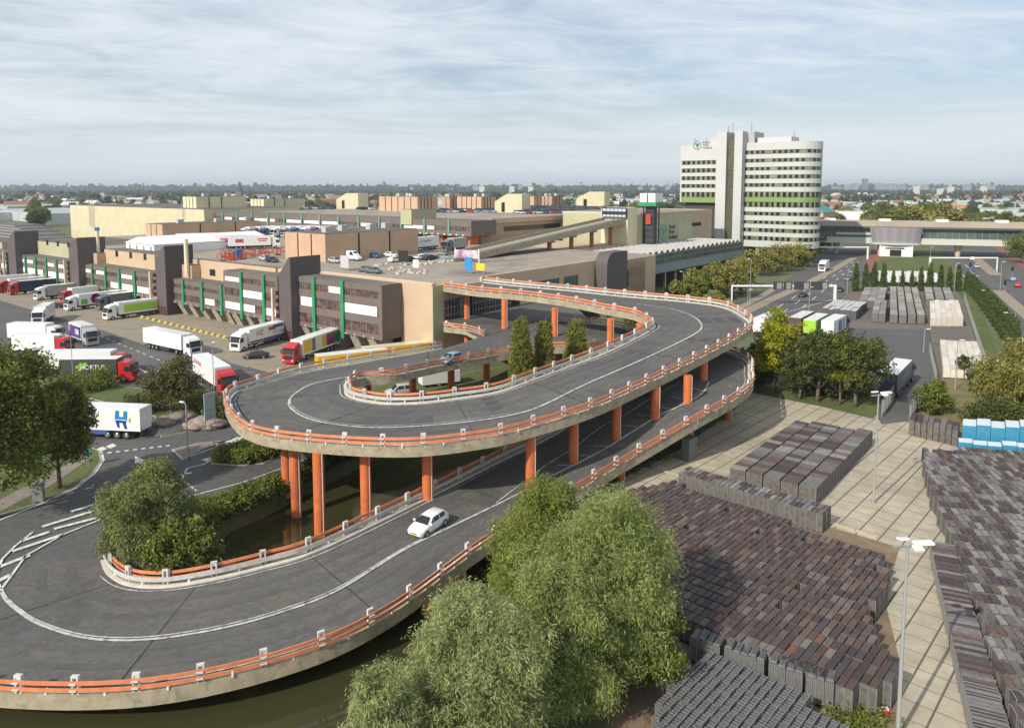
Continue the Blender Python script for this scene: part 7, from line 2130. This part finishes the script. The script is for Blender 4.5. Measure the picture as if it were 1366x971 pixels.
tree('shrub', 255, 545, 1.8, 8, LEAF1, 'low green shrub between the small tree and the map board', 'shrub', clumps=300, per=22, size=.16, spread=.3, seed=13, low=0, nl=6, tr=False)
tree('shrub', 295, 560, 2.2, 5, LEAFD, 'dark shrub behind the map board under the ramp edge', 'shrub', clumps=220, per=22, size=.16, spread=.3, seed=14, low=0, nl=6, tr=False)
tree('shrub', 8, 362, 5, 9, LEAF1, 'tree top at the left edge beside the farthest dock office', 'shrub', clumps=220, per=20, size=.5, spread=.6, seed=15, low=0, nl=6, tr=False)
def hedge(poly_px, hgt, m, label, clumps, seed, size=.17, h0=.1):
    P = [tuple(at(*p)) for p in poly_px]; rs = random.Random(seed)
    xs = [p[0] for p in P]; ys = [p[1] for p in P]; cs, rr = [], []
    c0 = Vector((sum(xs) / len(xs), sum(ys) / len(ys)))
    while len(cs) < 140:
        q = (rs.uniform(min(xs), max(xs)), rs.uniform(min(ys), max(ys)))
        if inside(q, P): cs.append((q[0] - c0.x, q[1] - c0.y, hgt * .45)); r_ = rs.uniform(.6, .95); rr.append((r_, r_, hgt * rs.uniform(.48, .58)))
    o = bpy.data.objects.new('hedge', leaf_mesh('hedge', cs, rr, clumps, 22, size, 1.8, m, 0, .25, seed, .22, .4)); COL.objects.link(o)
    o.location = (c0.x, c0.y, h0); tag(o, label, 'hedge'); return o
hedge([(286, 617), (302, 607), (346, 595), (380, 592), (384, 602), (350, 616), (318, 620)], 1.1, LEAF1, 'clipped green hedge on the island under the upper ramp loop', 1500, 1)
hedge([(262, 712), (256, 694), (300, 678), (345, 662), (388, 643), (430, 622), (424, 633), (388, 652), (345, 673), (305, 689), (275, 708)], 1.5, LEAF1, 'wild green hedge along the canal bank left of the orange columns', 2600, 2)
hedge([(438, 626), (440, 618), (500, 588), (560, 570), (620, 560), (622, 566), (560, 578), (500, 597)], 1.3, LEAFD, 'dark hedge along the canal under the upper deck', 1500, 3)
hedge([(620, 565), (640, 556), (700, 545), (700, 553), (640, 563)], 1.0, LEAFD, 'low bushes on the bank seen under the upper deck', 600, 4)
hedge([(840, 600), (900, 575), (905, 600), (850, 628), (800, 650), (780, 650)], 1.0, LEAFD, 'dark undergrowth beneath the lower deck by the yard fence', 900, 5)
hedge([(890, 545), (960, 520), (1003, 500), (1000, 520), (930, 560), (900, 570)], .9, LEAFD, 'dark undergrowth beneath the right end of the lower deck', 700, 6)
hedge([(1120, 935), (1165, 945), (1195, 965), (1190, 990), (1110, 975)], .3, LEAF1, 'tuft of bright green grass beside the near mast', 300, 7, .10, .02)
hedge([(940, 840), (925, 812), (1040, 862), (1110, 895), (1100, 899)], .5, LEAF1, 'weeds growing between the brown and the silver trolleys', 240, 8, .10, .5)
# conifers inside the loop
for px_, py_, yt, w_, lab in ((695, 556, 428, 3.4, 'left columnar conifer of the three inside the ramp loop'), (725, 548, 433, 3.2, 'middle columnar conifer inside the ramp loop'), (768, 532, 430, 4.0, 'right columnar conifer, broadest of the three inside the ramp loop')):
    p = at(px_, py_); H = hz(p.x, p.y, yt)
    t = empty('conifer', (p.x, p.y, 0)); tag(t, lab, 'tree')
    cs = [(0, 0, H * f) for f in np.linspace(.1, .93, 9)]; rr = [(w_ / 2 * (1.05 - .75 * max(0, f - .25) ** 1.3), w_ / 2 * (1.05 - .75 * max(0, f - .25) ** 1.3), H * .1) for f in np.linspace(.1, .93, 9)]
    o = bpy.data.objects.new('crown', leaf_mesh('crown', cs, rr, 1700, 22, .12, 1.8, LEAFC, 0, .16, int(px_), .2, .72)); COL.objects.link(o); o.parent = t
    trunk_part(t, H, .16, 0, 1)
# east row
def ytop(px, py, yt): p = at(px, py); return hz(p.x, p.y, yt)
tree('larch_tree', 1036, 524, ytop(1036, 524, 417), 7.6, LEAFY, 'bright yellow green tree in the row beside the upper ramp loop', clumps=620, per=24, size=.2, aspect=1.8, spread=.3, seed=21, low=.2, nl=12, tintv=.22)
tree('maple_tree', 1066, 533, ytop(1066, 533, 455), 6.0, LEAFD, 'dark green tree right of the yellow green one', clumps=500, per=24, size=.2, aspect=1.7, spread=.33, seed=22, low=.2, nl=9, tintv=.3)
tree('maple_tree', 1090, 536, ytop(1090, 536, 443), 8.4, LEAFD, 'broad dark green tree in the middle of the row', clumps=700, per=24, size=.2, aspect=1.7, spread=.36, seed=23, low=.22, nl=11, tintv=.35)
tree('larch_tree', 1120, 540, ytop(1120, 540, 452), 5.0, LEAFY, 'narrow yellow green tree between two dark ones', clumps=330, per=22, size=.2, spread=.3, seed=24, low=.25, nl=9, tintv=.22)
tree('maple_tree', 1141, 543, ytop(1141, 543, 446), 8.2, leafmat('leaf_dark_b', (.09, .11, .025), (.14, .15, .04), .6), 'dark green tree with pale trunk at the right end of the row', clumps=700, per=24, size=.2, aspect=1.7, spread=.36, seed=25, low=.22, nl=11, tintv=.3)
tree('shrub', 1010, 515, 7.5, 5.5, LEAFD, 'dark bush at the left end of the tree row by the ramp', 'shrub', clumps=380, per=22, size=.2, spread=.33, seed=26, low=0, nl=8, tr=False)
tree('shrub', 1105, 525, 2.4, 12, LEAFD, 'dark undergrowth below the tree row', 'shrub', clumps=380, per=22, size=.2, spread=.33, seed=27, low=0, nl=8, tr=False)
tree('shrub', 1245, 552, ytop(1245, 552, 511), 5.4, LEAF1, 'round dark green bush right of the steel gate', 'shrub', clumps=400, per=24, size=.16, spread=.28, seed=28, low=0, nl=8, tr=False)
tree('willow_tree', 1352, 560, ytop(1352, 560, 461), 10, LEAFO, 'olive willow at the right edge beyond the blue stacks', clumps=900, per=28, size=.15, aspect=3.2, droop=.5, spread=.4, seed=29, low=.1, nl=12, tintv=.25)
tree('shrub', 1330, 572, 3.6, 8, LEAFD, 'dark shrub below the olive willow', 'shrub', clumps=420, per=22, size=.18, spread=.33, seed=30, low=0, nl=8, tr=False)
tree('pine_sapling', 1286, 506, 4.0, 2.6, LEAFD, 'small layered pine in front of the lower cream stacks', clumps=100, per=24, size=.14, spread=.25, seed=31, low=.4, nl=5)
tree('shrub', 1297, 507, 1.8, 2.8, LEAFD, 'dark bush right of the small pine', 'shrub', clumps=90, per=22, size=.14, spread=.25, seed=32, low=0, nl=5, tr=False)
tree('shrub', 1304, 524, 1.8, 2.8, LEAFD, 'small dark pine bush on the rough grass', 'shrub', clumps=90, per=22, size=.14, spread=.25, seed=33, low=0, nl=5, tr=False)
tree('shrub', 846, 458, 8.6, 5.5, LEAF1, 'light green bush behind the return deck of the ramp', 'shrub', clumps=260, per=20, size=.25, spread=.4, seed=34, low=0, nl=7, tr=False)
# street trees near the tower
for k, (px_, py_, yt, w_, lab) in enumerate(((926, 404, 372, 8, 'small dark tree at the end of the gallery'), (943, 400, 357, 12, 'olive yellow street tree left in the group below the gallery'), (968, 396, 353, 14, 'broad olive yellow street tree in the middle of the group'),
        (988, 384, 346, 12, 'olive yellow street tree behind the group at the road'), (1010, 368, 336, 13, 'olive yellow tree below the tower legs'), (1036, 362, 331, 13, 'olive yellow tree before the tower lobby'), (1060, 356, 326, 13, 'olive yellow tree at the rounded tower end'), (1075, 350, 324, 11, 'olive yellow tree rightmost at the tower'),
        (1093, 338, 308, 11, 'dark green tree right of the tower foot'), (1366, 352, 312, 16, 'dark green tree at the right edge near the bridge leg'), (902, 398, 376, 6, 'low bush under the gallery'), (950, 418, 396, 9, 'low hedge bush beside the far ramp rail'))):
    tree('street_tree', px_, py_, ytop(px_, py_, yt), w_, LEAFO if k not in (0, 8, 9) else LEAF1, lab, clumps=300, per=20, size=.42, aspect=1.6, spread=.55, seed=40 + k, low=.2, nl=9, tintv=.2)
# poplars: two rows
pop = None
def poplar(px, py, yt, label, group, wf=1.0):
    global pop
    p = at(px, py); H = hz(p.x, p.y, yt)
    if pop is None:
        pop = empty('poplar_tree', (0, 0, 0))
        cs = [(0, 0, f) for f in np.linspace(.8, 9.0, 8)]; rr = [(r_, r_, .9) for r_ in (1.0, 1.15, 1.2, 1.15, 1.05, .9, .7, .45)]
        o = bpy.data.objects.new('crown', leaf_mesh('crown', cs, rr, 340, 14, .26, 1.8, leafmat('leaf_poplar', (.07, .115, .028), (.11, .15, .04), .6), 0, .25, 77, .25, .4)); COL.objects.link(o); o.parent = pop
        MB().tube((0, 0, 0), (0, 0, 5), .12, .06, BARK, 6).build('trunk', pop); t = pop
    else: t = copy_tree(pop)
    s = H / 10; t.location = (p.x, p.y, 0); t.scale = (s * wf, s * wf, s); t.rotation_euler = (0, 0, random.uniform(0, 6)); tag(t, label, 'poplar', group)
for px_ in (1141, 1154, 1166, 1178, 1191, 1203, 1216, 1228, 1240, 1254, 1266, 1278):
    poplar(px_, 388.5, 355 + random.uniform(-3, 3) + (3 if 1185 < px_ < 1230 else -2), 'slim poplar in the straight row behind the crate stacks', 'poplars in the straight row', .85)
for k in range(18):
    f = k / 17; px_ = 1289 + 66 * f ** 1.0; py_ = 388 + 88 * f ** 1.15
    poplar(px_, py_, py_ - 26 - 22 * f, 'slim poplar in the diagonal row beside the east road', 'poplars in the diagonal row', .85)
# woods behind the bridge building and round about: three shared crowns
BASEM = []
for k, m in enumerate((LEAF1, LEAFD, LEAFO, LEAF1)):
    rs = random.Random(k); cs = [(0, 0, 6)] + [(rs.uniform(-3.2, 3.2), rs.uniform(-3.2, 3.2), rs.uniform(4, 9.4)) for _ in range(8)]; rr = [4.2] + [rs.uniform(1.7, 2.8) for _ in range(8)]
    BASEM.append(leaf_mesh('crown', cs, rr, 420, 12, .75, 1.4, m, 0, .7, k, .25, .5))
tmesh = MB().tube((0, 0, 0), (0, 0, 5), .4, .2, BARK, 6).build('trunk'); tm_ = tmesh.data; bpy.data.objects.remove(tmesh)
def far_tree(x, y, s, label, group, k):
    t = empty('tree', (x, y, 0), random.uniform(0, 6)); t.scale = (s, s, s * random.uniform(.85, 1.1)); tag(t, label, 'tree', group)
    for n_, me in (('crown', BASEM[k % 4]), ('trunk', tm_)):
        o = bpy.data.objects.new(n_, me); COL.objects.link(o); o.parent = t
rs = random.Random(9)
for k in range(95):
    px = rs.uniform(1092, 1385); Y = rs.choice((rs.uniform(430, 560), rs.uniform(560, 900)))
    if 1130 < px < 1160 and Y < 500: continue
    far_tree(far_at(px, Y), Y, rs.uniform(1.0, 1.55) * (1.15 if 1180 < px < 1260 else .8), 'leafy tree in the wood behind the bridge building', 'trees behind the bridge building', k)
for k in range(70):
    px = rs.choice((rs.uniform(-10, 330), rs.uniform(330, 500), rs.uniform(740, 905))); Y = rs.uniform(560, 1100)
    far_tree(far_at(px, Y), Y, rs.uniform(.8, 1.4), 'tree standing among the greenhouses %s' % ('at the left' if px < 500 else 'behind the car park'), 'far trees %s' % ('at the left' if px < 500 else 'behind the car park'), k)
# distant woods and scrub: read as one mass
g_ = np.random.default_rng(5)
cs, rr = [], []
for k in range(1500):
    Y = g_.uniform(900, 4600) if g_.random() < .55 else g_.uniform(3000, 5200); px = g_.uniform(-60, 1430)
    Z = g_.uniform(6, 12); cs.append((far_at(px, Y), Y, Z * .4)); w = g_.uniform(15, 60) * (Y / 2500); rr.append((w, g_.uniform(12, 30), Z))
FW = leafmat('leaf_far', (.045, .065, .025), (.07, .09, .035), .01)
o = bpy.data.objects.new('far_wood', leaf_mesh('far_wood', cs, rr, 15000, 5, 9.0, 1.3, FW, 0, 4.0, 6, .2, .4)); COL.objects.link(o); tag(o, 'dark belts of woodland on the flat horizon', 'wood', kind='stuff')
o.location = (0, 0, -2)
# horizon belt
cs, rr = [], []
for px in range(-80, 1450, 6):
    Y = 5600; cs.append((far_at(px, Y), Y, 8)); rr.append((60, 40, g_.uniform(18, 32)))
o = bpy.data.objects.new('far_wood', leaf_mesh('far_wood', cs, rr, 6000, 5, 22.0, 1.3, FW, 0, 9.0, 7, .15, .4)); COL.objects.link(o); tag(o, 'last line of woods along the horizon', 'wood', kind='stuff')

# ------------------------------------------------------------------ air
hzm = bpy.data.materials.new('haze_air'); hzm.use_nodes = True
nt = hzm.node_tree; nt.nodes.clear()
vp = nt.nodes.new('ShaderNodeVolumePrincipled'); vp.inputs['Color'].default_value = (.82, .89, .98, 1); vp.inputs['Density'].default_value = HAZE_D; vp.inputs['Anisotropy'].default_value = .2
ou = nt.nodes.new('ShaderNodeOutputMaterial'); nt.links.new(vp.outputs[0], ou.inputs['Volume'])
if HAZE_D > 0:
    hb = MB(); hb.box(-7500, 7500, -250, 8200, -4, 96, hzm); tag(hb.build('haze'), 'pale haze in the air over the flat land', 'haze', kind='stuff')
